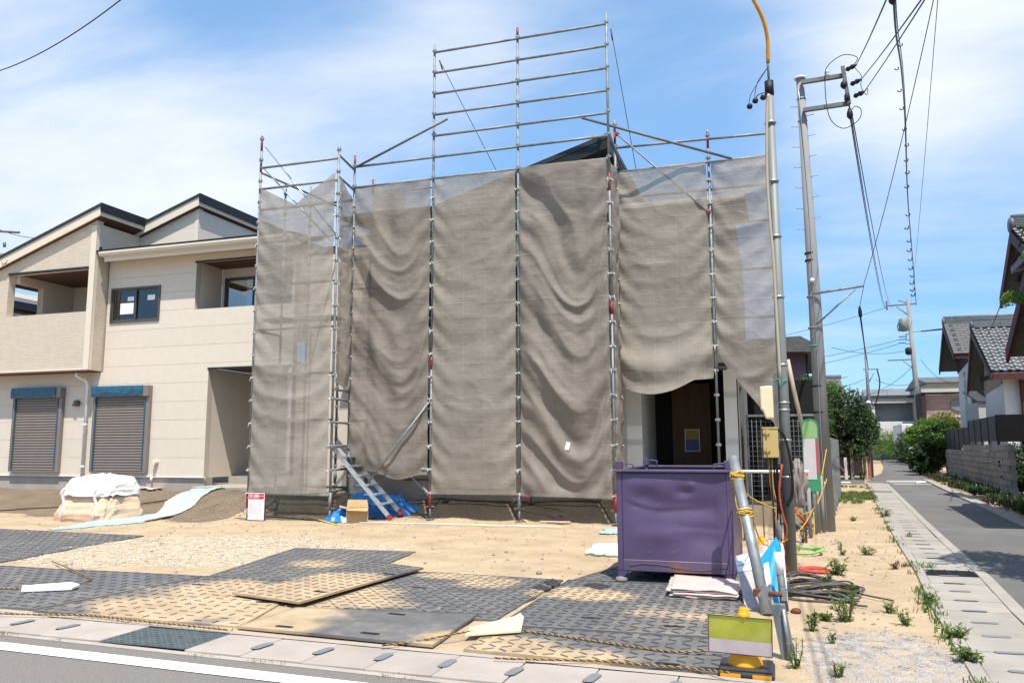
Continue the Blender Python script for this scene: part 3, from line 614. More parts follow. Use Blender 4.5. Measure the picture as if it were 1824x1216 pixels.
# roofs: A over the wing, B behind, both rising to the right
def shed(x0, x1, zr, y0, y1, slope, name='roof'):
    a = lambda x, d: zr+slope*(x-x1)+d
    rf = MB().prism([(x0, y0-0.03, a(x0, 0.245)), (x1+0.02, y0-0.03, a(x1, 0.245)), (x1+0.02, y0-0.03, a(x1, 0.315)), (x0, y0-0.03, a(x0, 0.315))], (0, y1-y0, 0)).build(name, 'roof_dark', H)
    MB().prism([(x0, y0, a(x0, 0)), (x1, y0, a(x1, 0)), (x1, y0, a(x1, 0.243)), (x0, y0, a(x0, 0.243))], (0, 0.035, 0)).prism([(x1-0.035, y0+0.037, a(x1, 0)), (x1-.035, y1, a(x1, 0)), (x1-.035, y1, a(x1, 0.24)), (x1-.035, y0+.037, a(x1, 0.24))], (0.035, 0, 0)).build('fascia_board', 'cream_trim', rf)
    MB().prism([(x0, y0+.037, a(x0, 0.004)), (x1-.037, y0+.037, a(x1-.037, 0.004)), (x1-.037, y0+.037, a(x1-.037, 0.03)), (x0, y0+.037, a(x0, 0.03))], (0, y1-y0-.04, 0)).build('soffit', 'soffit_brown', rf)
    MB().prism([(x1+0.022, y0-.03, a(x1, 0.10)), (x1+.022, y1, a(x1, 0.10)), (x1+.022, y1, a(x1, 0.32)), (x1+.022, y0-.03, a(x1, 0.32))], (0.03, 0, 0)).build('ridge_cap', 'black_metal', rf)
pk = aY(180, 362, 15.42); shed(-20.1, pk.x, pk.z-0.315, 15.42, 19.6, 0.34)
wall_pieces(H, 'wall', 'joint_dark', 'x', 17.068, -16.24, -14.36, 6.0, 9, 0.15, top=(aY(355, 345, 16.9).z-0.31-0.34*aY(355, 345, 16.9).x, 0.34))
wall_pieces(H, 'siding_board', 'cream_siding', 'x', 17.05, -16.24, -14.355, 6.0, 9, 0.016, (), CR, 6.3, top=(aY(355, 345, 16.9).z-0.31-0.34*aY(355, 345, 16.9).x, 0.34))
wall_pieces(H, 'wall', 'joint_dark', 'y', -14.37, 17.068, 23, 6.0, 7.70, -0.15)
wall_pieces(H, 'siding_board', 'cream_siding', 'y', -14.354, 17.05, 23, 6.0, 7.70, -0.015, (), CR, 6.3)
MB().box(-14.46, -14.352, 17.036, 17.048, 6.3, 7.70).build('corner_trim', 'cream_trim', H)
pk = aY(355, 345, 16.90); shed(-17.3, pk.x, pk.z-0.315, 16.90, 23.0, 0.34)
# low roof over the main front, its eave and rain gutter
MB().prism([(-16.22, 15.56, 6.33), (-10.5, 15.56, 6.33), (-10.5, 17.05, 6.52), (-16.22, 17.05, 6.52)], (0, 0, 0.05)).build('eave_roof', 'roof_dark', H)
MB().box(-16.0, -10.5, 15.60, 16.0, 6.17, 6.21).box(-16.0, -10.5, 15.62, 15.66, 6.08, 6.32).build('eave_soffit', 'cream_trim', H)
gt = MB(); gt.prism([(-16.08, 15.62, 6.20), (-16.08, 15.53, 6.21), (-16.08, 15.50, 6.27), (-16.08, 15.50, 6.32), (-16.08, 15.62, 6.32)], (5.6, 0, 0)); gt.build('rain_gutter', 'cream_trim', H)
MB().box(-16.06, -10.5, 15.49, 15.56, 6.335, 6.36).box(-16.06, -16.03, 15.49, 15.56, 6.33, 6.44).build('eave_flashing', 'black_metal', H)
pp = MB(); pp.tube(curve([(-16.72, 15.70, 3.28), (-16.72, 15.70, 3.2), (-16.58, 15.84, 3.08), (-16.56, 15.90, 2.95)], 5)+[(-16.56, 15.90, 0.55)], 0.037, 10)
pp.lathe(Vector((-16.56, 15.90, 1.95)), [(0.045, 0), (0.045, 0.05)], 10).lathe(Vector((-16.56, 15.90, 0.9)), [(0.045, 0), (0.045, 0.05)], 10).build('downpipe', 'white_plastic', H)
def vent(x, z, m, r=0.07):
    MB().lathe(Vector((x, 16.0, z)), [(r*0.8, -0.0), (r, 0.02), (r, 0.09), (r*0.6, 0.12)], 14, (0, -1, 0)).box(x-r*0.7, x+r*0.7, 15.86, 15.882, z-r*1.1, z-r*0.3).build('vent_hood', m, H)
vent(-16.93, 2.53, 'sash_bronze', 0.08); vent(-14.35, 1.05, 'cream_trim', 0.06)
wd = MB()   # service cable bracket on the gable
for i in range(3): wd.lathe(Vector((-19.35+i*0.18, 15.5, 6.42)), [(0.03, 0), (0.05, 0.03), (0.05, 0.09), (0.03, 0.12)], 8, (0, 0, 1)).box(-19.37+i*.18, -19.33+i*.18, 15.44, 15.56, 6.40, 6.43)
wd.tube(curve([(-20.4, 15.4, 5.9), (-19.9, 15.42, 6.2), (-19.4, 15.45, 6.45), (-19.0, 15.45, 6.48)], 6), 0.015, 6).tube(curve([(-19.3, 15.45, 6.4), (-19.15, 15.4, 6.2), (-18.95, 15.45, 6.4)], 6), 0.01, 6)
wd.build('cable_bracket', 'shutter_taupe', H)
MB().tube([(-14.95, 15.97, 0.70), (-14.45, 15.97, 0.70)], 0.012, 6).lathe(Vector((-14.45, 15.95, 0.60)), [(0.03, 0), (0.03, 0.1)], 8).build('sill_pipe_end', 'white_plastic', H)
# ------------------------------------------------------------------ neighbour behind the balcony opening
nb = thing('neighbour_house', 'grey roofed house seen through the balcony side opening', 'house', (-31, 22, 0))
MB().box(-38, -27.3, 17.5, 30, 0, 6.6).build('wall', 'curtain_grey', nb)
MB().prism([(-26.8, 17, 6.88), (-26.8, 31, 6.88), (-30, 31, 7.75), (-30, 17, 7.75)], (0, 0, 0.12)).build('roof', 'foundation_grey', nb); MB().box(-27.3, -26.8, 17, 31, 6.58, 6.87).build('eave', 'black_metal', nb)
for z in (5.9, 6.4): MB().box(-27.29, -27.2, 17.6, 29.9, z, z+0.06).build('band_trim', 'white_plastic', nb)
# ------------------------------------------------------------------ house under construction
mat('white_siding', (0.50, 0.48, 0.44), 0.75, var=0.04, scale=5, bump=0)
t_ = MATS['white_siding'].node_tree; co_ = N(t_, 'ShaderNodeTexCoord'); sp_ = N(t_, 'ShaderNodeSeparateXYZ'); t_.links.new(co_.outputs['Object'], sp_.inputs[0])
frz = math_n(t_, 'FRACT', math_n(t_, 'DIVIDE', sp_.outputs[2], 0.075)); bp_ = N(t_, 'ShaderNodeBump'); bp_.inputs['Strength'].default_value = 1.0; bp_.inputs['Distance'].default_value = 0.02; t_.links.new(frz, bp_.inputs['Height']); t_.links.new(bp_.outputs[0], t_.nodes['Principled BSDF'].inputs['Normal'])
mat('pillar_white', (0.62, 0.60, 0.55), 0.7, var=0.04, bump=0.03)
mat('plywood_brown', (0.085, 0.05, 0.03), 0.75, var=0.2, scale=2, bump=0.05, stretch=(6, 6, 0.8))
mat('pale_wood', (0.55, 0.42, 0.25), 0.8, var=0.15, scale=2, stretch=(8, 8, 1), bump=0.1)
mat('poster_yellow', (0.32, 0.22, 0.06), 0.6, var=0.1, bump=0); mat('poster_blue', (0.05, 0.09, 0.2), 0.6, var=0.15, bump=0)
mat('galvanised', (0.23, 0.245, 0.25), 0.6, 0.35, var=0.22, scale=7, bump=0.08, bscale=60, col2=(0.165, 0.172, 0.172), fac2=(0.5, 0.7))
mat('galv_dull', (0.14, 0.15, 0.148), 0.6, 0.3, var=0.25, scale=6, bump=0.1, bscale=60, col2=(0.11, 0.11, 0.105), fac2=(0.5, 0.7))
mat('paint_red', (0.27, 0.035, 0.035), 0.5, var=0.2, scale=9, bump=0.05, col2=(0.28, 0.06, 0.05), fac2=(0.5, 0.65))
mat('deck_steel', (0.24, 0.25, 0.25), 0.5, 0.5, var=0.2, bump=0.1)
mat('alu', (0.55, 0.57, 0.58), 0.38, 0.75, var=0.1, scale=8, bump=0.03)
mat('tie_white', (0.72, 0.72, 0.70), 0.6, var=0.05, bump=0)
mat('wire_dark', (0.06, 0.062, 0.065), 0.6, var=0.1, bump=0)
B = thing('house_under_construction', 'new house behind the scaffold netting with a dark sloping roof', 'house', (-4.5, 16.0, 0.34))
HB = [(-7.3, -6.6, 3.9, 5.1), (-5.9, -4.7, 3.9, 5.1), (-7.4, -5.6, 0.7, 2.5), (-4.2, -3.3, 1.2, 2.4), (-4.2, -3.4, 4.1, 5.0)]
wall_pieces(B, 'wall', 'white_siding', 'x', 15.30, -8.3, -6.42, 0.80, 6.30, 0.2, HB)
wall_pieces(B, 'wall', 'white_siding', 'x', 15.30, -6.42, -2.95, 0.80, 9, 0.2, HB, top=(7.20+0.30*2.98, 0.30))
wall_pieces(B, 'wall', 'white_siding', 'y', -2.945, 15.5, 22, 0.8, 7.15, -0.2)
wall_pieces(B, 'wall', 'white_siding', 'y', -8.3, 15.5, 22, 0.8, 6.3, 0.2)
MB().box(-8.25, -2.97, 15.33, 15.49, 0.0, 0.79).box(-2.9, -0.7, 16.0, 16.2, 0, 0.79).build('foundation', 'foundation_grey', B)
wall_pieces(B, 'wall', 'white_siding', 'x', 15.95, -2.94, -0.62, 0.36, 6.2, 0.2, [(-2.80, -0.64, 0, 2.95), (-2.0, -1.2, 4.0, 5.2)])
wall_pieces(B, 'wall', 'white_siding', 'y', -0.62, 16.15, 22, 0.3, 6.2, -0.2, [(16.3, 17.4, 0, 2.6), (17.9, 19.2, 3.8, 5.0)])
for x0_, x1_ in ((-2.80, -2.50), (-0.90, -0.66)): MB().box(x0_, x1_, 15.95, 16.2, 0.36, 2.95).build('porch_pillar', 'pillar_white', B)
MB().box(-2.62, -2.5, 16.21, 17.9, 0.36, 2.93).build('porch_wall', 'pillar_white', B)
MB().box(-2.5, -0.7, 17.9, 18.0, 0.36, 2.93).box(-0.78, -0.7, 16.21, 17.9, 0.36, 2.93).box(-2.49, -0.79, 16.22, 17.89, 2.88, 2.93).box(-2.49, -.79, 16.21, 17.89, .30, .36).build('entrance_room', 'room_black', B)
MB().box(-2.12, -1.30, 17.78, 17.84, 0.38, 2.75).build('door_board', 'plywood_brown', B)
po = MB().box(-1.86, -1.54, 17.76, 17.772, 1.28, 1.76).build('poster', 'shade_siding', B)
MB().box(-1.84, -1.56, 17.753, 17.757, 1.53, 1.74).build('poster_print', 'poster_yellow', po); MB().box(-1.84, -1.56, 17.753, 17.757, 1.30, 1.528).build('poster_print', 'poster_blue', po)
MB().box(-0.95, -0.78, 15.3, 15.7, 2.86, 2.94).box(-0.93, -0.8, 15.2, 15.32, 2.80, 2.86).build('porch_beam', 'plywood_brown', B)
HD = B
def roofpart(mb, m='roof_dark', n='roof'): return mb.build(n, m, B)
zt = lambda x: 7.47+0.30*(x+2.98)
rb = roofpart(MB().prism([(-6.5, 14.85, zt(-6.5)), (-2.86, 14.85, zt(-2.86)), (-2.86, 14.85, zt(-2.86)-0.10), (-6.5, 14.85, zt(-6.5)-0.10)], (0, 8, 0)))
MB().prism([(-6.5, 14.86, zt(-6.5)-.105), (-2.87, 14.86, zt(-2.87)-.105), (-2.87, 14.86, zt(-2.87)-.30), (-6.5, 14.86, zt(-6.5)-.30)], (0, 0.04, 0)).box(-2.91, -2.87, 14.91, 22.8, zt(-2.87)-0.30, zt(-2.87)-.105).build('fascia_board', 'black_metal', rb)
MB().prism([(-6.5, 14.9, zt(-6.5)-.26), (-2.92, 14.9, zt(-2.92)-.26), (-2.92, 14.9, zt(-2.92)-.285), (-6.5, 14.9, zt(-6.5)-.285)], (0, 7.8, 0)).build('soffit', 'black_metal', rb)
roofpart(MB().prism([(-8.8, 14.95, 6.30), (-6.5, 14.95, 6.30), (-6.5, 18, 6.62), (-8.8, 18, 6.62)], (0, 0, 0.08)), n='eave_roof')
roofpart(MB().prism([(-2.84, 15.55, 6.15), (-0.35, 15.55, 6.15), (-0.35, 18.5, 6.45), (-2.84, 18.5, 6.45)], (0, 0, 0.08)), n='eave_roof')
MB().box(-2.84, -0.35, 15.45, 15.55, 6.12, 6.22).build('rain_gutter', 'white_plastic', B)
for (a, b, c, d) in HB+[(-2.0, -1.2, 4.0, 5.2)]:
    y_ = 15.30 if a < -2.5 else 15.95
    w = MB().box(a, b, y_, y_+.08, c, c+.05).box(a, b, y_, y_+.08, d-.05, d).box(a, a+.05, y_, y_+.08, c+.05, d-.05).box(b-.05, b, y_, y_+.08, c+.05, d-.05).box((a+b)/2-.03, (a+b)/2+.03, y_+.01, y_+.07, c+.05, d-.05).build('window', 'sash_bronze', B)
    MB().box(a+.04, b-.04, y_+.04, y_+.05, c+.04, d-.04).build('pane', 'window_glass', w)
MB().box(-10.6, -8.32, 16.6, 16.8, 0.0, 6.2).box(-9.75, -9.6, 16.81, 22, 0, 6.2).build('rear_wing_wall', 'cream_siding', B); MB().box(-9.0, -8.75, 16.55, 16.6, 0.7, 1.9).build('small_window', 'room_black', B)
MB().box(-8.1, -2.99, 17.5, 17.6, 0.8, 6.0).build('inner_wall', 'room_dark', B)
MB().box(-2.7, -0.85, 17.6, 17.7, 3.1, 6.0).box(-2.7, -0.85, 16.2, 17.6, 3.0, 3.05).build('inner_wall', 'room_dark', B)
# ------------------------------------------------------------------ scaffold
S = thing('scaffold', 'tubular steel scaffold with a tall guard frame above the netting', 'scaffold', (-4.55, 14.33, 0))
PR = 0.0245
def pole(x, y, z0, z1, red=(), couplers=True, m='galvanised', base=True):
    q = MB()
    cuts = sorted({z0, z1}|{min(max(r, z0), z1) for s in red for r in s})
    for a, b in zip(cuts[:-1], cuts[1:]):
        q.mi = 1 if any(s[0] <= (a+b)/2 <= s[1] for s in red) else 0
        q.tube([(x, y, a), (x, y, b)], PR, 10)
    q.mi = 0
    if couplers:
        z = 0.52
        while z < z1-0.05:
            if z > z0: q.lathe((x, y, z-0.035), [(0.026, 0), (0.034, 0.012), (0.034, 0.050), (0.026, 0.06)], 8); 
            for ax in ((1, 0), (0, 1)): q.obox((x, y, z), (Vector((ax[0], ax[1], 0)), Vector((-ax[1], ax[0], 0)), Vector((0, 0, 1))), (0.046, 0.010, 0.022))
            z += 0.45
    if base:
        q.mi = 1 if (x, y) in ((-6.35, Y0), (-9.82, YT), (-2.75, Y0)) else 0; q.tube([(x, y, z0-0.30), (x, y, z0)], 0.033, 10)
        q.mi = 0; q.tube([(x, y, z0-0.52), (x, y, z0-0.30)], 0.017, 8); q.box(x-.07, x+.07, y-.07, y+.07, z0-0.528, z0-0.515)
        q.tube([(x-.09, y-.02, z0-0.29), (x+.09, y+.02, z0-0.29)], 0.009, 6)
    return q.build('pole', [m, 'paint_red'], S)
def rail(p, q, m='galvanised', r=PR, name='rail'):
    return MB().tube([p, q], r, 10).build(name, m, S)
GZ = gz
Y0, YT, YR = 14.33, 13.43, 15.0
Y0, YT, YR = 14.33, 13.43, 15.0
pole(-8.15, Y0, 0.55, 7.48, [(7.2, 7.48)]); pole(-6.35, Y0, 0.55, aY(773, 80, Y0).z, [(2.9, 3.15)]); pole(-4.55, Y0, 0.55, aY(923, 50, Y0).z, [(9.53, 9.8)]); pole(-2.75, Y0, 0.55, aY(1083, 24, Y0).z, [(6.15, 6.5), (3.8, 4.05)])
pole(-9.82, YT, 0.55, 7.78, [(7.45, 7.78), (7.0, 7.08)]); pole(-8.0, YT, 0.55, 7.34, [])
pole(-2.75, YR, 0.8, 7.80, [(7.3, 7.55)], base=True); pole(-0.97, YR, 0.8, 7.37, [(7.0, 7.28)]); pole(0.19, YR, 0.8, 6.72)
for x in (-8.15, -6.35, -4.55): pole(x, 15.08, 0.85, 6.25, m='galv_dull')
pole(-9.82, 14.33, 0.6, 7.05, [(7.0, 7.05)]); pole(-9.82, 15.3, 0.9, 7.3); pole(-9.6, 16.3, 0.9, 7.5, [(7.2, 7.5)]); pole(-9.1, 16.9, 0.9, 7.9, [(7.5, 7.9)])
LV = [aY(773, 96.5-1, Y0).z-0.45*i+0.0 for i in range(7)]
for i, z in enumerate(LV):
    for a, b in ((-6.35, -4.55), (-4.55, -2.75)): rail((a, Y0-0.03, z), (b, Y0-0.03, z))
zg = LV[5]; zh = LV[6]
rail((-8.15, Y0-.03, zg), (-6.35, Y0-.03, zg)); rail((-8.15, Y0-.03, zh), (-6.35, Y0-.03, zh))
rail((-2.75, YR-.03, 7.22), (-0.97, YR-.03, 7.18)); rail((-0.97, YR-.03, 7.18), (0.19, YR-.03, 7.15)); rail((-2.75, YR-.03, 6.72), (-0.97, YR-.03, 6.72)); rail((-0.97, YR-.03, 6.72), (0.19, YR-.03, 6.72))
for z in (7.08, 6.63): rail((-9.82, YT-.03, z), (-8.0, YT-.03, z))
for z in (7.1, 6.66): rail((-8.0, YT, z+.06), (-8.15, Y0, z+.06)); 
rail((-9.82, YT, 7.0), (-9.6, 16.3, 7.05)); rail((-9.6, 16.3, 6.6), (-8.4, 16.3, 6.62)); rail((-9.1, 16.9, 7.5), (-7.2, 16.9, 7.55)); rail((-9.82, YT, 6.2), (-8.15, 14.3, 6.5), 'galv_dull')
for z in (1.02, 1.92, 2.82, 3.72, 4.62, 5.52, 6.2):
    if z > 1.1:
        for a, b, y_ in ((-8.15, -6.35, Y0+.03), (-6.35, -4.55, Y0+.03), (-4.55, -2.75, Y0+.03), (-2.75, -0.97, YR+.03), (-0.97, 0.19, YR+.03)):
            if z > 2.5 or a < -3: rail((a, y_, z), (b, y_, z), 'galv_dull')
        rail((-9.82, YT+.03, z), (-8.0, YT+.03, z), 'galv_dull')
    if z < 6:
        for x, ya, yb in ((-6.35, Y0, 15.08), (-4.55, Y0, 15.08), (-9.82, YT, 14.33)): rail((x, ya, z), (x, yb, z), 'galv_dull')
rail((-8.15, Y0-.03, 0.97), (-6.35, Y0-.03, 0.97)); rail((-9.82, YT-.03, 0.52), (-8.0, YT-.03, 0.50)); rail((-9.82, 14.33, 0.60), (-8.15, Y0+.02, 0.60), 'galv_dull')
for z in (0.57, 0.97, 1.42, 1.87, 2.32, 2.50): rail((-8.0, YT, z), (-8.15, Y0, z), 'galv_dull' if z < .6 else 'galvanised')
for z in (2.12, 3.92, 5.72):
    for a, b in ((-8.1, -6.4), (-6.3, -4.6), (-4.5, -2.8)): MB().box(a, b, 14.42, 14.92, z, z+0.04).build('deck_plank', 'deck_steel', S)
    if z > 2.5: MB().box(-2.7, -1.0, 15.08, 15.5, z, z+.04).build('deck_plank', 'deck_steel', S)
MB().box(-9.75, -8.1, 13.55, 14.0, 3.92, 3.96).build('deck_plank', 'deck_steel', S); MB().box(-9.75, -8.1, 13.55, 14.0, 5.3, 5.34).build('deck_plank', 'deck_steel', S)
rail(aY(636, 297, Y0-0.08), aY(797, 212, Y0-0.08), 'galv_dull', name='brace'); rail(aY(1036, 210, Y0-.08), aY(1304, 283, YR-0.08), 'galv_dull', name='brace')
MB().tube([aY(1100, 240, YR-.07), aY(1264, 380, YR-.07)], 0.017, 8).build('brace', 'galvanised', S)
for cq in ((1262, 378), (1100, 240)): MB().lathe(aY(*cq, YR-.02), [(0.02, 0), (0.045, 0.01), (0.045, 0.06), (0.02, 0.07)], 8, (0, -1, 0)).build('clamp', 'paint_red', S)
MB().tube([aY(473, 262, 13.50), aY(600, 420, 13.50)], 0.017, 8).build('brace', 'alu', S); MB().tube([aY(471, 301, 13.54), aY(590, 430, 13.54)], 0.017, 8).build('brace', 'alu', S)
rail(aY(1086, 240, Y0+.1), aY(1108, 303, YR), 'galv_dull', name='brace')
MB().tube([aY(649, 868, 14.05), aY(764, 716, Y0-0.10)], 0.020, 8).build('brace', 'galvanised', S)
MB().tube([aY(765, 882, Y0), aY(722, 838, 14.7)], 0.02, 8).tube([aY(765, 882, Y0), aY(754, 868, 14.4)], 0.03, 8).build('brace', ['galvanised'], S)
MB().tube([(-4.53, Y0, 0.47), (-4.3, 14.1, 0.5)], 0.02, 8).build('brace', 'paint_red', S)
MB().tube([aY(783, 108, Y0), aY(884, 304, 16.6)], 0.007, 5).build('guy_wire', 'wire_dark', S); MB().tube([aY(1088, 52, Y0), aY(1134, 308, 16.4)], 0.007, 5).build('guy_wire', 'wire_dark', S)
for a, b in (((783, 108), (788, 124)), ((1088, 52), (1091, 72))): MB().tube([aY(*a, Y0), aY(*b, Y0)], 0.016, 6).build('turnbuckle', 'wire_dark', S)
# ------------------------------------------------------------------ mesh sheets
sheetmat('mesh_sheet_cloth', (0.325, 0.282, 0.230), 0.165)
sheetmat('mesh_sheet_thin', (0.335, 0.298, 0.250), 0.20)
sheetmat('mesh_sheet_dark', (0.285, 0.246, 0.204), 0.16)
sheetmat('mesh_sheet_olive', (0.345, 0.304, 0.246), 0.19)
def sheet(label, p0, p1, zb, ztop, sag=0.8, amp=0.10, skew=1.0, seed=0, material='mesh_sheet_cloth', billow=0.05, extra=None, topflat=1.0, edge=0.013, gap=0.032):
    p0 = Vector((p0[0], p0[1], 0)); p1 = Vector((p1[0], p1[1], 0)); d = (p1-p0); w = d.length-2*gap; ang = math.atan2(d.y, d.x)
    org = p0+d.normalized()*gap; nu = max(12, int(w/0.028)); nv = int((ztop(0.5)-zb(0.5))/0.030)
    zmin = min(zb(i/20) for i in range(21)); m = MB()
    def fn(u, v):
        z0, z1 = zb(u), ztop(u); z = z0+(z1-z0)*v
        us = u**skew; par = 4*us*(1-us); tf = smooth(0, topflat, z1-z)
        lf = smooth(0, 0.25, z-z0)*0.7+0.3
        s = z+sag*par*tf*(0.75+0.5*nz(z*0.6, seed, 0))
        a = 1.0*nz(s*1.05, seed*3.1, u*0.5)+0.50*(0.5-abs(nz(s*2.0, seed*5.7, u*0.8)))*1.7+0.12*nz(s*5.0, seed*2.3, u*1.5)
        env = (math.sin(math.pi*min(max(u, 0.0), 1.0))**0.55)*0.85+0.08
        y = -amp*1.25*a*env*lf-billow*math.sin(math.pi*u)*(0.6+0.4*nz(z*0.5, seed, 3))
        # scalloped side edges between the ties
        tie = abs(math.sin(math.pi*(z-0.07)/0.45)); x = u*w
        ed = math.exp(-u*w/0.06) - math.exp(-(1-u)*w/0.06)
        x += ed*tie*edge
        # crumpling round each tie
        for e, uu_ in ((0, u*w), (1, (1-u)*w)):
            if uu_ < 0.42:
                y += 0.026*math.sin((z+0.9*uu_-0.07)/0.45*2*math.pi*1.0+seed*0.0)*math.exp(-uu_/0.20)*(1-math.exp(-uu_/0.02))
        y += 0.38*amp*nz(x*3.0+z*.22, z*.30, seed+9)*(0.4+0.6*smooth(0, 1.5, z1-z))+0.010*nz(x*3, z*3, seed)+0.003*nz(x*11, z*9, seed+4)
        rd = max(0.0, 1-abs(nz(x*1.1+z*.5, z*1.5-x*.6, seed+20))*2.2)**5; rd2 = max(0.0, 1-abs(nz(x*1.9-z*.8, z*2.2+x*.9, seed+31))*2.2)**6
        y -= (0.0075*rd+0.0045*rd2)*min(1, 6*u, 6*(1-u))
        if extra: x, y, z = extra(u, v, x, y, z, w)
        return (x, y, z-zmin)
    m.grid(fn, nu, nv)
    o = m.build('mesh_sheet', material); o.location = (org.x, org.y, zmin); o.rotation_euler = (0, 0, ang); OFF[o.name] = Vector((0, 0, 0))
    tag(o, label, 'mesh sheet', 'grey scaffold mesh sheets')
    tm = MB(); z = 0.52
    for side in (0, 1):
        z = 0.07+0.45*math.ceil((zb(side)-0.05)/0.45)
        while z < ztop(side)-0.02:
            xx = side*w; a = -1 if side == 0 else 1
            tm.tube([(xx-a*0.02, -0.02, z-zmin+random.uniform(-.01, .01)), (xx+a*gap*0.6, -0.035, z-zmin+random.uniform(-.03, .03)), (xx+a*gap, 0.0, z-zmin)], 0.006, 4)
            if random.random() < 0.5: tm.tube([(xx+a*0.02, -0.03, z-zmin), (xx+a*0.03, -0.05, z-zmin-random.uniform(.03, .10))], 0.004, 4)
            z += 0.45
    tm.build('sheet_ties', 'tie_white', o, local=True, kind='stuff')
    return o
c = lambda k: (lambda u: k)
lin = lambda a, b: (lambda u: a+(b-a)*u)
def vtop(u): return 6.66-0.46*(u/0.5) if u < 0.5 else 6.20+0.58*((u-0.5)/0.5)
sheet('grey mesh sheet on the forward stair tower with a V-shaped sag along its top', (-9.82, YT-.05), (-8.0, YT-.05), lin(0.50, 0.53), vtop, 0.45, 0.060, 1.2, 11, 'mesh_sheet_thin', 0.04, topflat=0.6)
sheet('narrow grey mesh sheet closing the side of the stair tower above the open ladder', (-7.97, YT), (-8.13, Y0-0.03), lin(2.62, 2.50), lin(6.72, 6.5), 0.7, 0.05, 1.0, 23, 'mesh_sheet_cloth', 0.04, gap=0.03)
sheet('dark heavily folded mesh sheet between the stair tower and the tall guard frame', (-8.15, Y0-.05), (-6.35, Y0-.05), lambda u: 0.86+0.10*math.sin(u*7)*u*(1-u)*4, c(LV[6]-.03), 1.45, 0.170, 1.7, 5, 'mesh_sheet_dark', 0.05)
sheet('smooth olive grey mesh sheet with straight seams below the guard frame', (-6.35, Y0-.05), (-4.55, Y0-.05), lin(0.50, 0.51), c(LV[6]-.03), 0.45, 0.050, 0.8, 31, 'mesh_sheet_olive', 0.03)
sheet('mesh sheet draped in deep swags with a small white tag near its foot', (-4.55, Y0-.05), (-2.75, Y0-.05), lin(0.50, 0.47), c(LV[6]-.02), 1.65, 0.185, 1.8, 8, 'mesh_sheet_dark', 0.05)
sheet('narrow crumpled mesh sheet at the step beside the entrance', (-2.72, Y0-.02), (-2.73, YR-.03), c(0.45), c(6.66), 0.55, 0.07, 1.0, 41, 'mesh_sheet_cloth', 0.06, gap=0.02)
def roll(u, v, x, y, z, w):
    k = math.exp(-(v*4.2)/0.38); return x, y-0.20*k*math.sin(math.pi*min(1, u*1.05))*(1+0.3*nz(u*4, v*3, 2))-0.10*math.exp(-((v*4.2-0.5)/0.25)**2), z
sheet('mesh sheet hitched up over the entrance with a baggy lower edge', (-2.75, YR-.05), (-0.97, YR-.05), lambda u: 2.50-0.20*math.sin(math.pi*min(1, u*1.25))+0.12*u, c(6.70), 0.42, 0.055, 0.9, 52, 'mesh_sheet_olive', 0.05, extra=roll)
sheet('last mesh sheet beside the lamp pole with its lower corner pulled aside', (-0.97, YR-.05), (0.23, YR-.05), lambda u: 3.10-1.55*u**0.9, c(6.70), 0.30, 0.07, 0.7, 63, 'mesh_sheet_cloth', 0.05)
sheet('small mesh sheet scrap at the back of the tower top', (-9.1, 16.85), (-8.15, 16.85), c(6.6), lin(7.6, 7.55), 0.4, 0.06, 1, 71, 'mesh_sheet_thin', 0.02)
tg = MB().box(-0.04, 0.04, -0.003, 0, -0.07, 0.07); tp_ = aY(1011, 794, Y0-0.17)
o = [s for s in bpy.data.objects if s.name.startswith('mesh_sheet') and s.get('label', '').startswith('mesh sheet draped')][0]
t = tg.build('paper_tag', 'paper_white', o, local=True); t.location = (tp_.x-o.location.x, tp_.y-o.location.y, tp_.z-o.location.z); t.rotation_euler = (0, 0.25, 0)
# ------------------------------------------------------------------ aluminium stair at the tower foot
st = thing('site_stair', 'aluminium stair leaning up into the scaffold tower', 'stair', (-7.3, 14.3, 0))
a0, a1 = Vector((-7.13, 14.10, 0.03)), Vector((-8.25, 13.95, 1.72)); b0, b1 = Vector((-7.13, 14.58, 0.10)), Vector((-8.25, 14.42, 1.78))
a0 = aY(697, 925, 14.05); a1 = aY(588, 790, 13.75); b0 = aY(716, 915, 14.5); b1 = aY(600, 785, 14.2)
for p, q in ((a0, a1), (b0, b1)):
    MB().beam(p, q, 0.030, 0.085, (0, 0, 1)).build('stringer', 'alu', st); MB().beam(p, p.lerp(q, 0.055), 0.042, 0.095).build('stair_foot', 'paint_red', st)
for i in range(7):
    f = 0.17+i*0.125; p = a0.lerp(a1, f); q = b0.lerp(b1, f); mid = (p+q)/2
    MB().box(mid.x-0.17, mid.x+0.10, p.y-.02, q.y+.02, mid.z-0.0, mid.z+0.025).build('tread', 'alu', st)
# ------------------------------------------------------------------ purple skip
mat('skip_purple', (0.080, 0.053, 0.114), 0.42, var=0.12, scale=1.6, bump=0.10, bscale=9, col2=(0.105, 0.085, 0.122), fac2=(0.52, 0.75), bdist=0.02, spec=0.5, detail=9)
mat('skip_rim', (0.088, 0.064, 0.115), 0.5, var=0.15, scale=5, bump=0.15, bscale=30, col2=(0.16, 0.08, 0.06), fac2=(0.55, 0.66), detail=9, spec=0.5)
mat('skip_rust', (0.17, 0.07, 0.035), 0.85, var=0.3, scale=12, bump=0.2)
mat('chip_white', (0.27, 0.24, 0.28), 0.7, var=0.2, bump=0)
mat('foot_grey', (0.20, 0.19, 0.18), 0.85, var=0.2, scale=8, bump=0.2)
K = thing('waste_skip', 'dented purple steel skip with open top standing on small feet', 'skip', (-1.03, 9.3, 0))
X0, X1, Y0s, Y1s, Zb, Zt = -1.60, -0.43, 8.40, 10.28, 0.13, 1.16
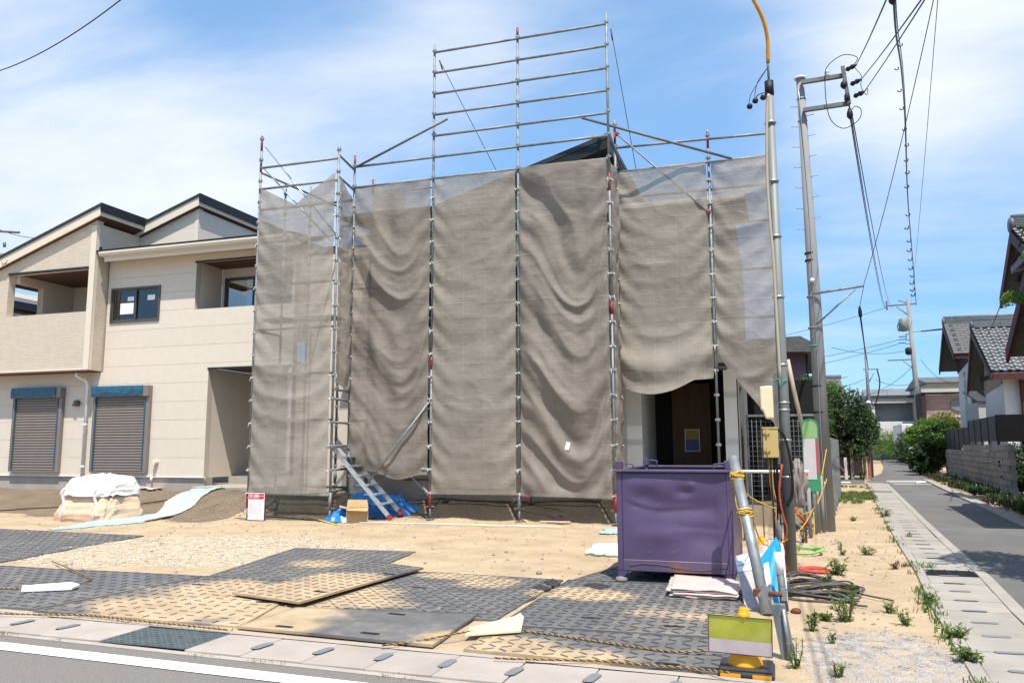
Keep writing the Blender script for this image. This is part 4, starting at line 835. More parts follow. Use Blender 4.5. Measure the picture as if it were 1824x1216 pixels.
DENTS = [(0.22, 0.72, 0.16, 0.10, 0.022), (0.45, 0.62, 0.30, 0.12, 0.030), (0.80, 0.60, 0.18, 0.10, 0.018), (0.35, 0.30, 0.25, 0.10, -0.016), (0.75, 0.28, 0.2, 0.12, 0.02), (0.6, 0.78, 0.08, 0.05, 0.02), (0.68, 0.86, 0.03, 0.03, -0.012)]
def dent(u, v, k): return sum(a*math.exp(-(((u-cu+k) % 1.0-0.0)/ru)**2-((v-cv)/rv)**2) for cu, cv, ru, rv, a in DENTS)+0.006*nz(u*3, v*3, k+1)
env = lambda u, v: min(1, 8*u, 8*(1-u))*min(1, 8*v, 8*(1-v))
m = MB(); m.grid(lambda u, v: (X0+0.055+u*(X1-X0-0.11), Y0s+0.006+sum(a*math.exp(-((u-cu)/ru)**2-((v-cv)/rv)**2) for cu, cv, ru, rv, a in DENTS)*env(u, v)*1.2+(0.006*nz(u*4, v*4, 1)-0.016*smooth(-.025, .025, v-(0.70-.13*math.sin(u*3.4)+.05*nz(u*3, 2)))*smooth(.9, .5, u)+0.012*smooth(-.03, .03, v-(0.36+.06*nz(u*2.5, 7)))*smooth(.35, .6, u))*env(u, v), Zb+0.10+v*(Zt-Zb-0.13)), 60, 50); m.build('front_panel', 'skip_purple', K, solid=0.004)
m = MB(); m.grid(lambda u, v: (X1-0.006-0.016*nz(u*3, v*3, 5)*env(u, v), Y0s+0.055+u*(Y1s-Y0s-0.11), Zb+0.10+v*(Zt-Zb-0.13)), 60, 40); m.build('side_panel', 'skip_purple', K, solid=0.004)
m = MB(); m.grid(lambda u, v: (X0+0.006+0.016*nz(u*3, v*3, 8)*env(u, v), Y1s-0.055-u*(Y1s-Y0s-0.11), Zb+0.10+v*(Zt-Zb-0.13)), 60, 40); m.build('side_panel', 'skip_purple', K, solid=0.004)
m = MB(); m.grid(lambda u, v: (X1-0.055-u*(X1-X0-0.11), Y1s-0.006-0.012*nz(u*3, v*3, 3)*env(u, v), Zb+0.10+v*(Zt-Zb-0.13)), 40, 40); m.build('back_panel', 'skip_purple', K, solid=0.004)
MB().box(X0+0.05, X1-0.05, Y0s+.02, Y1s-.02, Zb+0.04, Zb+0.06).build('bottom', 'skip_purple', K)
for x in (X0, X1-0.055):
    for y in (Y0s, Y1s-0.055): MB().box(x, x+0.055, y, y+0.055, Zb+0.0, Zt-0.03).build('corner_post', 'skip_purple', K, bevel=0.008)
MB().box(X0+0.056, X1-0.056, Y0s-0.004, Y0s+0.03, Zb, Zb+0.115).box(X0+0.056, X1-0.056, Y1s-0.03, Y1s+.004, Zb, Zb+0.115).box(X0-.004, X0+0.03, Y0s+.056, Y1s-.056, Zb, Zb+.115).box(X1-.03, X1+.004, Y0s+.056, Y1s-.056, Zb, Zb+.115).build('bottom_rail', 'skip_rim', K, bevel=0.006)
rm = MB(); e = 0.035
rm.box(X0-e, X1+e, Y0s-e, Y0s+0.03, Zt-0.028, Zt).box(X0-e, X1+e, Y1s-0.03, Y1s+e, Zt-0.028, Zt).box(X0-e, X0+0.03, Y0s+.03, Y1s-.03, Zt-0.028, Zt).box(X1-0.03, X1+e, Y0s+.03, Y1s-.03, Zt-0.028, Zt)
rm.build('rim', 'skip_rim', K, bevel=0.008)
for x in (X0+0.03, X1-0.03):
    for y in (Y0s+0.03, Y1s-0.03):
        p = MB().box(x-0.032, x+0.032, y-0.032, y+0.032, Zt+0.001, Zt+0.085); p.build('stacking_post', 'skip_purple', K, bevel=0.006)
        sx = 1 if x < -1 else -1
        MB().tube(curve([(x+sx*0.035, y, Zt+0.015), (x+sx*0.035, y, Zt+0.05), (x+sx*0.05, y, Zt+0.062), (x+sx*0.13, y, Zt+0.055), (x+sx*0.145, y, Zt+0.04), (x+sx*0.14, y, Zt+0.0)], 4), 0.008, 6).build('lifting_loop', 'skip_purple', K)
        f = MB(); f.prism([(x-0.08 if sx < 0 else x-0.03, y-0.03, Zb), (x+0.03 if sx < 0 else x+0.08, y-0.03, Zb), (x+0.025, y-0.03, Zb-0.07), (x-0.025, y-0.03, Zb-0.07)], (0, 0.06, 0)); f.build('foot_bracket', 'skip_purple', K)
        MB().lathe((x, y, 0.02), [(0.062, 0.0), (0.066, 0.012), (0.058, 0.035), (0.03, 0.052)], 14).build('foot', 'foot_grey', K)
MB().box(X0+0.07, X1-0.07, Y0s-0.0055, Y0s-0.004, Zb+0.107, Zb+0.113).build('weld_line', 'chip_white', K)
sc_ = MB(); rs = random.Random(4)
for i in range(9):
    x, z, l, a_ = rs.uniform(X0+.08, X1-.1), rs.uniform(Zb+.12, Zt-.06), rs.uniform(.015, .10), rs.uniform(-.6, .6); sc_.beam((x, Y0s-.0105, z), (x+l*math.cos(a_), Y0s-.0105, z+l*math.sin(a_)), .0015, rs.uniform(.0012, .002))
sc_.build('scratches', 'chip_white', K, kind='stuff')
rt = MB(); P = [(X0+0.12+i*0.045, Y0s-0.0065, Zb+0.055+0.022*math.sin(i*0.32)+0.012*nz(i*0.5, 2)) for i in range(23)]; rt.tube(P, 0.0045, 5); rt.build('rust_streak', 'skip_rust', K)
# ------------------------------------------------------------------ lamp and meter pole
mat('pole_grey', (0.20, 0.215, 0.20), 0.55, 0.15, var=0.14, scale=3, bump=0.05, col2=(0.20, 0.215, 0.20), fac2=(0.5, 0.65), stretch=(1, 1, 0.35))
mat('lamp_yellow', (0.55, 0.25, 0.012), 0.45, var=0.15, scale=6, bump=0)
mat('conduit_beige', (0.42, 0.35, 0.255), 0.55, var=0.06, bump=0)
mat('meter_cream', (0.72, 0.60, 0.38), 0.5, var=0.06, scale=3, bump=0.02)
mat('breaker_tan', (0.48, 0.35, 0.125), 0.5, var=0.06, scale=3, bump=0.02)
mat('cable_black', (0.012, 0.012, 0.013), 0.5, var=0.1, bump=0); mat('cable_orange', (0.55, 0.17, 0.02), 0.5, var=0.1, bump=0); mat('cable_yellow', (0.6, 0.42, 0.05), 0.5, var=0.1, bump=0)
mat('paint_orange_red', (0.32, 0.06, 0.025), 0.55, var=0.2, bump=0.05); mat('band_steel', (0.5, 0.52, 0.52), 0.35, 0.8, var=0.1, bump=0)
mat('green_twine', (0.05, 0.30, 0.20), 0.6, var=0.1, bump=0); mat('ceramic_white', (0.72, 0.72, 0.70), 0.3, var=0.05, bump=0); mat('rubber_black', (0.012, 0.012, 0.014), 0.55, var=0.1, bump=0)
px_, py_ = 0.11, 9.35
L = thing('lamp_pole', 'grey steel service pole with cream meter boxes and a yellow lamp arm', 'service pole', (px_, py_, 0))
MB().tube([(px_, py_, -0.05), (px_, py_, 2.4), (px_+0.005, py_, 5.45)], [0.062, 0.058, 0.044], 18).build('shaft', 'pole_grey', L)
MB().tube([(px_+.005, py_, 5.45), (px_+.005, py_, 5.62)], 0.052, 14).build('cap', 'rubber_black', L)
MB().tube([(px_+.005, py_, 5.62), (px_+.0, py_, 6.02)], 0.014, 8).build('top_rod', 'galvanised', L)
MB().tube(curve([aY(1368, 112, py_), aY(1367, 70, py_-.05), aY(1359, 35, py_-.12), aY(1342, 0, py_-.22), aY(1315, -50, py_-.4), aY(1270, -110, py_-.6)], 6), 0.022, 10).build('lamp_arm', 'lamp_yellow', L)
ins = MB()
for (x, y) in ((1334, 190), (1344, 180), (1358, 174)):
    p = aY(x, y, py_-0.1); ins.lathe(p-Vector((0, 0, 0.03)), [(0.015, 0), (0.032, 0.01), (0.032, 0.045), (0.018, 0.06)], 10, (0.3, -0.2, 1))
ins.build('line_insulators', 'rubber_black', L, kind='stuff')
MB().tube(curve([aY(1369, 118, py_-.05), aY(1350, 148, py_-.1), aY(1337, 170, py_-.1), aY(1334, 188, py_-.1)], 5), 0.004, 5).tube(curve([aY(1369, 118, py_-.05), aY(1352, 142, py_-.1), aY(1346, 160, py_-.1), aY(1344, 178, py_-.1)], 5), 0.004, 5).tube(curve([aY(1344, 180, py_-.1), aY(1350, 170, py_-.1), aY(1360, 166, py_-.08), aY(1368, 166, py_-.06)], 5), 0.006, 5).build('lead_wires', 'cable_black', L)
MB().tube(curve([aY(1369, 168, py_-.07), aY(1366, 200, py_-.07), aY(1366, 290, py_-.07), aY(1367, 330, py_-.07), aY(1372, 400, py_-.07), aY(1378, 470, py_-.07), aY(1383, 560, py_-.07), aY(1390, 680, py_-.07)], 6), 0.017, 8).build('conduit', 'conduit_beige', L)
for z in (1.05, 1.45, 1.78, 1.86, 2.28, 3.05, 3.75, 4.4, 5.1): MB().lathe((px_, py_, z), [(0.052, 0), (0.066, 0.003), (0.066, 0.02), (0.052, 0.023)], 16).build('band', 'band_steel', L)
def rbox(c0, c1, name, m, bev): return MB().box(c0[0], c1[0], c0[1], c1[1], c0[2], c1[2]).build(name, m, L, bevel=bev)
mt = MB(); mt.prism([(-0.135, 9.17, 1.80), (-0.11, 9.17, 1.77), (-0.085, 9.17, 1.69), (0.0, 9.17, 1.69), (0.0, 9.17, 2.055), (-0.135, 9.17, 2.045)], (0, 0.16, 0))
mt.build('meter_box', 'meter_cream', L, bevel=0.018)
bb = rbox((-0.125, 9.15, 1.27), (0.035, 9.27, 1.60), 'breaker_box', 'breaker_tan', 0.008)
for z in (1.34, 1.53): MB().box(-0.118, -0.05, 9.135, 9.149, z, z+.035).box(-0.09, -0.07, 9.125, 9.135, z-.012, z+.047).build('hinge', 'breaker_tan', bb)
MB().box(-0.128, 0.038, 9.143, 9.149, 1.585, 1.6).build('door_lip', 'breaker_tan', bb)
MB().box(0.01, 0.05, 9.275, 9.30, 1.2, 2.2).build('back_board', 'galv_dull', L)
for i, (x0, x1, mname, r, yo) in enumerate(((-0.07, -0.03, 'cable_orange', 0.008, 0.0), (-0.055, -0.05, 'cable_black', 0.008, -0.02), (-0.04, 0.01, 'cable_yellow', 0.005, 0.01), (-0.02, 0.02, 'cable_black', 0.009, 0.02), (0.0, 0.0, 'cable_black', 0.010, -0.01), (0.015, 0.03, 'cable_black', 0.006, -.03))):
    MB().tube(curve([(x0, 9.2+yo, 1.28), (x0+0.005, 9.2+yo, 0.95), (x1+0.01*math.sin(i), 9.19+yo, 0.6), (x1, 9.2+yo, 0.25), (x1+0.05, 9.15+yo, 0.02)], 6), r, 6).build('drop_cable', mname, L)
MB().tube(curve([(0.03, 9.2, 1.58), (0.10, 9.22, 1.5), (0.15, 9.25, 1.25), (0.16, 9.28, 0.9), (0.10, 9.28, 0.75)], 6), 0.014, 7).build('drop_cable', 'cable_black', L)
MB().tube(curve([(0.06, 9.2, 1.2), (0.02, 9.15, 0.9), (0.05, 9.12, 0.65), (0.08, 9.12, 0.5), (0.03, 9.1, 0.3), (0.06, 9.1, 0.08)], 6), 0.013, 7).build('red_hose', 'paint_orange_red', L)
MB().box(0.005, 0.075, 9.14, 9.20, 0.68, 0.82).tube(curve([(0.02, 9.17, 0.82), (0.02, 9.17, 0.87), (0.04, 9.17, 0.885), (0.06, 9.17, 0.87), (0.06, 9.17, 0.82)], 4), 0.006, 6).build('plug_box', 'rubber_black', L)
MB().tube(curve([(0.0, 9.28, 2.1), (0.06, 9.27, 2.13), (0.11, 9.27, 2.11), (0.16, 9.30, 2.12)], 5), 0.006, 5).tube([(0.08, 9.27, 2.11), (0.085, 9.25, 2.03)], 0.006, 5).build('twine', 'green_twine', L)
# pvc pipe leaning behind the pole
single('plastic_pipe', MB().tube([aY(1446, 830, 14.6), aY(1413, 690, 14.5), aY(1403, 640, 14.45)], 0.035, 10), 'conduit_beige', 'pale plastic pipe leaning up behind the lamp pole', 'pipe', aY(1446, 830, 14.6))
# ------------------------------------------------------------------ concrete utility pole
mat('pole_concrete', (0.245, 0.238, 0.225), 0.85, var=0.10, scale=3.5, bump=0.12, bscale=70, col2=(0.22, 0.215, 0.205), fac2=(0.5, 0.65), stretch=(1, 1, 0.3))
ux, uy = 0.77, 14.75
U = thing('utility_pole', 'concrete utility pole with a double crossarm frame at its top', 'utility pole', (ux, uy, 0))
MB().tube([(ux+0.01, uy, -0.1), (ux+0.0, uy, 4), (ux-0.05, uy, 8.02)], [0.132, 0.104, 0.066], 20).build('shaft', 'pole_concrete', U)
MB().lathe((ux-0.05, uy, 8.02), [(0.1, 0), (0.1, 0.03), (0.05, 0.05)], 16).build('cap', 'ceramic_white', U)
for z, m_ in ((7.62, 'galvanised'), (7.2, 'galvanised'), (4.75, 'rubber_black'), (4.62, 'rubber_black'), (3.97, 'galvanised'), (3.42, 'galvanised'), (3.1, 'green_twine'), (2.4, 'rubber_black'), (1.95, 'rubber_black')):
    r_ = 0.130-0.0080*z+0.010; MB().lathe((ux-0.006*z, uy, z), [(r_-.02, 0), (r_, 0.004), (r_, 0.03), (r_-.02, 0.034)], 18).build('band', m_, U)
z1 = aY(1436, 148, uy).z; pA = Vector((ux-0.04, uy-.12, z1-.03)); pB = Vector((1.43, uy-.12, aY(1502, 131, uy).z))
MB().beam(pA, (1.43, uy-.12, pA.z+.02), 0.07, 0.07).build('crossarm', 'galv_dull', U)
pC = Vector((ux-0.03, uy-.12, aY(1440, 200, uy).z)); MB().beam(pC, (1.52, uy-.12, pC.z+.02), 0.07, 0.07).build('crossarm', 'galv_dull', U)
MB().beam((1.43, uy-.19, pA.z+.16), (1.50, uy-.19, pC.z-0.02), 0.06, 0.06).build('crossarm_upright', 'galv_dull', U)
ISZ = [(1.46, pA.z+0.08), (1.52, pA.z-.20), (1.56, pC.z+.10)]
for (x, z) in ISZ: MB().lathe((x+0.02, uy-.2, z), [(0.02, 0), (0.045, 0.03), (0.03, 0.08), (0.045, 0.11), (0.03, 0.16), (0.012, 0.20)], 10, (0.85, -0.5, 0.15)).build('strain_insulator', 'rubber_black', U)
MB().lathe((1.5, uy-.2, pC.z-.30), [(0.02, 0), (0.055, 0.05), (0.05, 0.12), (0.02, 0.2)], 10).tube([(1.5, uy-.2, pC.z-.02), (1.5, uy-.2, pC.z-.12)], 0.015, 6).build('strain_insulator', 'rubber_black', U)
MB().lathe((1.43, uy-.2, pA.z-.26), [(0.02, 0), (0.06, 0.05), (0.055, 0.1), (0.02, 0.15)], 10).lathe((1.47, uy-.2, pC.z+.02), [(0.02, 0), (0.05, 0.04), (0.045, 0.12), (0.02, 0.17)], 10).build('pin_insulators', 'rubber_black', U, kind='stuff')
MB().lathe((1.17, uy-.12, pA.z+.05), [(0.03, 0), (0.045, 0.02), (0.03, 0.05), (0.045, 0.07), (0.02, 0.11)], 10).build('post_insulator', 'ceramic_white', U)
MB().tube(curve([(1.6, uy-.25, pA.z+.12), (1.67, uy-.25, pA.z+.26), (1.45, uy-.22, pA.z+.36), (1.2, uy-.2, pA.z+.22), (1.13, uy-.2, pA.z), (1.13, uy-.2, pC.z), (1.2, uy-.2, pC.z-.30), (1.36, uy-.2, pC.z-.45), (1.52, uy-.2, pC.z-.42), (1.66, uy-.2, pC.z-.3), (1.68, uy-.2, pC.z-.15), (1.6, uy-.2, pC.z-.08), (1.53, uy-.2, pC.z-.14)], 6), 0.0075, 5).build('jumper_wire', 'cable_black', U)
MB().tube(curve([(1.62, uy-.25, pA.z+.08), (1.72, uy-.25, pA.z-.1), (1.70, uy-.25, pA.z-.28), (1.78, uy-.25, pA.z-.45), (1.80, uy-.25, pC.z+.2), (1.7, uy-.25, pC.z+.08), (1.62, uy-.25, pC.z+.12)], 6), 0.006, 5).build('jumper_wire', 'cable_black', U)
for i in range(13):
    z = 5.2+i*0.19*1.0; s_ = 1 if i % 2 else -1; xx = ux-0.006*z; MB().tube([(xx+s_*0.07, uy-.04, z), (xx+s_*0.20, uy-.06, z+.01)], 0.006, 5).build('step_bolt', 'galvanised', U)
bz = aY(1460, 525, uy).z
MB().tube([(ux-.02, uy-.15, bz), (1.56, uy-.15, aY(1533, 512, uy).z)], 0.022, 8).build('bracket_arm', 'galvanised', U); MB().tube([(ux, uy-.15, aY(1462, 580, uy).z), (1.42, uy-.15, aY(1520, 518, uy).z)], 0.016, 8).build('bracket_stay', 'galvanised', U)
MB().tube(curve([(ux-.09, uy-.075, 7.9), (ux-.02, uy-.10, 5.5), (ux-.02, uy-.115, 4.2), (ux-.01, uy-.125, 3), (ux-.02, uy-.13, 1.5), (ux, uy-.145, 0.1)], 6), 0.005, 6).build('ground_wire', 'band_steel', U)
MB().lathe((ux-.03, uy-.13, 4.22), [(0.01, 0), (0.04, 0.02), (0.04, 0.06), (0.01, 0.08)], 10).build('wire_ball', 'ceramic_white', U)
# ------------------------------------------------------------------ leaning tube barrier, boards and rope
mat('pipe_galv', (0.30, 0.31, 0.305), 0.5, 0.55, var=0.22, scale=9, bump=0.12, bscale=50)
mat('rust_brown', (0.15, 0.055, 0.03), 0.8, var=0.3, scale=14, bump=0.2)
mat('board_blue', (0.03, 0.34, 0.66), 0.45, var=0.10, scale=2.5, bump=0.03, col2=(0.08, 0.45, 0.75), fac2=(0.5, 0.7)); mat('board_pale_blue', (0.45, 0.68, 0.82), 0.5, var=0.06, bump=0)
mat('rope_gold', (0.36, 0.20, 0.05), 0.75, var=0.2, scale=20, bump=0); mat('rope_dark', (0.06, 0.035, 0.018), 0.8, var=0.2, bump=0)
mat('print_blue', (0.05, 0.13, 0.45), 0.6, var=0.05, bump=0)
pt = aY(1306, 815, 8.02); pb = aY(1367, 1100, 7.2); pb.z = max(pb.z, 0.0)
T = thing('tube_barrier', 'galvanised steel tube leaning against the skip with a cross coupler', 'steel tube', (pb.x, pb.y, 0))
MB().tube([pb, pt], 0.047, 18).build('tube', 'pipe_galv', T)
mid = pb.lerp(pt, 0.62); dr = (pt-pb).normalized()
MB().lathe(mid-dr*.02, [(0.048, 0), (0.062, 0.004), (0.062, 0.05), (0.048, 0.054)], 18, dr).build('collar', 'band_steel', T)
q0 = pb.lerp(pt, 0.13); MB().beam(q0-Vector((0.07, 0.03, 0)), q0+Vector((0.0, -0.04, 0)), 0.05, 0.06).build('coupler', 'rust_brown', T)
MB().beam(q0+Vector((-0.005, -0.055, -.045)), q0+Vector((0.06, -0.055, 0.045)), 0.02, 0.09).beam(q0+Vector((0.15, -.05, 0.0)), q0+Vector((0.20, -.05, 0.0)), 0.02, 0.10).build('coupler_plate', 'pipe_galv', T)
MB().tube([q0+Vector((0.05, -.055, 0)), q0+Vector((0.16, -.05, 0))], 0.022, 10).build('coupler_bolt', 'rust_brown', T)
e0 = Vector((q0.x+0.175, q0.y-.005, 0.02)); e1 = Vector((e0.x-0.035, e0.y+.05, 0.50)); em = e0.lerp(e1, 0.62)
T2 = thing('capped_tube', 'short grey tube with a white plastic upper end beside the blue board', 'steel tube', (e0.x, e0.y, 0))
MB().tube([e0, em], 0.032, 14).build('tube', 'galv_dull', T2); MB().tube([em, e1], 0.034, 14).build('cap', 'white_plastic', T2)
bl = thing('blue_sign_board', 'blue and white sign board with a cut corner leaning behind the steel tube', 'board', (-0.07, 7.55, 0))
A_, B_, C_, D_, E_ = aY(1350, 1000, 7.70), aY(1382, 955, 7.72), aY(1390, 968, 7.72), Vector((0.03, 7.38, 0.0)), Vector((-0.16, 7.38, 0.0))
n_ = (B_-E_).cross(D_-E_).normalized()*0.012
MB().prism([E_, D_, C_, B_, A_], n_).build('panel', 'board_blue', bl)
MB().tube([D_+Vector((.012, -.01, 0)), C_+Vector((.012, -.01, 0))], 0.012, 6).build('edge_strip', 'white_plastic', bl)
f1 = lambda u, v, o=0.012: tuple(E_.lerp(D_, u).lerp(A_.lerp(C_, u), v)+Vector((0, -o-0.004, 0)))
MB().poly([f1(.28, .02), f1(.48, .02), f1(.48, .84), f1(.28, .84)]).build('print_band', 'board_pale_blue', bl); 
MB().tube([Vector(f1(.28, .01, .03)), Vector(f1(.30, .86, .03))], 0.017, 8).tube([Vector(f1(.46, .01, .03)), Vector(f1(.40, .86, .03))], 0.010, 8).build('white_batten', 'white_plastic', bl)
k = MB()
for i in range(9): k.beam(Vector(f1(.14, .25+i*.05)), Vector(f1(.19, .27+i*.05)), 0.004, 0.012)
k.build('print_marks', 'rubber_black', bl, kind='stuff')
mat('board_weathered', (0.42, 0.36, 0.35), 0.8, var=0.15, scale=3, bump=0.1, stretch=(6, 6, 0.8))
wb = thing('white_sign_board', 'faded whitish board with a blue printed strip leaning on the skip corner', 'board', (-0.30, 7.9, 0))
w0, w1, w2, w3 = aY(1309, 990, 8.05), aY(1334, 983, 8.05), Vector((-0.17, 7.45, 0.0)), Vector((-0.31, 7.48, 0.0)); wn_ = (w1-w3).cross(w2-w3).normalized()*0.012
MB().prism([w3, w2, w1, w0], wn_).build('panel', 'board_weathered', wb)
f2 = lambda u, v, o=0.016: w3.lerp(w2, u).lerp(w0.lerp(w1, u), v)+Vector((0, -o, 0.0))
MB().poly([f2(0, .68), f2(1, .68), f2(1, .97), f2(0, .97)]).build('paper_strip', 'paper_white', wb)
k = MB(); random.seed(3)
for i in range(11): k.beam(f2(.10+i*.075, .80, .02), f2(.10+i*.075+.05, .80, .02), 0.003, 0.012+0.008*random.random())
for i in range(6): k.beam(f2(.10+i*.10, .875, .02), f2(.10+i*.10+.07, .875, .02), 0.003, 0.003)
k.build('print_marks', 'print_blue', wb, kind='stuff')
def rope(label, P, r=0.0068, pitch=0.05, name='tiger_rope', cat='rope'):
    Q = curve(P, 10); root = thing(name, label, cat, tuple(Q[0]), 'yellow and black twisted ropes')
    L_ = [0]; 
    for a, b in zip(Q[:-1], Q[1:]): L_.append(L_[-1]+(b-a).length)
    n = max(12, int(L_[-1]/0.013)); strands = [[], []]; j = 0
    for i in range(n+1):
        s = L_[-1]*i/n
        while j < len(L_)-2 and L_[j+1] < s: j += 1
        t = (s-L_[j])/max(1e-6, L_[j+1]-L_[j]); p = Q[j].lerp(Q[j+1], t); d = (Q[j+1]-Q[j]).normalized()
        a = d.cross(Vector((0, 0, 1))); a = a.normalized() if a.length > 0.05 else Vector((1, 0, 0)); b = d.cross(a); ph = s/pitch*2*math.pi
        o = (a*math.cos(ph)+b*math.sin(ph))*r*0.55; strands[0].append(p+o); strands[1].append(p-o)
    MB().tube(strands[0], r*0.72, 5).build('strand', 'rope_gold', root); MB().tube(strands[1], r*0.66, 5).build('strand', 'rope_dark', root)
    return root
g0 = lambda x, y, z=0.03: aG(x, y, z)
rope('tiger rope lying along the gutter edge below the left mats', [g0(-60, 1088), g0(0, 1092), g0(90, 1094), g0(160, 1095), g0(230, 1103), g0(330, 1113), g0(405, 1121)])
rope('short tiger rope looping past the long white board strip', [g0(-40, 1040), g0(0, 1047), g0(40, 1047), g0(110, 1046), g0(160, 1032, .04), g0(148, 1022, .05), g0(120, 1010, .05), g0(92, 999, .04)])
rope('upper tiger rope running from under the pale plywood offcut to the yellow board', [g0(680, 1149), g0(740, 1142), g0(800, 1130, .06), g0(860, 1122, .05), g0(935, 1124), g0(1000, 1132), g0(1100, 1147), g0(1200, 1160), g0(1262, 1158, .05), g0(1300, 1150, .08)])
rope('lower tiger rope crossing the mat along the gutter to the cone base', [g0(880, 1171), g0(960, 1174), g0(1060, 1176), g0(1150, 1183), g0(1240, 1190), g0(1300, 1197, .06)])
kn = pt.lerp(pb, 0.13)
mat('rope_yellow', (0.62, 0.36, 0.03), 0.7, var=0.2, scale=25, bump=0)
def thinrope(label, P, m='rope_yellow', r=0.007, extra=None, cat='rope', name='yellow_rope', grp=None):
    mb = MB().tube(curve(P, 8), r, 6)
    if extra: extra(mb)
    return single(name, mb, m, label, cat, tuple(Vector(P[0])), grp)
def knot(cn, R, n, seed):
    def f(mb):
        rr = random.Random(seed)
        for k_ in range(n):
            ax = Vector((rr.uniform(-.3, .3), rr.uniform(-.3, .3), 1)).normalized(); a = ax.orthogonal().normalized(); b = ax.cross(a); h = rr.uniform(-.03, .03)
            mb.tube([cn+ax*h+(a*math.cos(t/14*2*math.pi)+b*math.sin(t/14*2*math.pi))*R*rr.uniform(0.95, 1.15) for t in range(15)], 0.007, 5)
    return f
thinrope('yellow rope knotted round the upper end of the leaning steel tube', [kn+Vector((.05, -.05, 0)), aY(1330, 880, 8.6), aY(1380, 905, 9.1), aY(1425, 915, 11), aY(1448, 910, 13.8)], extra=knot(kn, 0.058, 7, 1))
k2 = mid+dr*0.0
thinrope('yellow rope knotted at the middle collar of the leaning tube', [k2+Vector((.05, -.05, 0)), aY(1360, 968, 8.4), aY(1400, 962, 9.2), aY(1432, 935, 11.5), aY(1449, 905, 13.8)], extra=knot(k2, 0.062, 5, 2))
thinrope('two strand tiger rope hanging down along the skip corner', [kn+Vector((-.06, -.05, 0)), aY(1308, 875, 8.3), aY(1312, 900, 8.3), aY(1321, 930, 8.2), aY(1324, 960, 8.1)], 'rope_gold', 0.008)
for i, (a, b) in enumerate((((1450, 905, 13.9), (1472, 800, 14.5)), ((1455, 900, 14.0), (1476, 840, 14.8)), ((1449, 912, 13.8), (1450, 975, 13.6)))):
    thinrope(('yellow rope rising to the top of the first fence post', 'yellow rope rising to the middle of the first fence post', 'loose yellow rope end hanging from the sign post knot')[i], [aY(*a), aY(*a).lerp(aY(*b), .5)+Vector((.01, 0, -.01)), aY(*b)], r=0.008)
# ------------------------------------------------------------------ yellow board on its cone, with weighted base
mat('sign_yellow', (0.42, 0.41, 0.05), 0.5, var=0.2, scale=6, bump=0.03, col2=(0.52, 0.50, 0.22), fac2=(0.45, 0.7)); mat('sign_pink', (0.55, 0.46, 0.45), 0.55, var=0.15, scale=5, bump=0.03, col2=(0.48, 0.44, 0.38), fac2=(0.45, 0.7)); mat('cone_orange', (0.70, 0.30, 0.01), 0.45, var=0.08, bump=0.03); mat('base_black', (0.04, 0.038, 0.042), 0.6, var=0.15, scale=6, bump=0.1)
cn = thing('cone_sign', 'orange cone on a black and yellow base carrying a yellow board', 'cone sign', (-0.235, 5.40, 0.0))
bs = MB().box(-0.395, -0.06, 5.25, 5.55, 0.0, 0.035).build('base', 'base_black', cn, bevel=0.012)
MB().box(-0.385, -0.07, 5.26, 5.54, 0.036, 0.05).build('base_top', 'base_black', bs, bevel=0.006); MB().box(-0.38, -0.26, 5.244, 5.249, 0.004, 0.026).build('base_stripe', 'cone_orange', bs); MB().box(-0.19, -0.08, 5.244, 5.249, 0.004, 0.026).build('base_stripe', 'cone_orange', bs)
MB().lathe((-0.235, 5.40, 0.05), [(0.112, 0), (0.105, 0.012), (0.028, 0.33), (0.022, 0.34)], 20).build('cone', 'cone_orange', cn)
bd = MB().obox((-0.255, 5.262, 0.250), ((1, 0.02, -0.03), (0, 1, 0.2), (0.03, -0.2, 1)), (0.19, 0.004, 0.120)).build('board', 'sign_yellow', cn, bevel=0.003)
ax3 = (Vector((1, 0.02, -0.03)).normalized(), Vector((0.03, -0.2, 1)).normalized()); nn_ = ax3[0].cross(ax3[1])
Cb = Vector((-0.255, 5.262, 0.250))+nn_*0.0055
def onb(u, v, d=0): return Cb+ax3[0]*u+ax3[1]*v+nn_*d
for (u0, u1, v0, v1, mm) in ((-.186, .186, -.116, -.030, 'sign_pink'),):
    MB().poly([onb(u0, v0), onb(u1, v0), onb(u1, v1), onb(u0, v1)]).build('print_panel', mm, bd)
q = MB()
for a, b in (((-.188, -.118), (.188, -.118)), ((.188, -.118), (.188, .118)), ((.188, .118), (-.188, .118)), ((-.188, .118), (-.188, -.118))): q.beam(onb(*a, .001), onb(*b, .001), 0.004, 0.004, nn_)
q.build('border', 'base_black', bd)
MB().lathe(onb(0.02, 0.115, 0.0)+Vector((0, 0.03, -0.005)), [(0.035, 0), (0.04, 0.015), (0.02, 0.035)], 12).build('board_clip', 'cone_orange', cn)
gp = thing('grey_post', 'grey painted sheet post standing behind the yellow board', 'post', (0.0, 5.75, 0))
MB().obox((-0.0, 5.78, 0.17), ((1, 0, 0), (0, 1, .05), (-0.15, -.05, 1)), (0.045, 0.02, 0.19)).build('panel', 'slot_grey', gp, bevel=0.004); MB().tube([(0.035, 5.74, 0), (0.005, 5.74, 0.33)], 0.012, 8).build('edge_tube', 'pipe_galv', gp)
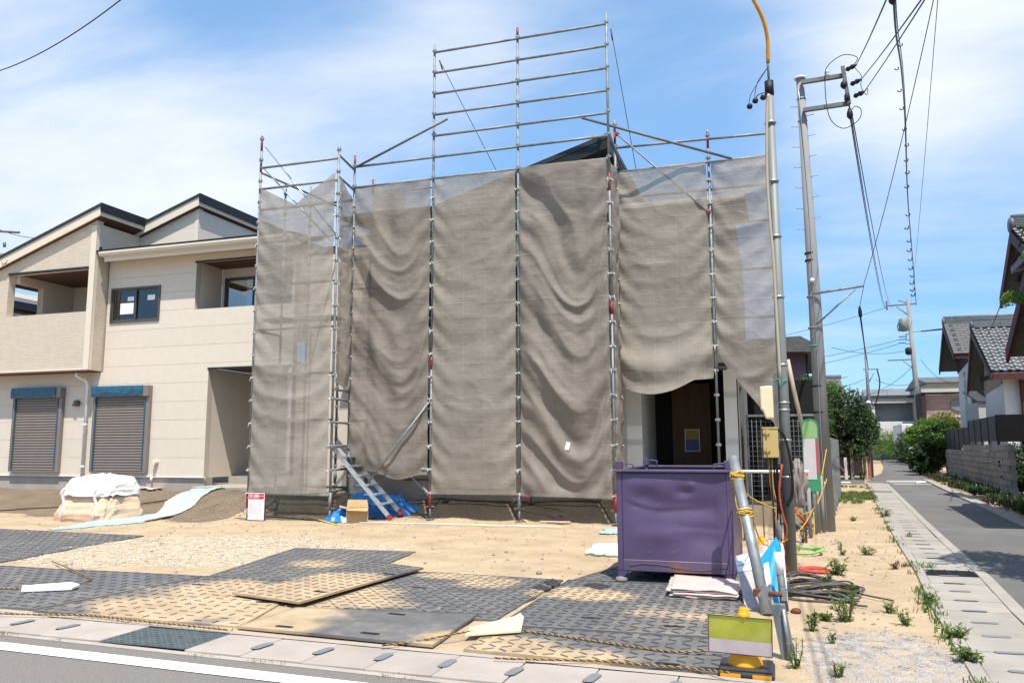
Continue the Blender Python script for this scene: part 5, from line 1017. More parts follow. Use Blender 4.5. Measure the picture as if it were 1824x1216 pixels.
# ------------------------------------------------------------------ small sign on a post, fence by the lane
mat('sign_green', (0.04, 0.24, 0.11), 0.45, var=0.08, bump=0); mat('sign_white', (0.50, 0.46, 0.44), 0.5, var=0.05, bump=0); mat('sign_red', (0.36, 0.08, 0.10), 0.5, var=0.08, bump=0); mat('sign_lime', (0.24, 0.38, 0.15), 0.5, var=0.06, bump=0)
sg = thing('standing_sign', 'tall round-topped sign in green white and red on a short post', 'sign', (0.55, 13.9, 0))
def roundtop(x0, x1, z0, z1, y, n=12):
    r_ = (x1-x0)/2; c_ = (x0+x1)/2; return [(x0, y, z0), (x1, y, z0), (x1, y, z1-r_)]+[(c_+r_*math.cos(math.pi*i/n), y, z1-r_+r_*math.sin(math.pi*i/n)) for i in range(1, n)]+[(x0, y, z1-r_)]
s1 = MB().prism(roundtop(0.42, 0.675, 0.67, 1.84, 13.9), (0, 0.03, 0)).build('panel', 'sign_green', sg)
MB().prism(roundtop(0.435, 0.655, 1.52, 1.80, 13.897), (0, 0.002, 0)).build('print_head', 'sign_lime', s1); MB().box(0.432, 0.62, 13.896, 13.899, 0.86, 1.515).build('print_field', 'sign_white', s1); MB().box(0.622, 0.668, 13.896, 13.899, 0.95, 1.50).build('print_bar', 'sign_red', s1)
MB().tube([(0.56, 13.94, -.02), (0.56, 13.94, 1.2)], 0.03, 10).build('post', 'galvanised', sg)
F_ = thing('steel_fence', 'galvanised steel fence of perforated posts beside the lane', 'fence', (1.2, 19, 0))
fp = [(0.83+0.087*i*1.45, 15.0+i*1.45) for i in range(8)]
for i, (x, y) in enumerate(fp):
    m = MB().box(x-0.04, x+0.04, y-0.025, y+0.025, -0.05, 1.56)
    m.build('post', 'galvanised', F_, bevel=0.004)
    if i < 3:
        h = MB()
        for kz in range(18): h.lathe((x, y-0.0255, 0.12+kz*0.08), [(0.012, 0), (0.012, 0.002)], 8, (0, -1, 0))
        h.build('post_holes', 'rubber_black', F_, kind='stuff')
for z in (0.25, 0.55, 0.95, 1.35): MB().tube([(fp[0][0]-.05, fp[0][1]-.04, z), (fp[-1][0]-.05, fp[-1][1], z)], 0.018, 8).build('fence_rail', 'galvanised', F_)
for (x, y, h) in ((0.46, 13.3, 0.75), (0.62, 14.2, 1.2), (0.70, 14.35, 0.9)):
    tag(single('stake', MB().tube([(x, y, -0.05), (x, y, h)], 0.03, 8), 'pole_concrete', ('thin grey stake standing next to the round-topped sign', 'tall grey stake next to the utility pole foot', 'low grey stake against the utility pole foot')[[0.75, 1.2, 0.9].index(h)], 'stake', (x, y, 0)), None, None, 'stakes along the plot edge')
# clutter in the passage behind the skip
gd = thing('guard_rail', 'white tube guard rail crossing the passage behind the skip', 'guard rail', (-0.1, 12.6, 0))
MB().tube([(-0.55, 12.6, 1.02), (0.45, 12.6, 1.02)], 0.022, 8).build('rail', 'tie_white', gd)
for i in range(7): MB().tube([(-0.5+i*0.145, 12.6, 0), (-0.5+i*0.145, 12.6, 1.0)], 0.010 if i % 3 else 0.02, 6).build('upright', 'galv_dull', gd)
MB().tube([(0.2, 12.55, 0.5), (0.42, 12.55, 1.0)], 0.03, 6).tube([(0.42, 12.55, 0.25), (0.2, 12.55, 0.5)], 0.03, 6).build('red_brace', 'paint_orange_red', gd)
wf = thing('wire_screen', 'dark wire mesh screen standing in the shaded passage', 'screen', (0.1, 16.2, 0))
q = MB()
for i in range(16): q.tube([(-0.5+i*0.085, 16.3, 0.2), (-0.5+i*0.085, 16.3, 1.9)], 0.006, 4)
for i in range(18): q.tube([(-0.5, 16.3, 0.25+i*0.095), (0.8, 16.3, 0.25+i*0.095)], 0.005, 4)
q.build('mesh', 'galv_dull', wf); MB().box(-0.5, 0.8, 16.9, 16.95, 0.1, 2.7).build('dark_backdrop', 'room_black', wf); MB().box(-0.52, -0.48, 16.28, 16.32, 0, 2).box(.78, .82, 16.28, 16.32, 0, 2).box(-.48, .78, 16.28, 16.32, 1.96, 2).build('frame', 'galvanised', wf)  # black sheet behind the mesh is added, standing in for the passage's shade
# ------------------------------------------------------------------ things lying on the plot
mat('foam_blue', (0.36, 0.555, 0.535), 0.6, var=0.08, scale=4, bump=0.1); mat('foam_white', (0.52, 0.61, 0.56), 0.7, var=0.08, scale=4, bump=0.15)
mat('foil_pink', (0.64, 0.47, 0.42), 0.4, var=0.08, scale=4, bump=0.15, bscale=25); mat('plywood_pale', (0.66, 0.58, 0.33), 0.7, var=0.10, scale=2, bump=0.05, stretch=(1, 6, 1))
mat('bag_orange', (0.60, 0.42, 0.29), 0.7, var=0.10, scale=3, bump=0.3, bscale=22); mat('bag_white', (0.72, 0.68, 0.64), 0.6, var=0.05, scale=3, bump=0.3, bscale=18)
mat('tarp_blue', (0.015, 0.17, 0.48), 0.35, var=0.2, scale=6, bump=0.5, bscale=16, spec=0.5); mat('cardboard', (0.46, 0.30, 0.14), 0.8, var=0.1, scale=4, bump=0.05)
mat('stone_grey', (0.26, 0.22, 0.19), 0.9, var=0.25, scale=20, bump=0.3); mat('gravel_pale', (0.52, 0.455, 0.355), 0.9, var=0.2, scale=20, bump=0.2, objvar=0.0); mat('gravel_grey', (0.33, 0.32, 0.32), 0.9, var=0.25, scale=30, bump=0.2)
for n_ in ('gravel_pale', 'gravel_grey'):
    t = MATS[n_].node_tree; b = t.nodes['Principled BSDF']; lk = b.inputs['Base Color'].links[0].from_socket; geo = N(t, 'ShaderNodeNewGeometry'); v = N(t, 'ShaderNodeVectorMath', operation='SCALE'); t.links.new(lk, v.inputs[0]); t.links.new(math_n(t, 'ADD', math_n(t, 'MULTIPLY', geo.outputs['Random Per Island'], 0.5), 0.72), v.inputs['Scale']); t.links.new(v.outputs[0], b.inputs['Base Color'])
def gzz(x, y): return max(gz(x, y), 0.0 if -9.7 < x < 0 and 5.3 < y < 8.4 else -1)
OCT = [(1, 0, 0), (-1, 0, 0), (0, 1, 0), (0, -1, 0), (0, 0, 1), (0, 0, -1)]; OF = [(0, 2, 4), (2, 1, 4), (1, 3, 4), (3, 0, 4), (2, 0, 5), (1, 2, 5), (3, 1, 5), (0, 3, 5)]
def scatter(name, m, label, pts_, smin, smax, kind='stuff', seed=1, flat=0.65):
    rr = random.Random(seed); mb = MB()
    for (x, y) in pts_:
        s = smin+(smax-smin)*rr.random()**2.5; a = rr.random()*6.28; k = len(mb.v); z = gz(x, y)
        for ox, oy, oz in OCT:
            j = rr.uniform(0.7, 1.2); px1, py1 = ox*s*j*rr.uniform(.8, 1.3), oy*s*j
            mb.v.append((x+px1*math.cos(a)-py1*math.sin(a)+oz*s*.25, y+px1*math.sin(a)+py1*math.cos(a), z+s*0.15+oz*s*flat*j))
        for f in OF: mb.face([k+i for i in f])
    return tag(mb.build(name, m), label, None, None, kind)
rr = random.Random(5); P = []
# pale gravel spread between the left mats
while len(P) < 30000:
    x, y = rr.uniform(-10.6, -4.6), rr.uniform(6.9, 12.3)
    e = ((x+7.6)/2.7)**2+((y-9.35-0.20*(x+7.6))/1.75)**2+0.5*nz(x, y, 0, 0.9)
    if rr.random() < 1.0-smooth(0.55, 1.25, e): P.append((x, y))
scatter('gravel', 'gravel_pale', 'pale crushed gravel spread over the sand', P, 0.005, 0.016, seed=2, flat=0.45)
P = [(rr.uniform(-13, 1.0), rr.uniform(5.5, 14.6)) for _ in range(2600)]+[(rr.uniform(-14, -10), rr.uniform(12.5, 15.5)) for _ in range(700)]+[(rr.uniform(-10.5, 0.4), rr.uniform(14.2, 15.3)) for _ in range(700)]+[(rr.gauss(-10.5, .4), rr.gauss(14.1, .3)) for _ in range(900)]+[(rr.uniform(0.2, 1.5), rr.uniform(6, 16)) for _ in range(500)]
P = [p for p in P if p[0] < lane_left(p[1])-.03]
scatter('pebbles', 'stone_grey', 'scattered small stones and clods on the sand', P, 0.004, 0.028, seed=3)
P = []
while len(P) < 14000:
    x, y = rr.uniform(0.0, 1.2), rr.uniform(5.15, 7.4)
    if x < lane_left(y)-.03 and rr.random() < 1-smooth(0.6, 1.3, ((x-.65)/.6)**2+((y-5.6)/1.25)**2+.4*nz(x, y, 3, 1.5)): P.append((x, y))
scatter('crushed_stone', 'gravel_grey', 'grey crushed stone at the corner of the plot', P, 0.003, 0.009, seed=4)
# filled bulk bag
bc = aG(152, 925, 0.03); bc = Vector((bc.x, bc.y+0.35, 0.05))
bag = thing('bulk_bag', 'orange and white woven bulk bag slumped on the dirt before the house', 'bulk bag', tuple(bc), None)
def bagshape(hw, hd, h, z0, seed, top):
    def f(u, v):
        a = u*2*math.pi; ca, sa = math.cos(a), math.sin(a); p = 0.42
        rx = hw*math.copysign(abs(ca)**p, ca); ry = hd*math.copysign(abs(sa)**p, sa)
        k = (1.08-0.22*v**2) if not top else (1.0-0.30*v**1.6-0.55*smooth(0.75, 1.0, v))
        w = 1+0.08*nz(ca*2, sa*2, v*2+seed)+0.05*nz(ca*5, sa*5, v*5+seed)
        fold = 0.06*abs(nz(ca*3+seed, sa*3, v*6)); w += 0.05*abs(nz(ca*4+sa*2, sa*5, v*4+seed*2))+0.03*abs(nz(ca*9, sa*9, v*3))
        return (bc.x+rx*k*w+0.04*v, bc.y+ry*k*w, bc.z+z0+h*v-(0.02 if not top else 0)+fold+ (0.05*nz(ca*2, sa*2, seed) if v > .1 else 0))
    return f
m = MB(); m.grid(bagshape(0.60, 0.50, 0.50, -0.05, 2, False), 96, 26); m.build('bag_body', 'bag_orange', bag)
m = MB(); m.grid(bagshape(0.60, 0.50, 0.40, 0.42, 7, True), 96, 22); m.poly([bagshape(0.60, 0.50, 0.40, 0.42, 7, True)(i/96, 1.0) for i in range(96)], True); m.build('bag_cover', 'bag_white', bag)
for a in (-.38, .40):
    s_ = MB(); pts_ = []
    for i in range(14): t = i/13; pts_.append((bc.x+a+0.03*math.sin(t*6), bc.y-0.555-0.02*math.sin(t*9)+0.05*t, bc.z-0.02+0.58*t))
    for i in range(13): s_.beam(pts_[i], pts_[i+1], 0.01, 0.06, (0, -1, 0.01))
    s_.build('bag_strap', 'bag_white', bag)
# insulation foam sheets lying along the bank
def flatsheet(name, label, cat, pix, m, z, th=0.02, grp=None, nsub=8, bumpz=0.012, seed=0):
    A, B, C, D = [aG(x, y, zz) for x, y, zz in pix]; mb = MB()
    top = lambda u, v: A.lerp(B, u).lerp(D.lerp(C, u), v)
    f = lambda u, v: (lambda p: (p.x+0.05*nz(p.y*3, u*3, seed)*(1 if 0.02 < u < .98 else 2.5), p.y+0.16*(v-.5)*nz(u*5, v*1.5, seed)+0.05*(abs(v-.5) > .45)*nz(u*14, v, seed), max(p.z, gz(p.x, p.y))+z+bumpz*abs(nz(p.x*2, p.y*2, seed))))(top(u, v))
    mb.grid(f, nsub*3, nsub)
    c_ = (A+B+C+D)/4; return single(name, mb, m, label, cat, (c_.x, c_.y, c_.z), grp, solid=th)
flatsheet('foam_sheet', 'long pale blue insulation sheet lying on the sand in front of the bulk bag', 'insulation sheet', ((92, 945, 0), (255, 932, 0), (300, 914, .05), (190, 926, .02)), 'foam_blue', 0.012, 0.03, 'loose insulation sheets', seed=1)
flatsheet('foam_sheet', 'pale white-green insulation sheet in the middle of the strip', 'insulation sheet', ((250, 930, .02), (345, 912, .05), (400, 890, .15), (300, 905, .08)), 'foam_white', 0.02, 0.03, 'loose insulation sheets', seed=2)
flatsheet('foam_sheet', 'crumpled pale blue insulation sheet nearest the stair tower', 'insulation sheet', ((310, 912, .08), (400, 895, .15), (425, 884, .2), (350, 890, .18)), 'foam_blue', 0.025, 0.03, 'loose insulation sheets', bumpz=0.05, seed=3)
flatsheet('foam_sheet', 'white foam sheet sticking out from behind the skip', 'insulation sheet', ((1040, 988, 0), (1120, 994, 0), (1120, 972, 0), (1062, 973, 0)), 'foam_white', 0.02, 0.04, 'loose insulation sheets', seed=4)
flatsheet('foam_sheet', 'small turquoise foam sheet farther back beside the skip', 'insulation sheet', ((1070, 951, 0), (1110, 953, 0), (1110, 944, 0), (1075, 945, 0)), 'foam_blue', 0.02, 0.03, 'loose insulation sheets', seed=5)
flatsheet('foam_sheet', 'small pale board scrap lying before the house wall', 'board scrap', ((238, 881, .25), (268, 884, .25), (290, 880, .28), (255, 877, .3)), 'foil_pink', 0.05, 0.03, None, seed=6)
# stack of folded pink foil sheets
fs = thing('folded_sheets', 'stack of folded pinkish foil sheets in front of the skip', 'folded sheets', (-0.72, 7.95, 0.02))
for i, (dx, dw) in enumerate(((0, 0), (0.02, -.01), (-.015, .015), (0.01, 0))):
    m = MB(); z = 0.04+i*0.021; Q = [aG(1192+dx*100, 1062, 0.03), aG(1312, 1069, 0.03), aG(1316, 1046, 0.03), aG(1200, 1036, 0.03)]
    def f(u, v, z=z, Q=Q, i=i, dx=dx, dw=dw):
        p = Q[0].lerp(Q[1], u).lerp(Q[3].lerp(Q[2], u), v); return (p.x+dx+dw*(u-.5)+0.01*nz(v*4, i), p.y+0.02*nz(u*4, i*3)+dw, z+0.010*nz(u*4, v*3, i*2)-0.02*smooth(.85, 1, u)*(i == 3))
    m.grid(f, 24, 10); m.build('folded_layer', 'foil_pink', fs, solid=0.014)
# white strip board and plywood offcut
def slab(name, label, cat, poly, m, th): 
    c_ = sum(poly, Vector())/len(poly); return single(name, MB().prism(poly, (0, 0, -th)), m, label, cat, tuple(c_))
slab('board_strip', 'long white board strip lying on the dark mat near the gutter', 'board', [aG(38, 1050, .05), aG(128, 1046, .05), aG(142, 1040, .06), aG(126, 1036, .06), aG(40, 1042, .05)], 'paper_white', 0.02)
slab('plywood_offcut', 'pointed pale plywood offcut lying over the upper tiger rope', 'plywood', [aG(828, 1129, .05), aG(928, 1122, .05), aG(933, 1098, .10), aG(927, 1091, .11), aG(915, 1097, .10), aG(838, 1116, .07)], 'plywood_pale', 0.014)
# rubber pads and a stone near the skip foot
for i, (pix, lab) in enumerate(((((948, 1045), (968, 1049), (980, 1046), (962, 1040)), 'black rubber pad farthest from the skip'), (((970, 1035), (988, 1043), (997, 1040), (985, 1033)), 'black rubber pad tilted in the middle of three'), (((1043, 1040), (1066, 1047), (1086, 1042), (1060, 1037)), 'black rubber pad beside the skip foot'))):
    P = [aG(x, y, 0.03) for x, y in pix]; c_ = sum(P, Vector())/4; P = [c_+(p-c_)*1.15 for p in P]
    single('rubber_pad', MB().prism([p+Vector((0, 0, 0.02*(j > 1)*(i == 1))) for j, p in enumerate(P)], (0, 0, -0.03)), 'base_black', lab, 'rubber pad', (c_.x, c_.y, 0), 'rubber pads near the skip', bevel=0.006)
def stone(label, x, y, s, m='stone_grey', grp='stones on the sand', name='stone'):
    q = MB(); sd = x*7; q.grid(lambda u, v: ((x+s*(1+.3*nz(u*3, v*3, sd))*math.sin(v*math.pi)*math.cos(u*6.283)), (y+s*.9*(1+.3*nz(u*3+5, v*3, sd))*math.sin(v*math.pi)*math.sin(u*6.283)), gzz(x, y)+s*.4-s*.75*math.cos(v*math.pi)), 10, 7)
    return single(name, q, m, label, 'stone', (x, y, gzz(x, y)), grp)
p = aG(960, 1022); stone('grey stone lying alone behind the rubber pads', p.x, p.y, 0.035)
p = aG(902, 984); stone('small dark stone in the middle of the sand', p.x, p.y, 0.025)
p = aG(1418, 1092); stone('reddish stone beside the leaning boards', p.x, p.y, 0.04, 'rust_brown')
# blue tarp heap and cardboard box at the stair
def heap(label, cx1, cy1, a, b, h, m, seed, name='tarp', cat='tarp', grp=None):
    q = MB()
    def f(u, v):
        an = u*2*math.pi; r_ = v; x = cx1+a*r_*math.cos(an)*(1+.25*nz(math.cos(an)*2, math.sin(an)*2, seed)); y = cy1+b*r_*math.sin(an)*(1+.25*nz(math.cos(an)*2, math.sin(an)*2, seed+5))
        e = max(0, 1-r_**2.2); z = gz(x, y)+h*e*(0.75+0.6*nz(x*3, y*3, seed))+0.16*e*abs(nz(x*6, y*6, seed+2))+0.06*e*abs(nz(x*14, y*14, seed+3)); return (x, y, z+0.01)
    q.grid(f, 72, 26); return single(name, q, m, label, cat, (cx1, cy1, gz(cx1, cy1)), grp)
heap('crumpled bright blue tarp lying by the foot of the stair', -7.85, 13.62, 0.38, 0.30, 0.22, 'tarp_blue', 3, grp='blue tarps')
heap('larger blue tarp heap in the shade under the stair', -7.65, 14.75, 0.85, 0.30, 0.35, 'tarp_blue', 9, grp='blue tarps')
bx = thing('cardboard_box', 'open cardboard box with raised flap beside the blue tarp', 'box', (-7.48, 13.55, 0))
ca, sa = math.cos(0.5), math.sin(0.5); R_ = lambda x, y, z: (-7.50+x*ca-y*sa, 13.58+x*sa+y*ca, z)
m = MB()
for (a, b, c_, d) in ((-.2, .2, -.14, -.13), (-.2, .2, .13, .14), (-.2, -.19, -.13, .13), (.19, .2, -.13, .13)):
    m.prism([R_(a, c_, 0.01), R_(b, c_, 0.01), R_(b, d, 0.01), R_(a, d, 0.01)], (0, 0, 0.26))
m.prism([R_(-.2, -.14, 0.005), R_(.2, -.14, .005), R_(.2, .14, .005), R_(-.2, .14, .005)], (0, 0, .006)); m.build('box_body', 'cardboard', bx)
for P in ([R_(-.2, -.14, .27), R_(.2, -.14, .27), R_(.18, -.25, .22), R_(-.18, -.25, .24)], [R_(-.2, .14, .27), R_(.2, .14, .27), R_(.18, .2, .40), R_(-.18, .2, .41)], [R_(-.2, -.14, .27), R_(-.2, .14, .27), R_(-.33, .12, .31), R_(-.33, -.12, .29)]): MB().poly(P).build('flap', 'cardboard', bx, solid=0.005)
# safety sign
mat('safety_red', (0.60, 0.02, 0.03), 0.5, var=0.04, bump=0); mat('sign_paper', (0.78, 0.72, 0.71), 0.6, var=0.03, bump=0); mat('ink_grey', (0.35, 0.33, 0.34), 0.7, var=0.05, bump=0)
ss = thing('safety_sign', 'white safety notice with a red heading standing before the tower', 'sign', (-9.55, 13.25, 0))
sx0, sx1, sy, sz0, sz1 = -9.70, -9.34, 13.28, 0.0, 0.53
MB().box(sx0, sx1, sy, sy+.012, sz0+.02, sz1).build('panel', 'sign_paper', ss); MB().box(sx0+.01, sx1-.01, sy-.003, sy-.001, sz1-.115, sz1-.012).build('heading', 'safety_red', ss)
text_mesh('安全', 0.085, facing((sx0+.105, sy-.005, sz1-.065)), 'paper_white', ss); text_mesh('第一', 0.085, facing((sx1-.105, sy-.005, sz1-.065)), 'paper_white', ss)
MB().box(-9.535, -9.505, sy-.006, sy-.004, sz1-.075, sz1-.055).box(-9.525, -9.515, sy-.006, sy-.004, sz1-.085, sz1-.0755).box(-9.525, -9.515, sy-.006, sy-.004, sz1-.0545, sz1-.045).build('cross_mark', 'paper_white', ss)
lk = MB(); rr = random.Random(8)
for i in range(15):
    z = sz1-.145-i*.022; x = sx0+.02
    while x < sx1-.05:
        w = rr.uniform(.01, .07); x2 = min(x+w, sx1-.02)
        if rr.random() < .6: lk.box(x, x2, sy-.002, sy-.001, z, z+.005)
        x = x2+.012
lk.build('print_lines', 'ink_grey', ss, kind='stuff'); MB().box(sx0+.03, sx0+.05, sy+.013, sy+.1, 0, 0.3).box(sx1-.05, sx1-.03, sy+.013, sy+.1, 0, .3).build('legs', 'plywood_brown', ss, kind='stuff')
# planks, rods and sticks along the bank
mat('timber_grey', (0.34, 0.27, 0.19), 0.85, var=0.2, scale=3, bump=0.1)
def stick(label, a, b, r, m, name='plank', cat='plank', w=None, grp='loose sticks along the scaffold foot'):
    a = Vector(a); b = Vector(b)
    q = MB().beam(a, b, w or r*2, r) if w else MB().tube([a, a.lerp(b, .5)+Vector((0, 0, .005)), b], r, 6)
    return single(name, q, m, label, cat, tuple(a), grp)
stick('yellow bamboo rod lying along the scaffold foot near the blue tarp', aG(545, 920, .03), aG(600, 934, .02), .012, 'cable_yellow', 'rod', 'rod')
stick('long pale rod lying on the sand behind the stair', aG(640, 930, .02), aG(1000, 938, .02), .010, 'tie_white', 'rod', 'rod')
stick('thin dark wire trailing before the bank towards the skip', aG(700, 933, .015), aG(1090, 930, .015), .006, 'cable_yellow', 'rod', 'rod')
stick('short pinkish board lying before the draped sheet', aG(962, 928, .04), aG(1016, 929, .04), .02, 'foil_pink', w=.06)
stick('pale timber lying before the safety sign', aG(440, 922, .03), aG(462, 922, .03), .02, 'timber_grey', w=.06)
stick('grey timber under the stair foot', aG(640, 925, .03), aG(668, 919, .03), .02, 'timber_grey', w=.07)
stick('grey timber beside the tower base plate', aG(552, 912, .04), aG(578, 905, .04), .02, 'timber_grey', w=.07)
single('dark_cable', MB().tube(curve([aG(0, 909, .14), aG(60, 905, .18), aG(130, 902, .2), aG(230, 899, .2), aG(300, 890, .26)], 8), 0.012, 5), 'cable_black', 'thin dark cable running along the dirt bank behind the bulk bag', 'cable', tuple(aG(0, 909, .14)))
single('dark_cable', MB().tube(curve([aG(350, 917, .03), aG(400, 921, .02), aG(440, 923, .02), aG(480, 920, .03), aG(540, 924, .02), aG(600, 931, .02)], 8), 0.010, 5), 'cable_black', 'dark cable trailing past the safety sign on the sand', 'cable', tuple(aG(350, 917, .03)))
# cable coils by the lamp pole
mat('cable_grey', (0.09, 0.082, 0.075), 0.6, var=0.2, scale=12, bump=0); mat('cable_red', (0.50, 0.07, 0.05), 0.5, var=0.12, bump=0); mat('hose_green', (0.22, 0.5, 0.12), 0.45, var=0.12, bump=0)
def coil(label, cx1, cy1, a, b, n, r, m, seed, name='cable_coil', grp=None, turns=1.0, h=0.10, tail=None):
    rr = random.Random(seed); P = []
    for k in range(n):
        ox, oy = rr.gauss(0, .08)*a, rr.gauss(0, .10)*b; sc = rr.uniform(.75, 1.08); ph = rr.random()*.5; zz1 = rr.uniform(0.0, h)
        for i in range(13):
            t = i/13*2*math.pi; x = cx1+ox+a*sc*math.cos(t+ph)+.02*rr.gauss(0, .4); y = cy1+oy+b*sc*math.sin(t+ph)+.02*rr.gauss(0, .4); P.append((x, y, max(gz(x, y), 0)+r+zz1*(0.6+.4*math.sin(t*2+seed))))
    if tail: P += tail
    return single(name, MB().tube(curve(P, 3), r, 5), m, label, 'cable', (cx1, cy1, 0), grp)
coil('big tangled coil of dark cable beside the foot of the lamp pole', 0.34, 8.55, 0.36, 0.34, 13, 0.009, 'cable_grey', 4, h=.12, tail=[(0.75, 8.3, .02), (0.95, 8.1, .02)])
coil('flattened loops of dark cable in front of the big coil', 0.28, 8.05, 0.36, 0.16, 7, 0.010, 'cable_grey', 6, h=.07, tail=[(0.6, 7.8, .02), (0.7, 7.75, .02)])
coil('coil of red cable behind the lamp pole foot', 0.32, 9.75, 0.26, 0.16, 6, 0.009, 'cable_red', 12, h=.03)
coil('loop of green hose on the sand behind the lamp pole', 0.33, 11.4, 0.20, 0.34, 2, 0.014, 'hose_green', 15, name='hose_coil', h=.05)
heap('crumpled red and white plastic strips behind the leaning tube', -0.08, 11.0, 0.25, 0.6, 0.10, 'foil_pink', 21, 'plastic_strip', 'plastic sheet')
heap('crumpled yellow plastic scrap behind the leaning tube', -0.22, 11.9, 0.10, 0.3, 0.10, 'cone_orange', 24, 'plastic_strip', 'plastic sheet')
single('cable_fitting', MB().lathe((-0.0, 9.05, 0.42), [(0.02, 0), (0.03, 0.01), (0.03, 0.13), (0.012, 0.17), (0.012, 0.2)], 12), 'galvanised', 'grey metal fitting hanging among the cables of the lamp pole', 'fitting', (0, 9.05, .42))
tag(single('sand_bag', MB().grid(lambda u, v: (0.26+.075*math.cos(u*6.283)*math.sin(v*3.14)**.6*(1+.9*nz(math.cos(u*6.283)*2, math.sin(u*6.283)*2, v*5)), 10.9+.09*math.sin(u*6.283)*math.sin(v*3.14)**.6*(1+.9*nz(math.cos(u*6.283)*2, math.sin(u*6.283)*2, v*5+3)), 0.93-.30*math.cos(v*3.14)+.03*nz(u*7, v*9)), 40, 30), 'stone_grey', 'bundled grey netting tied up behind the lamp pole', 'bundle', (0.27, 10.9, .6)), None, None)
# ------------------------------------------------------------------ tiled houses on the far side of the lane
mat('kawara', (0.12, 0.125, 0.13), 0.5, var=0.22, scale=5, bump=0.05, objvar=0.28, spec=0.5); mat('kawara_flat', (0.10, 0.098, 0.095), 0.55, var=0.25, scale=9, bump=0.05)
mat('timber_red', (0.075, 0.022, 0.02), 0.6, var=0.2, scale=4, bump=0.05); mat('gable_dark', (0.035, 0.02, 0.02), 0.8, var=0.15, bump=0.03)
mat('plaster_white', (0.62, 0.61, 0.58), 0.85, var=0.10, scale=1.3, bump=0.08, col2=(0.52, 0.50, 0.47), fac2=(0.5, 0.7), stretch=(1, 1, 0.4)); mat('plaster_beige', (0.30, 0.25, 0.17), 0.85, var=0.12, scale=2, bump=0.05)
mat('brick_pink', (0.30, 0.185, 0.15), 0.85, var=0.12, scale=3, bump=0); mat('mauve_wall', (0.20, 0.13, 0.145), 0.85, var=0.08, scale=1.5, bump=0.03); mat('copper_trim', (0.38, 0.15, 0.10), 0.5, var=0.2, bump=0)
mat('block_grey', (0.29, 0.265, 0.235), 0.9, var=0.15, scale=3, bump=0.2, bscale=40, col2=(0.11, 0.105, 0.10), fac2=(0.52, 0.75), objvar=0.15, detail=8); mat('fence_dark', (0.052, 0.053, 0.058), 0.5, var=0.1, bump=0); mat('fence_black', (0.012, 0.012, 0.014), 0.35, var=0.1, bump=0)
mat('grey_render', (0.42, 0.41, 0.39), 0.8, var=0.06, bump=0); mat('dark_bark', (0.07, 0.05, 0.035), 0.9, var=0.25, scale=8, bump=0.3); mat('car_dark', (0.04, 0.045, 0.055), 0.25, var=0.05, bump=0, spec=0.6)
nt_b = MATS['brick_pink'].node_tree; cob = N(nt_b, 'ShaderNodeTexCoord'); sb = N(nt_b, 'ShaderNodeSeparateXYZ'); nt_b.links.new(cob.outputs['Object'], sb.inputs[0]); cc = N(nt_b, 'ShaderNodeCombineXYZ'); nt_b.links.new(math_n(nt_b, 'ADD', sb.outputs[0], sb.outputs[1]), cc.inputs[0]); nt_b.links.new(sb.outputs[2], cc.inputs[1])
br = N(nt_b, 'ShaderNodeTexBrick'); br.inputs['Scale'].default_value = 1.0; br.inputs['Brick Width'].default_value = 0.42; br.inputs['Row Height'].default_value = 0.13; br.inputs['Mortar Size'].default_value = 0.012; br.inputs['Color1'].default_value = (0.33, 0.21, 0.175, 1); br.inputs['Color2'].default_value = (0.25, 0.15, 0.125, 1); br.inputs['Mortar'].default_value = (0.36, 0.31, 0.28, 1)
nt_b.links.new(cc.outputs[0], br.inputs['Vector']); nt_b.links.new(br.outputs['Color'], nt_b.nodes['Principled BSDF'].inputs['Base Color'])
def tile_mesh(w, l):       # one S-shaped roof tile in its own frame: x across, y down the slope, z out
    m = MB(); n = 8
    prof = lambda u: 0.034*math.sin(u*2*math.pi+0.6)*(1 if u < 0.55 else 0.75)
    m.grid(lambda u, v: (u*w*1.06, v*l*1.15, prof(u)+0.035*v), n, 1); k = m.pts([(i/n*w*1.06, l*1.15, prof(i/n)+0.035-0.03) for i in range(n+1)])
    for i in range(n): a = (n+1)+i; m.face((a, a+1, k+i+1, k+i))
    return m
def tiled_slope(parent, r0, r1, e0, w, l, name='roof_tile'):
    r0, r1, e0 = Vector(r0), Vector(r1), Vector(e0); ux_ = (r1-r0).normalized(); dy = (e0-r0).normalized(); nn = ux_.cross(dy)
    if nn.z < 0: nn = -nn
    off = OFF[parent.name]; nu = int((r1-r0).length/w); nv = int((e0-r0).length/l); src = None
    for j in range(nv):
        for i in range(nu):
            p = r0+ux_*(i*w)+dy*(j*l)+nn*0.02-off; M = Matrix(((ux_.x, dy.x, nn.x, p.x), (ux_.y, dy.y, nn.y, p.y), (ux_.z, dy.z, nn.z, p.z), (0, 0, 0, 1)))
            if src is None: src = tile_mesh(w, l).build(name, 'kawara', parent, local=True); src.matrix_local = M
            else: inst(src, name, M, parent)
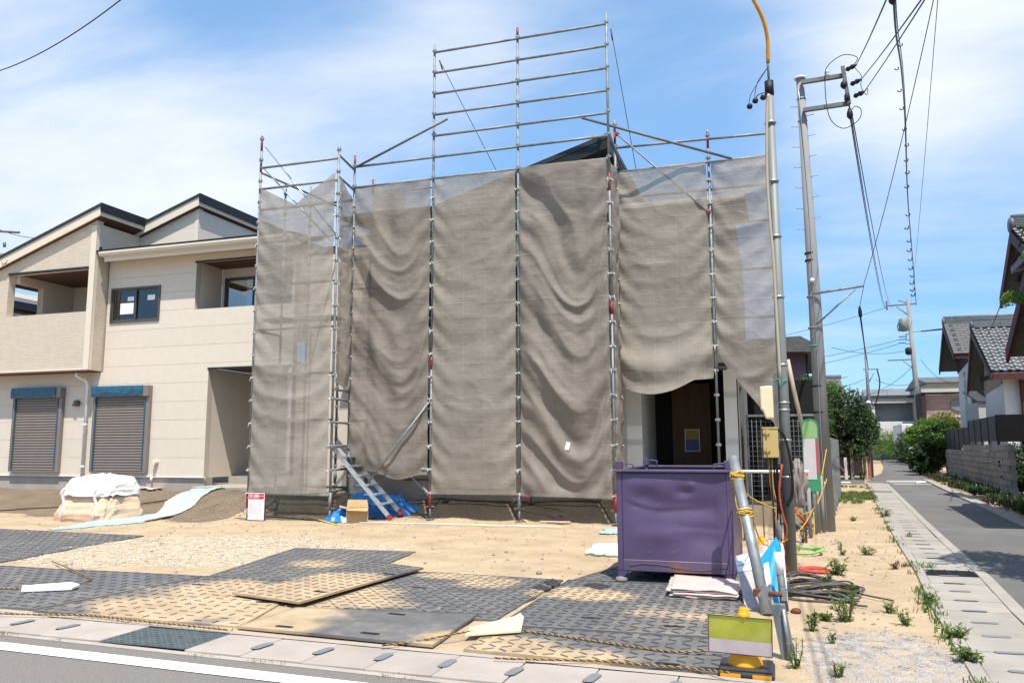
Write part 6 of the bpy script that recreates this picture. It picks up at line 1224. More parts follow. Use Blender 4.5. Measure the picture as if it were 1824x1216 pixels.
def gable_house(label, xg, yr, zr, yn, zn, yf, zf, xend, walls=True, inset=0.45, ztiles=None, zfloor=0.0, tiles=(0.28, 0.25), name='tiled_house', gm='plaster_beige', wallmat='plaster_white', shift=0.0):
    """gable towards the lane at x=xg; ridge along x at (yr, zr); near eave (yn, zn); far eave (yf, zf)"""
    h = thing(name, label, 'house', (xg+1, yr, zfloor)); th = 0.16
    sl = MB().prism([(xg+.06, yr, zr), (xg+.06, yn, zn), (xg+.06, yn, zn-th), (xg+.06, yr, zr-th-.02)], (xend-xg, 0, 0)).build('roof_slope', 'kawara_flat', h)
    MB().prism([(xg+.06, yr+.001, zr), (xg+.06, yf, zf), (xg+.06, yf, zf-th), (xg+.06, yr+.001, zr-th-.02)], (xend-xg, 0, 0)).build('roof_slope', 'kawara_flat', h)
    if ztiles: tiled_slope(h, (xg+.02, yr-.03, zr+.01), (xg+ztiles, yr-.03, zr+.01), (xg+.02, yn-.05, zn+.01), *tiles)
    for yy, zz1 in ((yn, zn), (yf, zf)):
        s_ = 1 if yy > yr else -1
        MB().prism([(xg, yr+s_*.002, zr-.02), (xg, yy, zz1-.02), (xg, yy, zz1-.30), (xg, yr+s_*.002, zr-.34)], (0.055, 0, 0)).build('bargeboard', 'timber_red', h)
    MB().box(xg+.07, xend, yn-.04, yn-.003, zn-.24, zn-.02).build('eave_board', 'timber_red', h)
    rg = MB()
    for i in range(4): rg.box(xg+.1, xend, yr-.17+.025*i, yr+.17-.025*i, zr+.02+i*.07, zr+.075+i*.07)
    rg.build('ridge', 'kawara', h, kind='stuff'); MB().tube([(xg+.05, yr, zr+.31), (xend, yr, zr+.31)], 0.085, 10).lathe((xg+.1, yr, zr+.12), [(0.05, 0), (0.2, .02), (0.2, .1), (0.05, .12)], 12, (-1, 0, 0)).build('ridge_cap', 'kawara', h)
    if walls:
        gw = xg+inset; y0, y1 = yn+.55, yf-.55
        sln = (zr-zn)/(yr-yn); slf = (zr-zf)/(yr-yf)
        MB().prism([(gw, y0, zfloor), (gw, y1, zfloor), (gw, y1, zf-th-slf*(yf-y1)*-1-.1+0*slf), (gw, yr, zr-th-.12), (gw, y0, zn-th+sln*(y0-yn)-.1)], (xend-gw, 0, 0)).build('wall', wallmat, h)
        MB().prism([(gw-.02, y1-.02, zf-.35), (gw-.02, yr, zr-.4), (gw-.02, y0+.02, zn-.35), ], (0.018, 0, 0)).build('gable_panel', gm, h)
        for f in (0.12, 0.5): z = zn-.2+f*(zr-zn); yy0 = yn+(yr-yn)*max(0, f-.05); yy1 = yf+(yr-yf)*max(0, f-.05); MB().box(gw-.06, gw-.021, yy0+.25, yy1-.25, z-.09, z+.07).build('gable_beam', 'gable_dark', h)
    return h
hm = gable_house('old house with wavy grey roof tiles and a red timber gable', 7.6, 35.6, 6.0, 33.0, 4.0, 37.0, 3.75, 13.5, ztiles=3.9, tiles=(0.27, 0.245), inset=0.5)
MB().box(8.6, 8.75, 33.30, 33.5, 0, 3.75).box(9.35, 9.5, 33.30, 33.5, 0, 3.75).box(9.5, 13, 33.32, 33.5, 0, 3.6).build('timber_post', 'timber_red', hm, kind='stuff')
MB().tube(curve([(10.05, 33.0, 4.0), (9.9, 33.6, 4.45), (9.75, 34.2, 4.9)], 4), 0.06, 6).build('copper_valley', 'copper_trim', hm)
hn = gable_house('nearest old tiled house with a dark gable reaching over the lane', 5.1, 18.75, 5.10, 16.6, 3.5, 20.75, 3.55, 10, inset=0.75, gm='gable_dark', wallmat='plaster_beige')
MB().prism([(4.93, 19.1, 5.0), (4.52, 13.7, 5.0), (10, 13.3, 6.6), (10, 19.0, 6.6)], (0, 0, .15)).build('lane_roof', 'kawara_flat', hn); MB().prism([(5.35, 19.0, 0), (5.0, 14.0, 0), (10, 13.8, 0), (10, 18.9, 0)], (0, 0, 4.9)).build('lane_wall', 'plaster_beige', hn)
hu = gable_house('upper tiled storey with pale gable panel behind the nearest house', 6.05, 23.25, 6.95, 21.6, 5.9, 24.75, 5.42, 10, ztiles=1.2, inset=0.4, zfloor=3.0)
MB().box(6.9, 10, 22, 24.4, 0, 3.0).build('lower_wall', 'plaster_beige', hu)
hw = gable_house('white house with a flat-tiled charcoal roof and tall dark gable', 8.3, 44.6, 7.45, 42.7, 5.75, 46.4, 5.35, 13.6, inset=0.75, gm='gable_dark')
fl = MB(); r0, e0 = Vector((8.32, 44.55, 7.48)), Vector((8.32, 42.62, 5.70))
for j in range(13):
    a = r0.lerp(e0, j/13); b = r0.lerp(e0, (j+1.15)/13)
    for i in range(14): x = 8.32+i*.38-(j % 2)*.19*(i > 0); fl.prism([(x, a.y, a.z+.03), (x+.365, a.y, a.z+.03), (x+.365, b.y, b.z+.06), (x, b.y, b.z+.06)], (0, 0, 0.03))
fl.build('roof_tiles', 'kawara_flat', hw, kind='stuff')
MB().box(8.99, 9.03, 44.2, 44.35, 3.0, 4.6).box(8.98, 9.03, 44.2, 44.32, 4.7, 5.0).build('slit_window', 'window_glass', hw, kind='stuff')
MB().box(8.75, 9.4, 40.6, 43.2, 0, 3.3).build('annex_wall', 'grey_render', hw); MB().prism([(8.7, 40.5, 3.3), (8.7, 43.3, 3.9), (9.5, 43.3, 3.9), (9.5, 40.5, 3.3)], (0, 0, 0.07)).build('annex_roof', 'fence_dark', hw)
bh2 = thing('brick_annex', 'pinkish panelled bay between the white house and the old tiled house', 'house', (9.8, 41.5, 0)); MB().box(9.55, 12.5, 41.0, 44, 2.4, 5.1).build('wall', 'brick_pink', bh2); MB().box(9.5, 12.5, 40.95, 44, 0, 2.39).build('lower_wall', 'plaster_beige', bh2)
bh = thing('brick_house', 'pink brick house with flat grey eaves beyond the hedges', 'house', (11.5, 62, 0))
w = MB().box(9.75, 16, 60, 62, 0, 4.75).build('wall', 'brick_pink', bh); MB().box(9.5, 16.3, 59.5, 62.2, 4.92, 5.15).build('roof', 'grey_render', bh); MB().box(9.5, 9.74, 59.6, 62, 3.2, 4.91).build('eave', 'gable_dark', bh)
MB().box(9.72, 13, 59.9, 59.99, 3.25, 3.38).build('band', 'grey_render', bh); MB().prism([(12.0+.75*math.cos(t/16*6.283), 59.9, 4.05+.42*math.sin(t/16*6.283)) for t in range(16)], (0, .09, 0)).build('bay_panel', 'slot_grey', bh); MB().box(10.9, 11.0, 59.9, 59.99, 2.3, 3.2).build('downpipe', 'grey_render', bh)
tr2 = thing('tiled_roof_house', 'distant house whose grey ridge shows above the brick house', 'house', (14, 80, 0)); MB().box(13.0, 19, 78, 88, 0, 6.9).build('wall', 'grey_render', tr2); MB().prism([(12.7, 77, 6.8), (12.7, 83, 7.7), (12.7, 89, 6.8)], (8, 0, 0)).build('roof', 'kawara_flat', tr2)
gh = thing('grey_house', 'grey house with a flat roof and pale balcony at the lane end', 'house', (11.5, 88, 0))
MB().box(9.5, 15.2, 87, 95, 0, 6.0).build('wall', 'slot_grey', gh); MB().box(8.8, 15.6, 85.6, 95.5, 6.0, 6.25).build('roof', 'fence_dark', gh); MB().box(8.9, 15.5, 85.75, 86.0, 5.5, 5.99).build('fascia', 'grey_render', gh); MB().box(9.6, 14.0, 85.4, 87, 1.9, 3.7).build('balcony', 'plaster_white', gh); MB().box(8.9, 9.5, 86, 87, 1.9, 5.5).build('side_wall', 'plaster_white', gh); MB().box(9.55, 14.8, 86.9, 86.98, 3.71, 5.5).build('balcony_shade', 'slot_grey', gh)
k2h = thing('far_tiled_house', 'farther house with silvery tiled roof behind the grey house', 'house', (14, 108, 0)); MB().box(11, 22, 104, 112, 0, 6.0).build('wall', 'gable_dark', k2h); MB().prism([(10.6, 102.5, 6.1), (10.6, 108, 8.3), (10.6, 113.5, 6.1)], (12, 0, 0)).build('roof', 'kawara', k2h); MB().box(10.7, 22, 103.4, 103.9, 4.4, 4.7).build('sill_band', 'plaster_white', k2h)
vn = thing('white_van', 'white box van parked far up the lane below the brick house', 'van', (10.7, 72, 0))
MB().box(9.6, 12.2, 71, 75, 1.05, 3.1).build('body', 'plaster_white', vn, bevel=.06); MB().box(9.65, 12.15, 71.1, 75, .35, 1.04).build('chassis', 'car_dark', vn)
for x in (9.75, 11.85): MB().lathe((x, 72, .35), [(.1, 0), (.35, .0), (.35, .22), (.1, .22)], 12, (1, 0, 0)).build('wheel', 'rubber_black', vn)
ca = thing('dark_car', 'dark grey car standing at the hedge far up the lane', 'car', (10.6, 66, 0))
m = MB(); prof = [(64.6, .3), (64.6, .75), (65.0, .95), (65.9, 1.0), (66.5, 1.5), (68.0, 1.52), (68.5, 1.0), (68.8, .9), (68.8, .3)]
m.prism([(10.1, y, z) for y, z in prof], (1.6, 0, 0)); m.build('body', 'car_dark', ca, bevel=.05)
MB().prism([(10.2, 65.88, 1.03), (11.6, 65.88, 1.03), (11.55, 66.40, 1.45), (10.25, 66.40, 1.45)], (0, -.02, .01)).build('windscreen', 'window_glass', ca)
for x in (10.15, 11.35): MB().box(x, x+.3, 64.57, 64.6, .65, .8).build('headlight', 'tie_white', ca)
MB().box(10.7, 11.1, 64.57, 64.6, .45, .56).build('number_plate', 'tie_white', ca)
for x in (10.08, 11.5): 
    for y in (65.3, 68.0): MB().lathe((x, y, .31), [(.1, 0), (.31, 0), (.31, .2), (.1, .2)], 12, (1, 0, 0)).build('wheel', 'rubber_black', ca)
# mauve house behind the plot and the low tiled shed behind the big bush
ph = thing('mauve_house', 'mauve rendered house with a dark eave behind the utility pole', 'house', (0, 32, 0)); MB().box(-6, 1.15, 30, 38, 0, 5.0).build('wall', 'mauve_wall', ph)
MB().prism([(-6.5, 29.4, 5.0), (1.0, 29.4, 5.20), (1.75, 29.4, 4.75), (1.75, 29.4, 4.62), (-6.5, 29.4, 4.9)], (0, 9, 0)).build('roof', 'kawara_flat', ph); MB().tube([(1.72, 29.5, 4.66), (1.72, 38, 4.66)], .06, 8).tube([(1.2, 29.9, 4.6), (1.2, 29.9, 0)], .04, 8).build('rain_gutter', 'fence_dark', ph)
sh = thing('tiled_shed', 'low shed with a dark sloping tiled roof behind the big bush', 'shed', (3, 43, 0)); MB().box(1.2, 3.9, 41.5, 47, 0, 2.9).build('wall', 'gable_dark', sh); MB().prism([(0.2, 41, 4.3), (2.6, 41, 3.75), (4.6, 41, 2.75), (4.6, 41, 2.6), (2.6, 41, 3.6), (.2, 41, 4.15)], (0, 6.5, 0)).build('roof', 'kawara_flat', sh)
oh = thing('old_tiled_house', 'brown tiled roof showing over the bush beside the utility pole', 'house', (2, 58, 0)); MB().box(-4, 4.2, 56, 64, 0, 4.6).build('wall', 'plaster_beige', oh); MB().prism([(-5, 55, 4.4), (-5, 60, 6.1), (-5, 65, 4.4)], (9.5, 0, 0)).build('roof', 'kawara_flat', oh); MB().tube([(-5, 60, 6.15), (4.6, 60, 6.15)], .15, 8).build('ridge', 'kawara', oh)
# concrete block wall with dark screen fence
def wx(y): return 6.46+(y-28.3)*0.0756
BW = thing('block_wall', 'weathered concrete block wall along the lane below a dark fence', 'wall', (wx(34), 34, 0)); dirw = Vector((0.0756, 1, 0)).normalized()
src = None; off = OFF[BW.name]; n_bl = 0
for j in range(7):
    y = 26.0+(j % 2)*.2; ztop = 1.40
    while y < 41.2:
        if not (j == 6 and y > 35.5):
            p = Vector((wx(y), y, 0.02+j*.2))-off; M = Matrix(((dirw.y, dirw.x, 0, p.x+random.uniform(-.006, .006)), (-dirw.x, dirw.y, 0, p.y), (0, 0, 1, p.z), (0, 0, 0, 1)))
            if src is None: src = MB().box(0, .15, 0, .386, 0, .186).build('block', 'block_grey', BW, local=True); src.matrix_local = M
            elif n_bl < 298: inst(src, 'block', M, BW)
            n_bl += 1
        y += .4
MB().prism([(wx(26)+.035, 26, 0), (wx(41.3)+.035, 41.3, 0), (wx(41.3)+.13, 41.3, 0), (wx(26)+.13, 26, 0)], (0, 0, 1.2)).build('mortar_core', 'stone_grey', BW)
DF = thing('dark_fence', 'dark grey screen fence panels standing on the block wall', 'fence', (wx(35), 35, 1.3))
for i in range(9):
    ya, yb = 28.2+i*1.45, 28.2+i*1.45+1.40; zt_ = 2.30 if i < 4 else 2.08; zb_ = 1.52 if i < 4 else 1.28
    MB().prism([(wx(ya)+.05, ya, zb_), (wx(yb)+.05, yb, zb_), (wx(yb)+.09, yb, zb_), (wx(ya)+.09, ya, zb_)], (0, 0, zt_-zb_)).build('panel', 'fence_dark', DF); MB().box(wx(yb)+.03, wx(yb)+.11, yb+.005, yb+.045, zb_-.12, zt_).build('post', 'fence_dark', DF)
BF = thing('black_fence', 'glossy black horizontal fence facing the road above the climbing plants', 'fence', (7.5, 28.1, 1.3))
for i in range(9): MB().box(6.5, 10, 28.05, 28.08, 1.50+i*.092, 1.582+i*.092).build('slat', 'fence_black', BF)
MB().box(6.5, 10, 28.09, 28.14, 1.5, 2.33).build('backing', 'fence_black', BF)
for x in (6.5, 7.15, 7.8, 9.9): MB().box(x, x+.06, 28.09, 28.15, 1.2, 2.3).build('post', 'fence_black', BF)
lw = thing('low_wall', 'low concrete block wall under the glossy black fence', 'wall', (8, 28.2, 0)); MB().box(6.6, 10, 28.0, 28.2, 0, 1.3).build('core', 'block_grey', lw)
# ------------------------------------------------------------------ plants
leafmat('leaf_dark', (0.012, 0.030, 0.010), (0.065, 0.125, 0.028)); leafmat('leaf_mid', (0.025, 0.06, 0.012), (0.10, 0.20, 0.035)); leafmat('leaf_bright', (0.06, 0.13, 0.015), (0.17, 0.30, 0.04)); leafmat('leaf_yellow', (0.10, 0.13, 0.02), (0.32, 0.28, 0.06)); leafmat('leaf_glossy', (0.012, 0.03, 0.010), (0.10, 0.155, 0.05), 0.15)
leafmat('leaf_red', (0.05, 0.028, 0.012), (0.13, 0.07, 0.03)); leafmat('weed_green', (0.065, 0.12, 0.02), (0.18, 0.26, 0.06), 0.35, 9); leafmat('grass_green', (0.05, 0.10, 0.015), (0.16, 0.23, 0.05), 0.3, 4); leafmat('dry_moss', (0.10, 0.11, 0.03), (0.22, 0.20, 0.08), .1, 5); leafmat('dry_brown', (0.09, 0.05, 0.025), (0.20, 0.12, 0.06), 0.1, 5)
def leaves(blobs, n, s0, s1, seed, shell=0.5):
    rr = random.Random(seed); m = MB(); vol = [a*b*c_ for (_, _, _, a, b, c_) in blobs]; tot = sum(vol)
    for (x, y, z, a, b, c_), vv in zip(blobs, vol):
        k = int(n*vv/tot)
        for _ in range(k):
            th, ph = rr.uniform(0, 6.283), math.acos(rr.uniform(-1, 1)); r_ = (shell+(1-shell)*rr.random()**0.7)*(1+0.28*noise.noise(Vector((math.cos(th)*math.sin(ph)*2+x, math.sin(th)*math.sin(ph)*2+y, math.cos(ph)*2+z))))
            p = Vector((x+a*r_*math.sin(ph)*math.cos(th), y+b*r_*math.sin(ph)*math.sin(th), z+c_*r_*math.cos(ph)))
            if noise.noise(p*2.1) < -0.22 or p.z < 0.03: continue
            s = rr.uniform(s0, s1); d = Vector((rr.gauss(0, 1), rr.gauss(0, 1), rr.gauss(0.1, .7))).normalized(); e = d.cross(Vector((rr.gauss(0, 1), rr.gauss(0, 1), rr.gauss(0, 1)))).normalized(); f = d.cross(e)*.15*s
            m.poly([p-d*s, p-e*s*.42+f, p+d*s, p+e*s*.42+f])
    return m
def tree(name, label, cat, base, blobs, n, s0, s1, lm, seed, trunk=0.06, group=None, limbs=True, shell=0.45):
    t = thing(name, label, cat, base, group); leaves(blobs, n, s0, s1, seed, shell).build('crown', lm, t)
    if trunk:
        q = MB(); bx_ = Vector(base); rr = random.Random(seed)
        zc = sum(b[2] for b in blobs)/len(blobs); top_ = Vector((sum(b[0] for b in blobs)/len(blobs), sum(b[1] for b in blobs)/len(blobs), zc+.2)); mid_ = bx_.lerp(top_, .55)+Vector((rr.uniform(-.1, .1), rr.uniform(-.1, .1), 0))
        q.tube([bx_-Vector((0, 0, .1)), mid_, top_], [trunk, trunk*.75, trunk*.35], 8)
        for b in blobs: q.tube([bx_.lerp(top_, rr.uniform(.35, .8)), Vector(b[:3])*.5+mid_*.5+Vector((0, 0, .1)), Vector(b[:3])+Vector((0, 0, b[5]*.4))], [trunk*.5, trunk*.3, trunk*.1], 6)
        q.build('trunk', 'dark_bark', t)
    return t
tree('camellia_bush', 'big glossy dark green bush overhanging the left edge of the lane', 'bush', (3.1, 37.5, 0), [(2.9, 37, 2.5, 1.15, 1.2, 1.25), (3.5, 37.3, 2.1, .75, 1, 1.1), (2.2, 37.2, 2.6, .8, 1, 1.2), (3.3, 36.6, 1.3, .6, .8, .7), (2.5, 36.8, 1.5, .8, .8, .8), (3.85, 38, 2.2, .5, .8, .8)], 17000, .05, .10, 'leaf_glossy', 1, .10)
tree('garden_tree', 'bright green tree showing between the lamp pole and the utility pole', 'tree', (1.0, 27, 0), [(0.8, 27, 2.6, .75, .8, .9), (1.35, 27.3, 2.3, .5, .6, .7), (.45, 26.6, 1.6, .6, .6, .7), (1.1, 27, 3.1, .45, .5, .55), (.2, 27.4, 2.4, .7, .7, .9)], 9000, .05, .095, 'leaf_mid', 2, .06)
tree('garden_tree', 'small light green tree rising behind the shed roof', 'tree', (3.2, 50, 0), [(3.1, 50, 4.3, .9, .8, .9), (3.3, 50.2, 3.4, .7, .8, .8), (2.5, 50, 4.0, .6, .6, .7)], 6000, .06, .11, 'leaf_bright', 3, .07)
HG = [('clipped dark hedge in front of the brick house at the lane bend', [(7.5, 46.5, .9, .6, 1.6, .95), (8.2, 49.5, 1.0, .7, 2, 1.0)], 'leaf_dark', 9000, 4), ('dark spreading shrub against the end of the block wall', [(7.0, 42.8, 1.0, .6, 1.0, 1.0), (7.6, 43, 1.3, .7, 1.0, .8), (6.5, 42.4, .7, .55, .8, .7)], 'leaf_dark', 10000, 5), ('mid green layered shrub above the block wall end', [(7.7, 42.3, 2.1, .7, .8, .45), (7.3, 42.0, 1.7, .6, .7, .4)], 'leaf_mid', 5000, 6),
      ('yellow-green nandina bush with reddish tips below the brick house', [(9.0, 50, 2.5, .9, .9, .75), (8.4, 49, 2.3, .7, .8, .7)], 'leaf_yellow', 5000, 7), ('bright yellow-green shrub beside the white van', [(7.9, 48.5, 2.2, .8, .9, .6), (7.2, 48, 1.9, .6, .8, .55)], 'leaf_bright', 5000, 8), ('bright green hedge at the far bend of the lane', [(9.0, 78, 1.6, 1.6, 2, 1.3), (10.3, 79, 1.5, 1.3, 2, 1.4), (8.0, 77, 1.6, 1.2, 1.5, 1.6)], 'leaf_bright', 6000, 9), ('dark round shrub beside the parked car', [(9.6, 68, 1.2, 1.0, 1.2, 1.3), (9.2, 67, .8, .8, 1, .9)], 'leaf_dark', 4500, 10), ('tall dark hedge at the left of the lane beyond the bush', [(5.0, 58, 1.6, .6, 4, 1.6), (5.6, 64, 1.8, .7, 4, 1.7)], 'leaf_mid', 5000, 14)]
for lab, bl_, lm, n_, sd in HG: tree('shrub', lab, 'shrub', (bl_[0][0], bl_[0][1], 0), bl_, n_, .05, .11, lm, sd, .04, 'shrubs along the lane')
tree('climbing_plant', 'climbing plants hanging over the low wall under the black fence', 'climber', (6.9, 27.6, 0), [(6.75, 27.6, .85, .35, .35, .55), (7.3, 27.5, .75, .5, .4, .7), (7.0, 27.3, .35, .6, .5, .45)], 6500, .04, .08, 'leaf_dark', 11, .02)
tree('garden_tree', 'leafy branch reaching in beside the dark gable at the picture edge', 'tree', (5.6, 16.2, 0), [(4.72, 18.2, 4.28, .30, .35, .2), (5.2, 17.6, 4.3, .5, .5, .4)], 1500, .035, .07, 'leaf_bright', 12, .05)
tree('roadside_tree', 'leafy tree on the house side of the lane casting shade on it', 'tree', (4.6, 9.2, 0), [(3.2, 9.6, 3.6, .55, .8, .5), (3.45, 10.3, 3.6, .5, .6, .5), (3.75, 8.9, 3.3, .75, .8, .55), (4.6, 9.2, 3.6, 1.0, 1.0, .8), (4.1, 7.9, 3.3, .7, .6, .5), (5.2, 8.4, 3.7, .9, .9, .7)], 13000, .05, .10, 'leaf_mid', 13, .09)
# weeds, each on its own
def weed(label, x, y, h, w, seed, n=70, lm='weed_green', leaf=0.03, grp='weeds on the sand'):
    rr = random.Random(seed); z = gz(x, y); t = thing('weed', label, 'weed', (x, y, z), grp); st_ = MB(); lv = MB(); ns = max(5, int(9*w/h)+3)
    for s in range(ns):
        a = rr.uniform(0, 6.283); q = rr.uniform(.15, .9)*w/2; tp = Vector((x+q*math.cos(a), y+q*math.sin(a), z+h*rr.uniform(.3, 1.0))); b0 = Vector((x+q*.25*math.cos(a), y+q*.25*math.sin(a), z-.01)); md = b0.lerp(tp, .5)+Vector((rr.uniform(-.02, .02), rr.uniform(-.02, .02), .02)); st_.tube([b0, md, tp], [.004, .003, .002], 4, False)
        for k in range(max(5, int(1.7*n)//ns)):
            f = rr.random()**.7; p = b0.lerp(md, f*2) if f < .5 else md.lerp(tp, f*2-1); d = Vector((rr.gauss(0, 1), rr.gauss(0, 1), rr.gauss(.35, .5))).normalized(); e = d.cross(Vector((0, 0, 1)))
            if e.length < .1: continue
            e.normalize(); s_ = leaf*rr.choice((.35, .5, .7, .9))*rr.uniform(.7, 1.2); c_ = p+d*s_; lv.poly([p, c_-e*s_*.36+Vector((0, 0, s_*.1)), p+d*s_*2-Vector((0, 0, s_*.25)), c_+e*s_*.36+Vector((0, 0, s_*.1))])
    st_.build('stems', lm, t); lv.build('foliage', lm, t); return t
W = [('bushy weed with many fine stems beside the dark cable coil', 1510, 1105, .34, .42, 420, .022), ('leafy weed between the cable coil and the red cable', 1476, 1055, .26, .16, 110, .03), ('broad-leaved weed right of the red cable coil', 1492, 1022, .18, .26, 150, .04), ('small upright weed below the leaning boards', 1447, 1122, .18, .14, 70, .03), ('low flat weed beside the small upright weed', 1470, 1104, .05, .14, 40, .03), ('weed tuft in the middle of the sand strip', 1545, 984, .12, .34, 90, .03), ('thin weed standing behind the weed tuft', 1497, 976, .16, .1, 40, .025), ('dry sprig beside the round-topped sign', 1432, 965, .30, .22, 90, .018), ('small weed near the middle of the lane gutter', 1585, 1090, .10, .16, 50, .03), ('young weed on the sand above the crushed stone', 1613, 1113, .12, .14, 60, .028), ('tiny weed left of the crushed stone', 1484, 1146, .08, .08, 25, .02),
     ('weed rising at the corner beside the cone base', 1418, 1190, .20, .12, 60, .022), ('pair of small weeds in the crushed stone', 1495, 1205, .10, .14, 50, .022), ('grassy weed against the gutter above the grate', 1650, 1010, .12, .3, 80, .035), ('large weed clump on the gutter edge below the grate', 1655, 1075, .12, .28, 110, .03), ('spiky weed clump on the gutter edge in the corner', 1702, 1138, .10, .24, 80, .04), ('spiky weed nearest the camera on the gutter edge', 1728, 1180, .10, .22, 80, .04), ('brownish weed on the sand beside the gutter', 1595, 1010, .10, .16, 50, .025), ('weed on the gutter edge halfway to the crossing', 1618, 955, .14, .3, 80, .035), ('weed on the gutter edge farther up the lane', 1578, 920, .16, .36, 80, .04), ('small weed in front of the fence posts', 1520, 925, .1, .2, 40, .03), ('small weed under the end of the lane fence', 1500, 985, .1, .12, 40, .025)]
for i, (lab, px, py, h, w, n, lf) in enumerate(W):
    p = aG(px, py); weed(lab, p.x, p.y, h, w, 100+i, n, 'dry_brown' if 'dry' in lab or 'brown' in lab else 'weed_green', lf)
def tufts(name, label, pts_, h0, h1, seed, lm='grass_green', nb=9):
    rr = random.Random(seed); m = MB()
    for (x, y) in pts_:
        z = gz(x, y)
        if z < -.02: z = -.005
        for _ in range(nb):
            a = rr.uniform(0, 6.283); h = rr.uniform(h0, h1); l = rr.uniform(.2, .8)*h; dx, dy = math.cos(a), math.sin(a); b = Vector((x+rr.gauss(0, .03), y+rr.gauss(0, .03), z)); w = h*.07+.0015; s = Vector((-dy*w, dx*w, 0)); md = b+Vector((dx*l*.4, dy*l*.4, h*.7)); tp = b+Vector((dx*l, dy*l, h*.9)); k = m.pts([b-s, b+s, md+s*.7, md-s*.7, tp]); m.face((k, k+1, k+2, k+3)); m.face((k+3, k+2, k+4))
    return tag(m.build(name, lm), label, None, None, 'stuff')
rr = random.Random(11)
P = [(lane_left(y)-.05-abs(rr.gauss(0, .06)), y) for y in [5.2+27*rr.random()**1.4 for _ in range(420)] if nz(y, 0, 0, 1.1) > -.05]
tufts('gutter_grass', 'grass tufts growing along the lane gutter', P, .015, .07, 1, nb=7)
P = []
while len(P) < 500:
    x, y = rr.uniform(1.2, 2.9), rr.uniform(21, 30)
    if nz(x, y, 4, .7) > .02 and x < lane_left(y)-.05: P.append((x, y))
tufts('grass', 'grass patch on the field between fence and lane gutter', P, .03, .11, 2, nb=9)
P = [(x, front_edge(x)-.56+rr.gauss(0, .012)) for x in [rr.uniform(-7, .3) for _ in range(260)] if nz(x, 1, 0, 2.0) > .10]
tufts('kerb_moss', 'moss and grass in the joint between road and gutter', P, .004, .014, 3, 'dry_moss', nb=8)
P = [(rr.uniform(-10, -8.9), rr.uniform(7.6, 7.9)) for _ in range(30)]+[(x, front_edge(x)+.06) for x in [rr.uniform(-6, -4) for _ in range(60)]]
tufts('mat_edge_grass', 'thin dry grass between mat edge and gravel', P, .008, .03, 4, 'dry_moss', nb=4)
P = [(lane_right(y)+.35+abs(rr.gauss(0, .5)), y) for y in [rr.uniform(20, 41) for _ in range(420)]]
tufts('bank_weeds', 'brownish weeds on the strip below the block wall', [p for p in P if nz(p[0], p[1], 1, .5) > -.1], .03, .16, 5, 'leaf_red', 8)
P = [(lane_right(y)+.5+abs(rr.gauss(0, .5)), y) for y in [rr.uniform(17, 41) for _ in range(560)]]
tufts('bank_grass', 'dark grass on the strip below the block wall', [p for p in P if nz(p[0], p[1], 7, .45) > 0], .05, .25, 6, 'leaf_dark', 8)
# clutter under the bush
for i, (x, y, h, c_, lab) in enumerate(((2.75, 36.2, .9, 'plaster_white', 'white post under the big bush'), (3.0, 36.3, 1.3, 'stone_grey', 'grey post under the big bush'), (3.75, 37.2, 1.4, 'copper_trim', 'reddish post at the lane edge beyond the bush'), (3.55, 36.9, 1.4, 'timber_grey', 'brown post at the lane edge beside the bush'))):
    single('post', MB().box(x-.06, x+.06, y-.06, y+.06, 0, h), c_, lab, 'post', (x, y, 0), 'posts under the bush', bevel=.01)
single('folding_trestle', MB().beam((2.2, 36, .05), (2.45, 36, .65), .05, .05).beam((2.45, 36, .65), (2.7, 36, .3), .05, .05).beam((1.9, 36, .1), (2.4, 36, .5), .05, .05), 'sign_red', 'red folded trestle lying in the shade under the bush', 'trestle', (2.3, 36, 0))
weed('dark potted weed at the foot of the bush posts', 3.35, 36.0, .5, .5, 300, 160, 'leaf_dark', .06, None)
single('grey_bin', MB().box(1.35, 1.75, 33.9, 34.3, 0, .62), 'slot_grey', 'grey concrete bollard block at the end of the steel fence', 'block', (1.55, 34.1, 0), bevel=.02)
# ------------------------------------------------------------------ distant poles
FP = thing('utility_pole', 'far utility pole with transformer drum and crossarms over the lane', 'utility pole', (10.8, 69.3, 0), 'distant utility poles')
ptop = aY(1617, 532, 69); MB().tube([(10.82, 69, 0), ptop], [.24, .14], 12).build('shaft', 'pole_concrete', FP)
def fpx(x, y, d=69): return aY(x, y, d)
MB().beam(fpx(1578, 545), fpx(1632, 541), .1, .1).build('crossarm', 'galv_dull', FP); MB().beam(fpx(1579, 536), fpx(1580, 552), .12, .12).build('crossarm_end', 'galv_dull', FP); MB().beam(fpx(1600, 535), fpx(1620, 541), .09, .09).build('crossarm', 'galvanised', FP)
MB().tube([fpx(1597, 546), fpx(1616, 560)], .05, 6).build('stay', 'galvanised', FP); MB().lathe(fpx(1610, 590), [(.2, 0), (.34, .05), (.34, .95), (.2, 1.05)], 14).build('transformer', 'pole_grey', FP); MB().tube(curve([fpx(1604, 570), fpx(1599, 580), fpx(1601, 590)], 4), .04, 5).build('lead', 'cable_black', FP)
for y in (600, 605, 611): MB().beam(fpx(1601, y), fpx(1613, y-1), .06, .06).build('bracket', 'rubber_black', FP)
MB().beam(fpx(1614, 595), fpx(1622, 595), .06, .06).beam(fpx(1614, 595), fpx(1614, 606), .06, .06).beam(fpx(1614, 606), fpx(1624, 605), .06, .06).beam(fpx(1612, 612), fpx(1624, 612), .06, .06).build('bracket_frame', 'galv_dull', FP)
MB().lathe(fpx(1619, 632), [(.1, 0), (.26, .1), (.26, .5), (.1, .6)], 10).build('cable_joint', 'rubber_black', FP)
MB().beam(fpx(1581, 642), fpx(1626, 640), .1, .08).build('crossarm', 'galv_dull', FP); MB().tube([fpx(1609, 643), fpx(1628, 657)], .04, 6).build('stay', 'galvanised', FP)
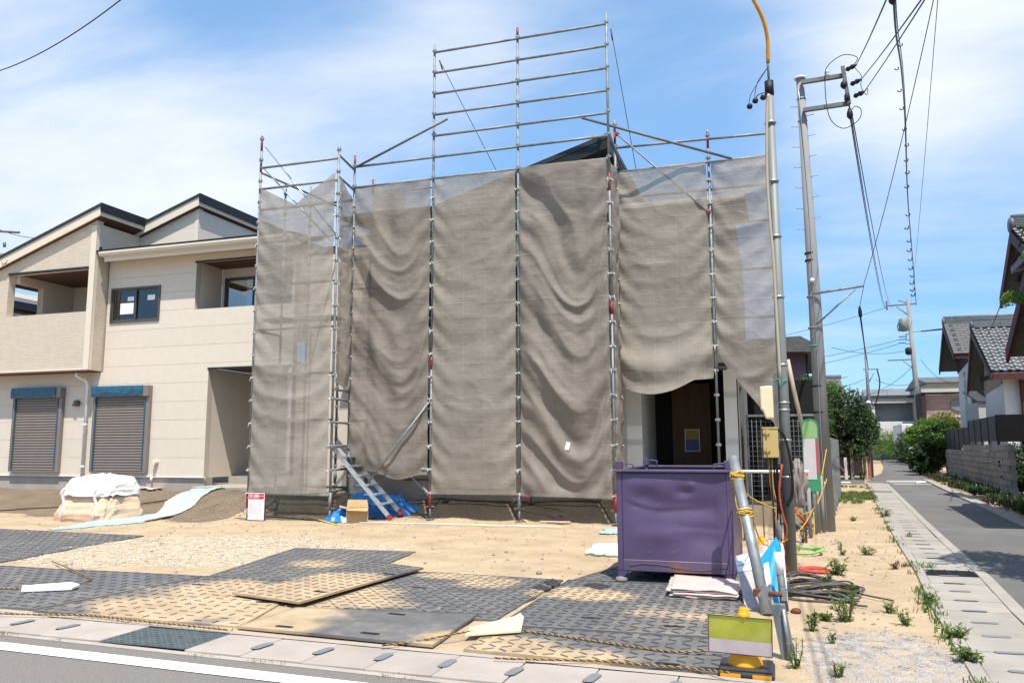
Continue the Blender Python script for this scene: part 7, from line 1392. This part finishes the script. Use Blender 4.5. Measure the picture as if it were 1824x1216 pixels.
for i in range(7): MB().tube([fpx(1627+i*.8, 655+i*6), fpx(1634+i*.8, 654+i*6)], .02, 4).build('step_bolt', 'galvanised', FP)
P2 = thing('utility_pole', 'slim steel pole with a drooping cable loop beyond the bush', 'utility pole', (6.3, 60, 0), 'distant utility poles')
MB().tube([aY(1550, 760, 60), aY(1546, 690, 60), aY(1540, 604, 60)], [.14, .11, .08], 8).build('shaft', 'galvanised', P2); MB().beam(aY(1537, 658, 60), aY(1565, 657, 60), .06, .06).tube([aY(1547, 682, 60), aY(1557, 664, 60)], .03, 5).build('arm', 'galv_dull', P2)
P3 = thing('utility_pole', 'thin distant pole with a small bracket left of the slim pole', 'utility pole', (9, 90, 0), 'distant utility poles'); MB().tube([aY(1531, 760, 90), aY(1528, 691, 90)], .1, 6).beam(aY(1530, 705, 90), aY(1542, 698, 90), .06, .06).build('shaft', 'galv_dull', P3)
SL = thing('lane_lamp', 'small lane lamp with a white domed head above the bush', 'lamp', (4.0, 39, 0)); MB().tube([(4.05, 39, 0), aY(1547, 720, 39)], .05, 8).build('post', 'pole_concrete', SL); q_ = aY(1547, 718, 39); MB().lathe(q_, [(.12, 0), (.13, .02), (.07, .10), (.02, .13)], 12).build('head', 'plaster_white', SL)
def aerial(label, x, y0, y1, d, w):
    t = thing('tv_aerial', label, 'aerial', tuple(aY(x, y1, d)), 'television aerials'); q = MB().tube([aY(x, y1, d), aY(x, y0, d)], .03, 5); a = aY(x-w, y0+4, d); b = aY(x+w, y0-4, d); q.tube([a, b], .02, 4)
    for i in range(9): c_ = a.lerp(b, i/8); q.tube([c_-Vector((0, .45-.03*i, 0)), c_+Vector((0, .45-.03*i, 0))], .012, 4)
    return q.build('antenna', 'galv_dull', t)
aerial('television aerial rising above the brown tiled roof', 1487, 675, 706, 57, 22); aerial('television aerial above the silvery tiled roof', 1580, 694, 716, 104, 10)
# ------------------------------------------------------------------ overhead lines
def wire(label, P, r, name='overhead_cable', m='cable_black', n=5, grp='overhead lines'): return single(name, MB().tube(P, r, n), m, label, 'cable', tuple(Vector(P[0])), grp)
for (x, z), (px, py), lab in zip(ISZ, ((1578, -10), (1640, -10), (1665, -40)), ('uppermost power line from the crossarm insulators towards the road', 'middle power line from the crossarm insulators towards the road', 'lowest power line from the crossarm insulators towards the road')):
    a = Vector((x+.18, uy-.28, z+.03)); b = aY(px, py, 6.5); b = b+(b-a)*.6; wire(lab, sagline(a, b, .05, 12), .0075)
for i, (px, py) in enumerate(((1578, 545), (1580, 546), (1590, 545))): wire(('first thin line from the utility pole to the far transformer pole', 'second thin line from the utility pole to the far transformer pole', 'third thin line from the utility pole to the far transformer pole')[i], sagline((1.5+i*.02, uy-.2, pC.z-.28), aY(px, py, 69), 1.2, 24), .010)
A0 = aY(1590, -30, 11); A1 = aY(1596, 60, 14); A2 = aY(1606, 130, 19); A3 = aY(1612, 220, 26); A4 = aY(1617, 360, 42); A5 = aY(1626, 470, 58); A6 = aY(1632, 545, 69)
PC = curve([A0, A1, A2, A3, A4, A5, A6], 10); hc = thing('hanger_cable', 'twin cable strung with open ring hangers up the lane', 'cable', tuple(A0), 'overhead lines')
MB().tube(PC, .018, 5).build('cable', 'cable_black', hc); MB().tube([p+Vector((.03, 0, .12)) for p in PC], .009, 4).build('messenger', 'cable_black', hc)
for (px, py, d) in ((1604, 80, 15), (1597, 122, 18), (1602, 161, 21), (1606, 193, 23.5), (1611, 230, 27), (1615, 258, 29), (1614, 285, 32), (1616, 307, 34), (1615, 332, 37), (1617, 382, 44), (1615, 405, 47), (1619, 428, 50), (1619, 445, 52), (1621, 461, 55), (1622, 477, 58), (1625, 490, 60), (1624, 503, 62), (1625, 515, 64), (1626, 524, 66)):
    c_ = aY(px, py, d); R0 = 0.0034*d*0.62; MB().tube([c_+Vector((R0*math.cos(t), 0, R0*math.sin(t))) for t in [math.pi*(-1.0+1.25*i/8) for i in range(9)]], .0006*d, 4, False).build('ring_hanger', 'cable_black', hc)
MB().lathe(aY(1590, 8, 11.6), [(.02, 0), (.05, .04), (.05, .12), (.02, .16)], 8).build('tension_clamp', 'rubber_black', hc)
wire('line running from overhead down to the bracket arm of the utility pole', sagline(aY(1665, -10, 8.5), (1.56, uy-.15, aY(1533, 512, uy).z+.02), .12, 20), .005)
wire('faint line beside the ring hanger cable', sagline(aY(1672, -20, 12), aY(1622, 540, 60), .3, 20), .006)
bk = Vector((1.56, uy-.15, aY(1533, 512, uy).z)); wire('line hanging from the bracket arm with a black insulator', [bk, aY(1531, 548, 15.0)], .005)
IN = single('strain_insulator', MB().lathe(aY(1533, 567, 15.1), [(.008, 0), (.03, .04), (.034, .12), (.02, .2), (.008, .22)], 10, (-.03, -.05, 1)), 'rubber_black', 'black strain insulator hanging below the bracket arm', 'insulator', tuple(aY(1533, 567, 15.1)))
wire('bundled cable from the strain insulator down to the slim far pole', sagline(aY(1533, 567, 15.1), aY(1548, 657, 60), .35, 24), .016)
wire('cable loop drooping beside the slim far pole', curve([aY(1562, 657, 59.9), aY(1567, 680, 59.9), aY(1563, 708, 59.9), aY(1556, 722, 59.9), aY(1550, 712, 59.9)], 6), .045)
HL = [((1601, 605), (1300, 655), 'upper line from the transformer pole towards the plot'), ((1602, 612), (1300, 672), 'lower line from the transformer pole towards the plot'), ((1578, 548), (1180, 640), 'long thin line slanting down from the crossarm end'), ((1612, 625), (1480, 618), 'slack line left of the transformer pole'), ((1628, 650), (1540, 705), 'line slanting from the transformer pole to the slim pole'), ((1540, 675), (1440, 690), 'low line left of the slim pole'), ((1632, 680), (1560, 676), 'low line between the slim pole and the transformer pole'), ((1640, 640), (1690, 680), 'service line from the transformer pole to the white house'), ((1631, 690), (1720, 697), 'low line passing behind the white house')]
for (a, b, lab) in HL: wire(lab, sagline(aY(*a, 68.6), aY(*b, 64), .35, 16), .018)
wire('thick black protective sleeve on the line to the charcoal roof', [aY(1641, 590, 60), aY(1680, 586, 50)], .05); wire('thin line carrying the black sleeve from the transformer pole', [aY(1626, 591, 68.5), aY(1641, 590, 60)], .02)
wire('service line running down across the tiled roofs', sagline(aY(1835, 360, 20), aY(1757, 600, 34), .3, 14), .014)
wire('thin cable hanging in the open sky over the beige house', sagline(aY(-60, 140, 9), aY(240, -20, 7), .22, 16), .008)
lp = thing('line_bracket', 'grey bracket arm with wires beyond the beige house roof', 'bracket', tuple(aY(-20, 412, 24))); MB().tube([aY(-20, 411, 24), aY(34, 414, 24)], .05, 6).build('arm', 'galv_dull', lp); MB().tube(sagline(aY(-20, 400, 24), aY(60, 424, 24), .1, 8), .012, 4).build('wire', 'cable_black', lp); MB().tube([aY(8, 440, 24), aY(8, 432, 24)], .06, 6).build('stub', 'galv_dull', lp)
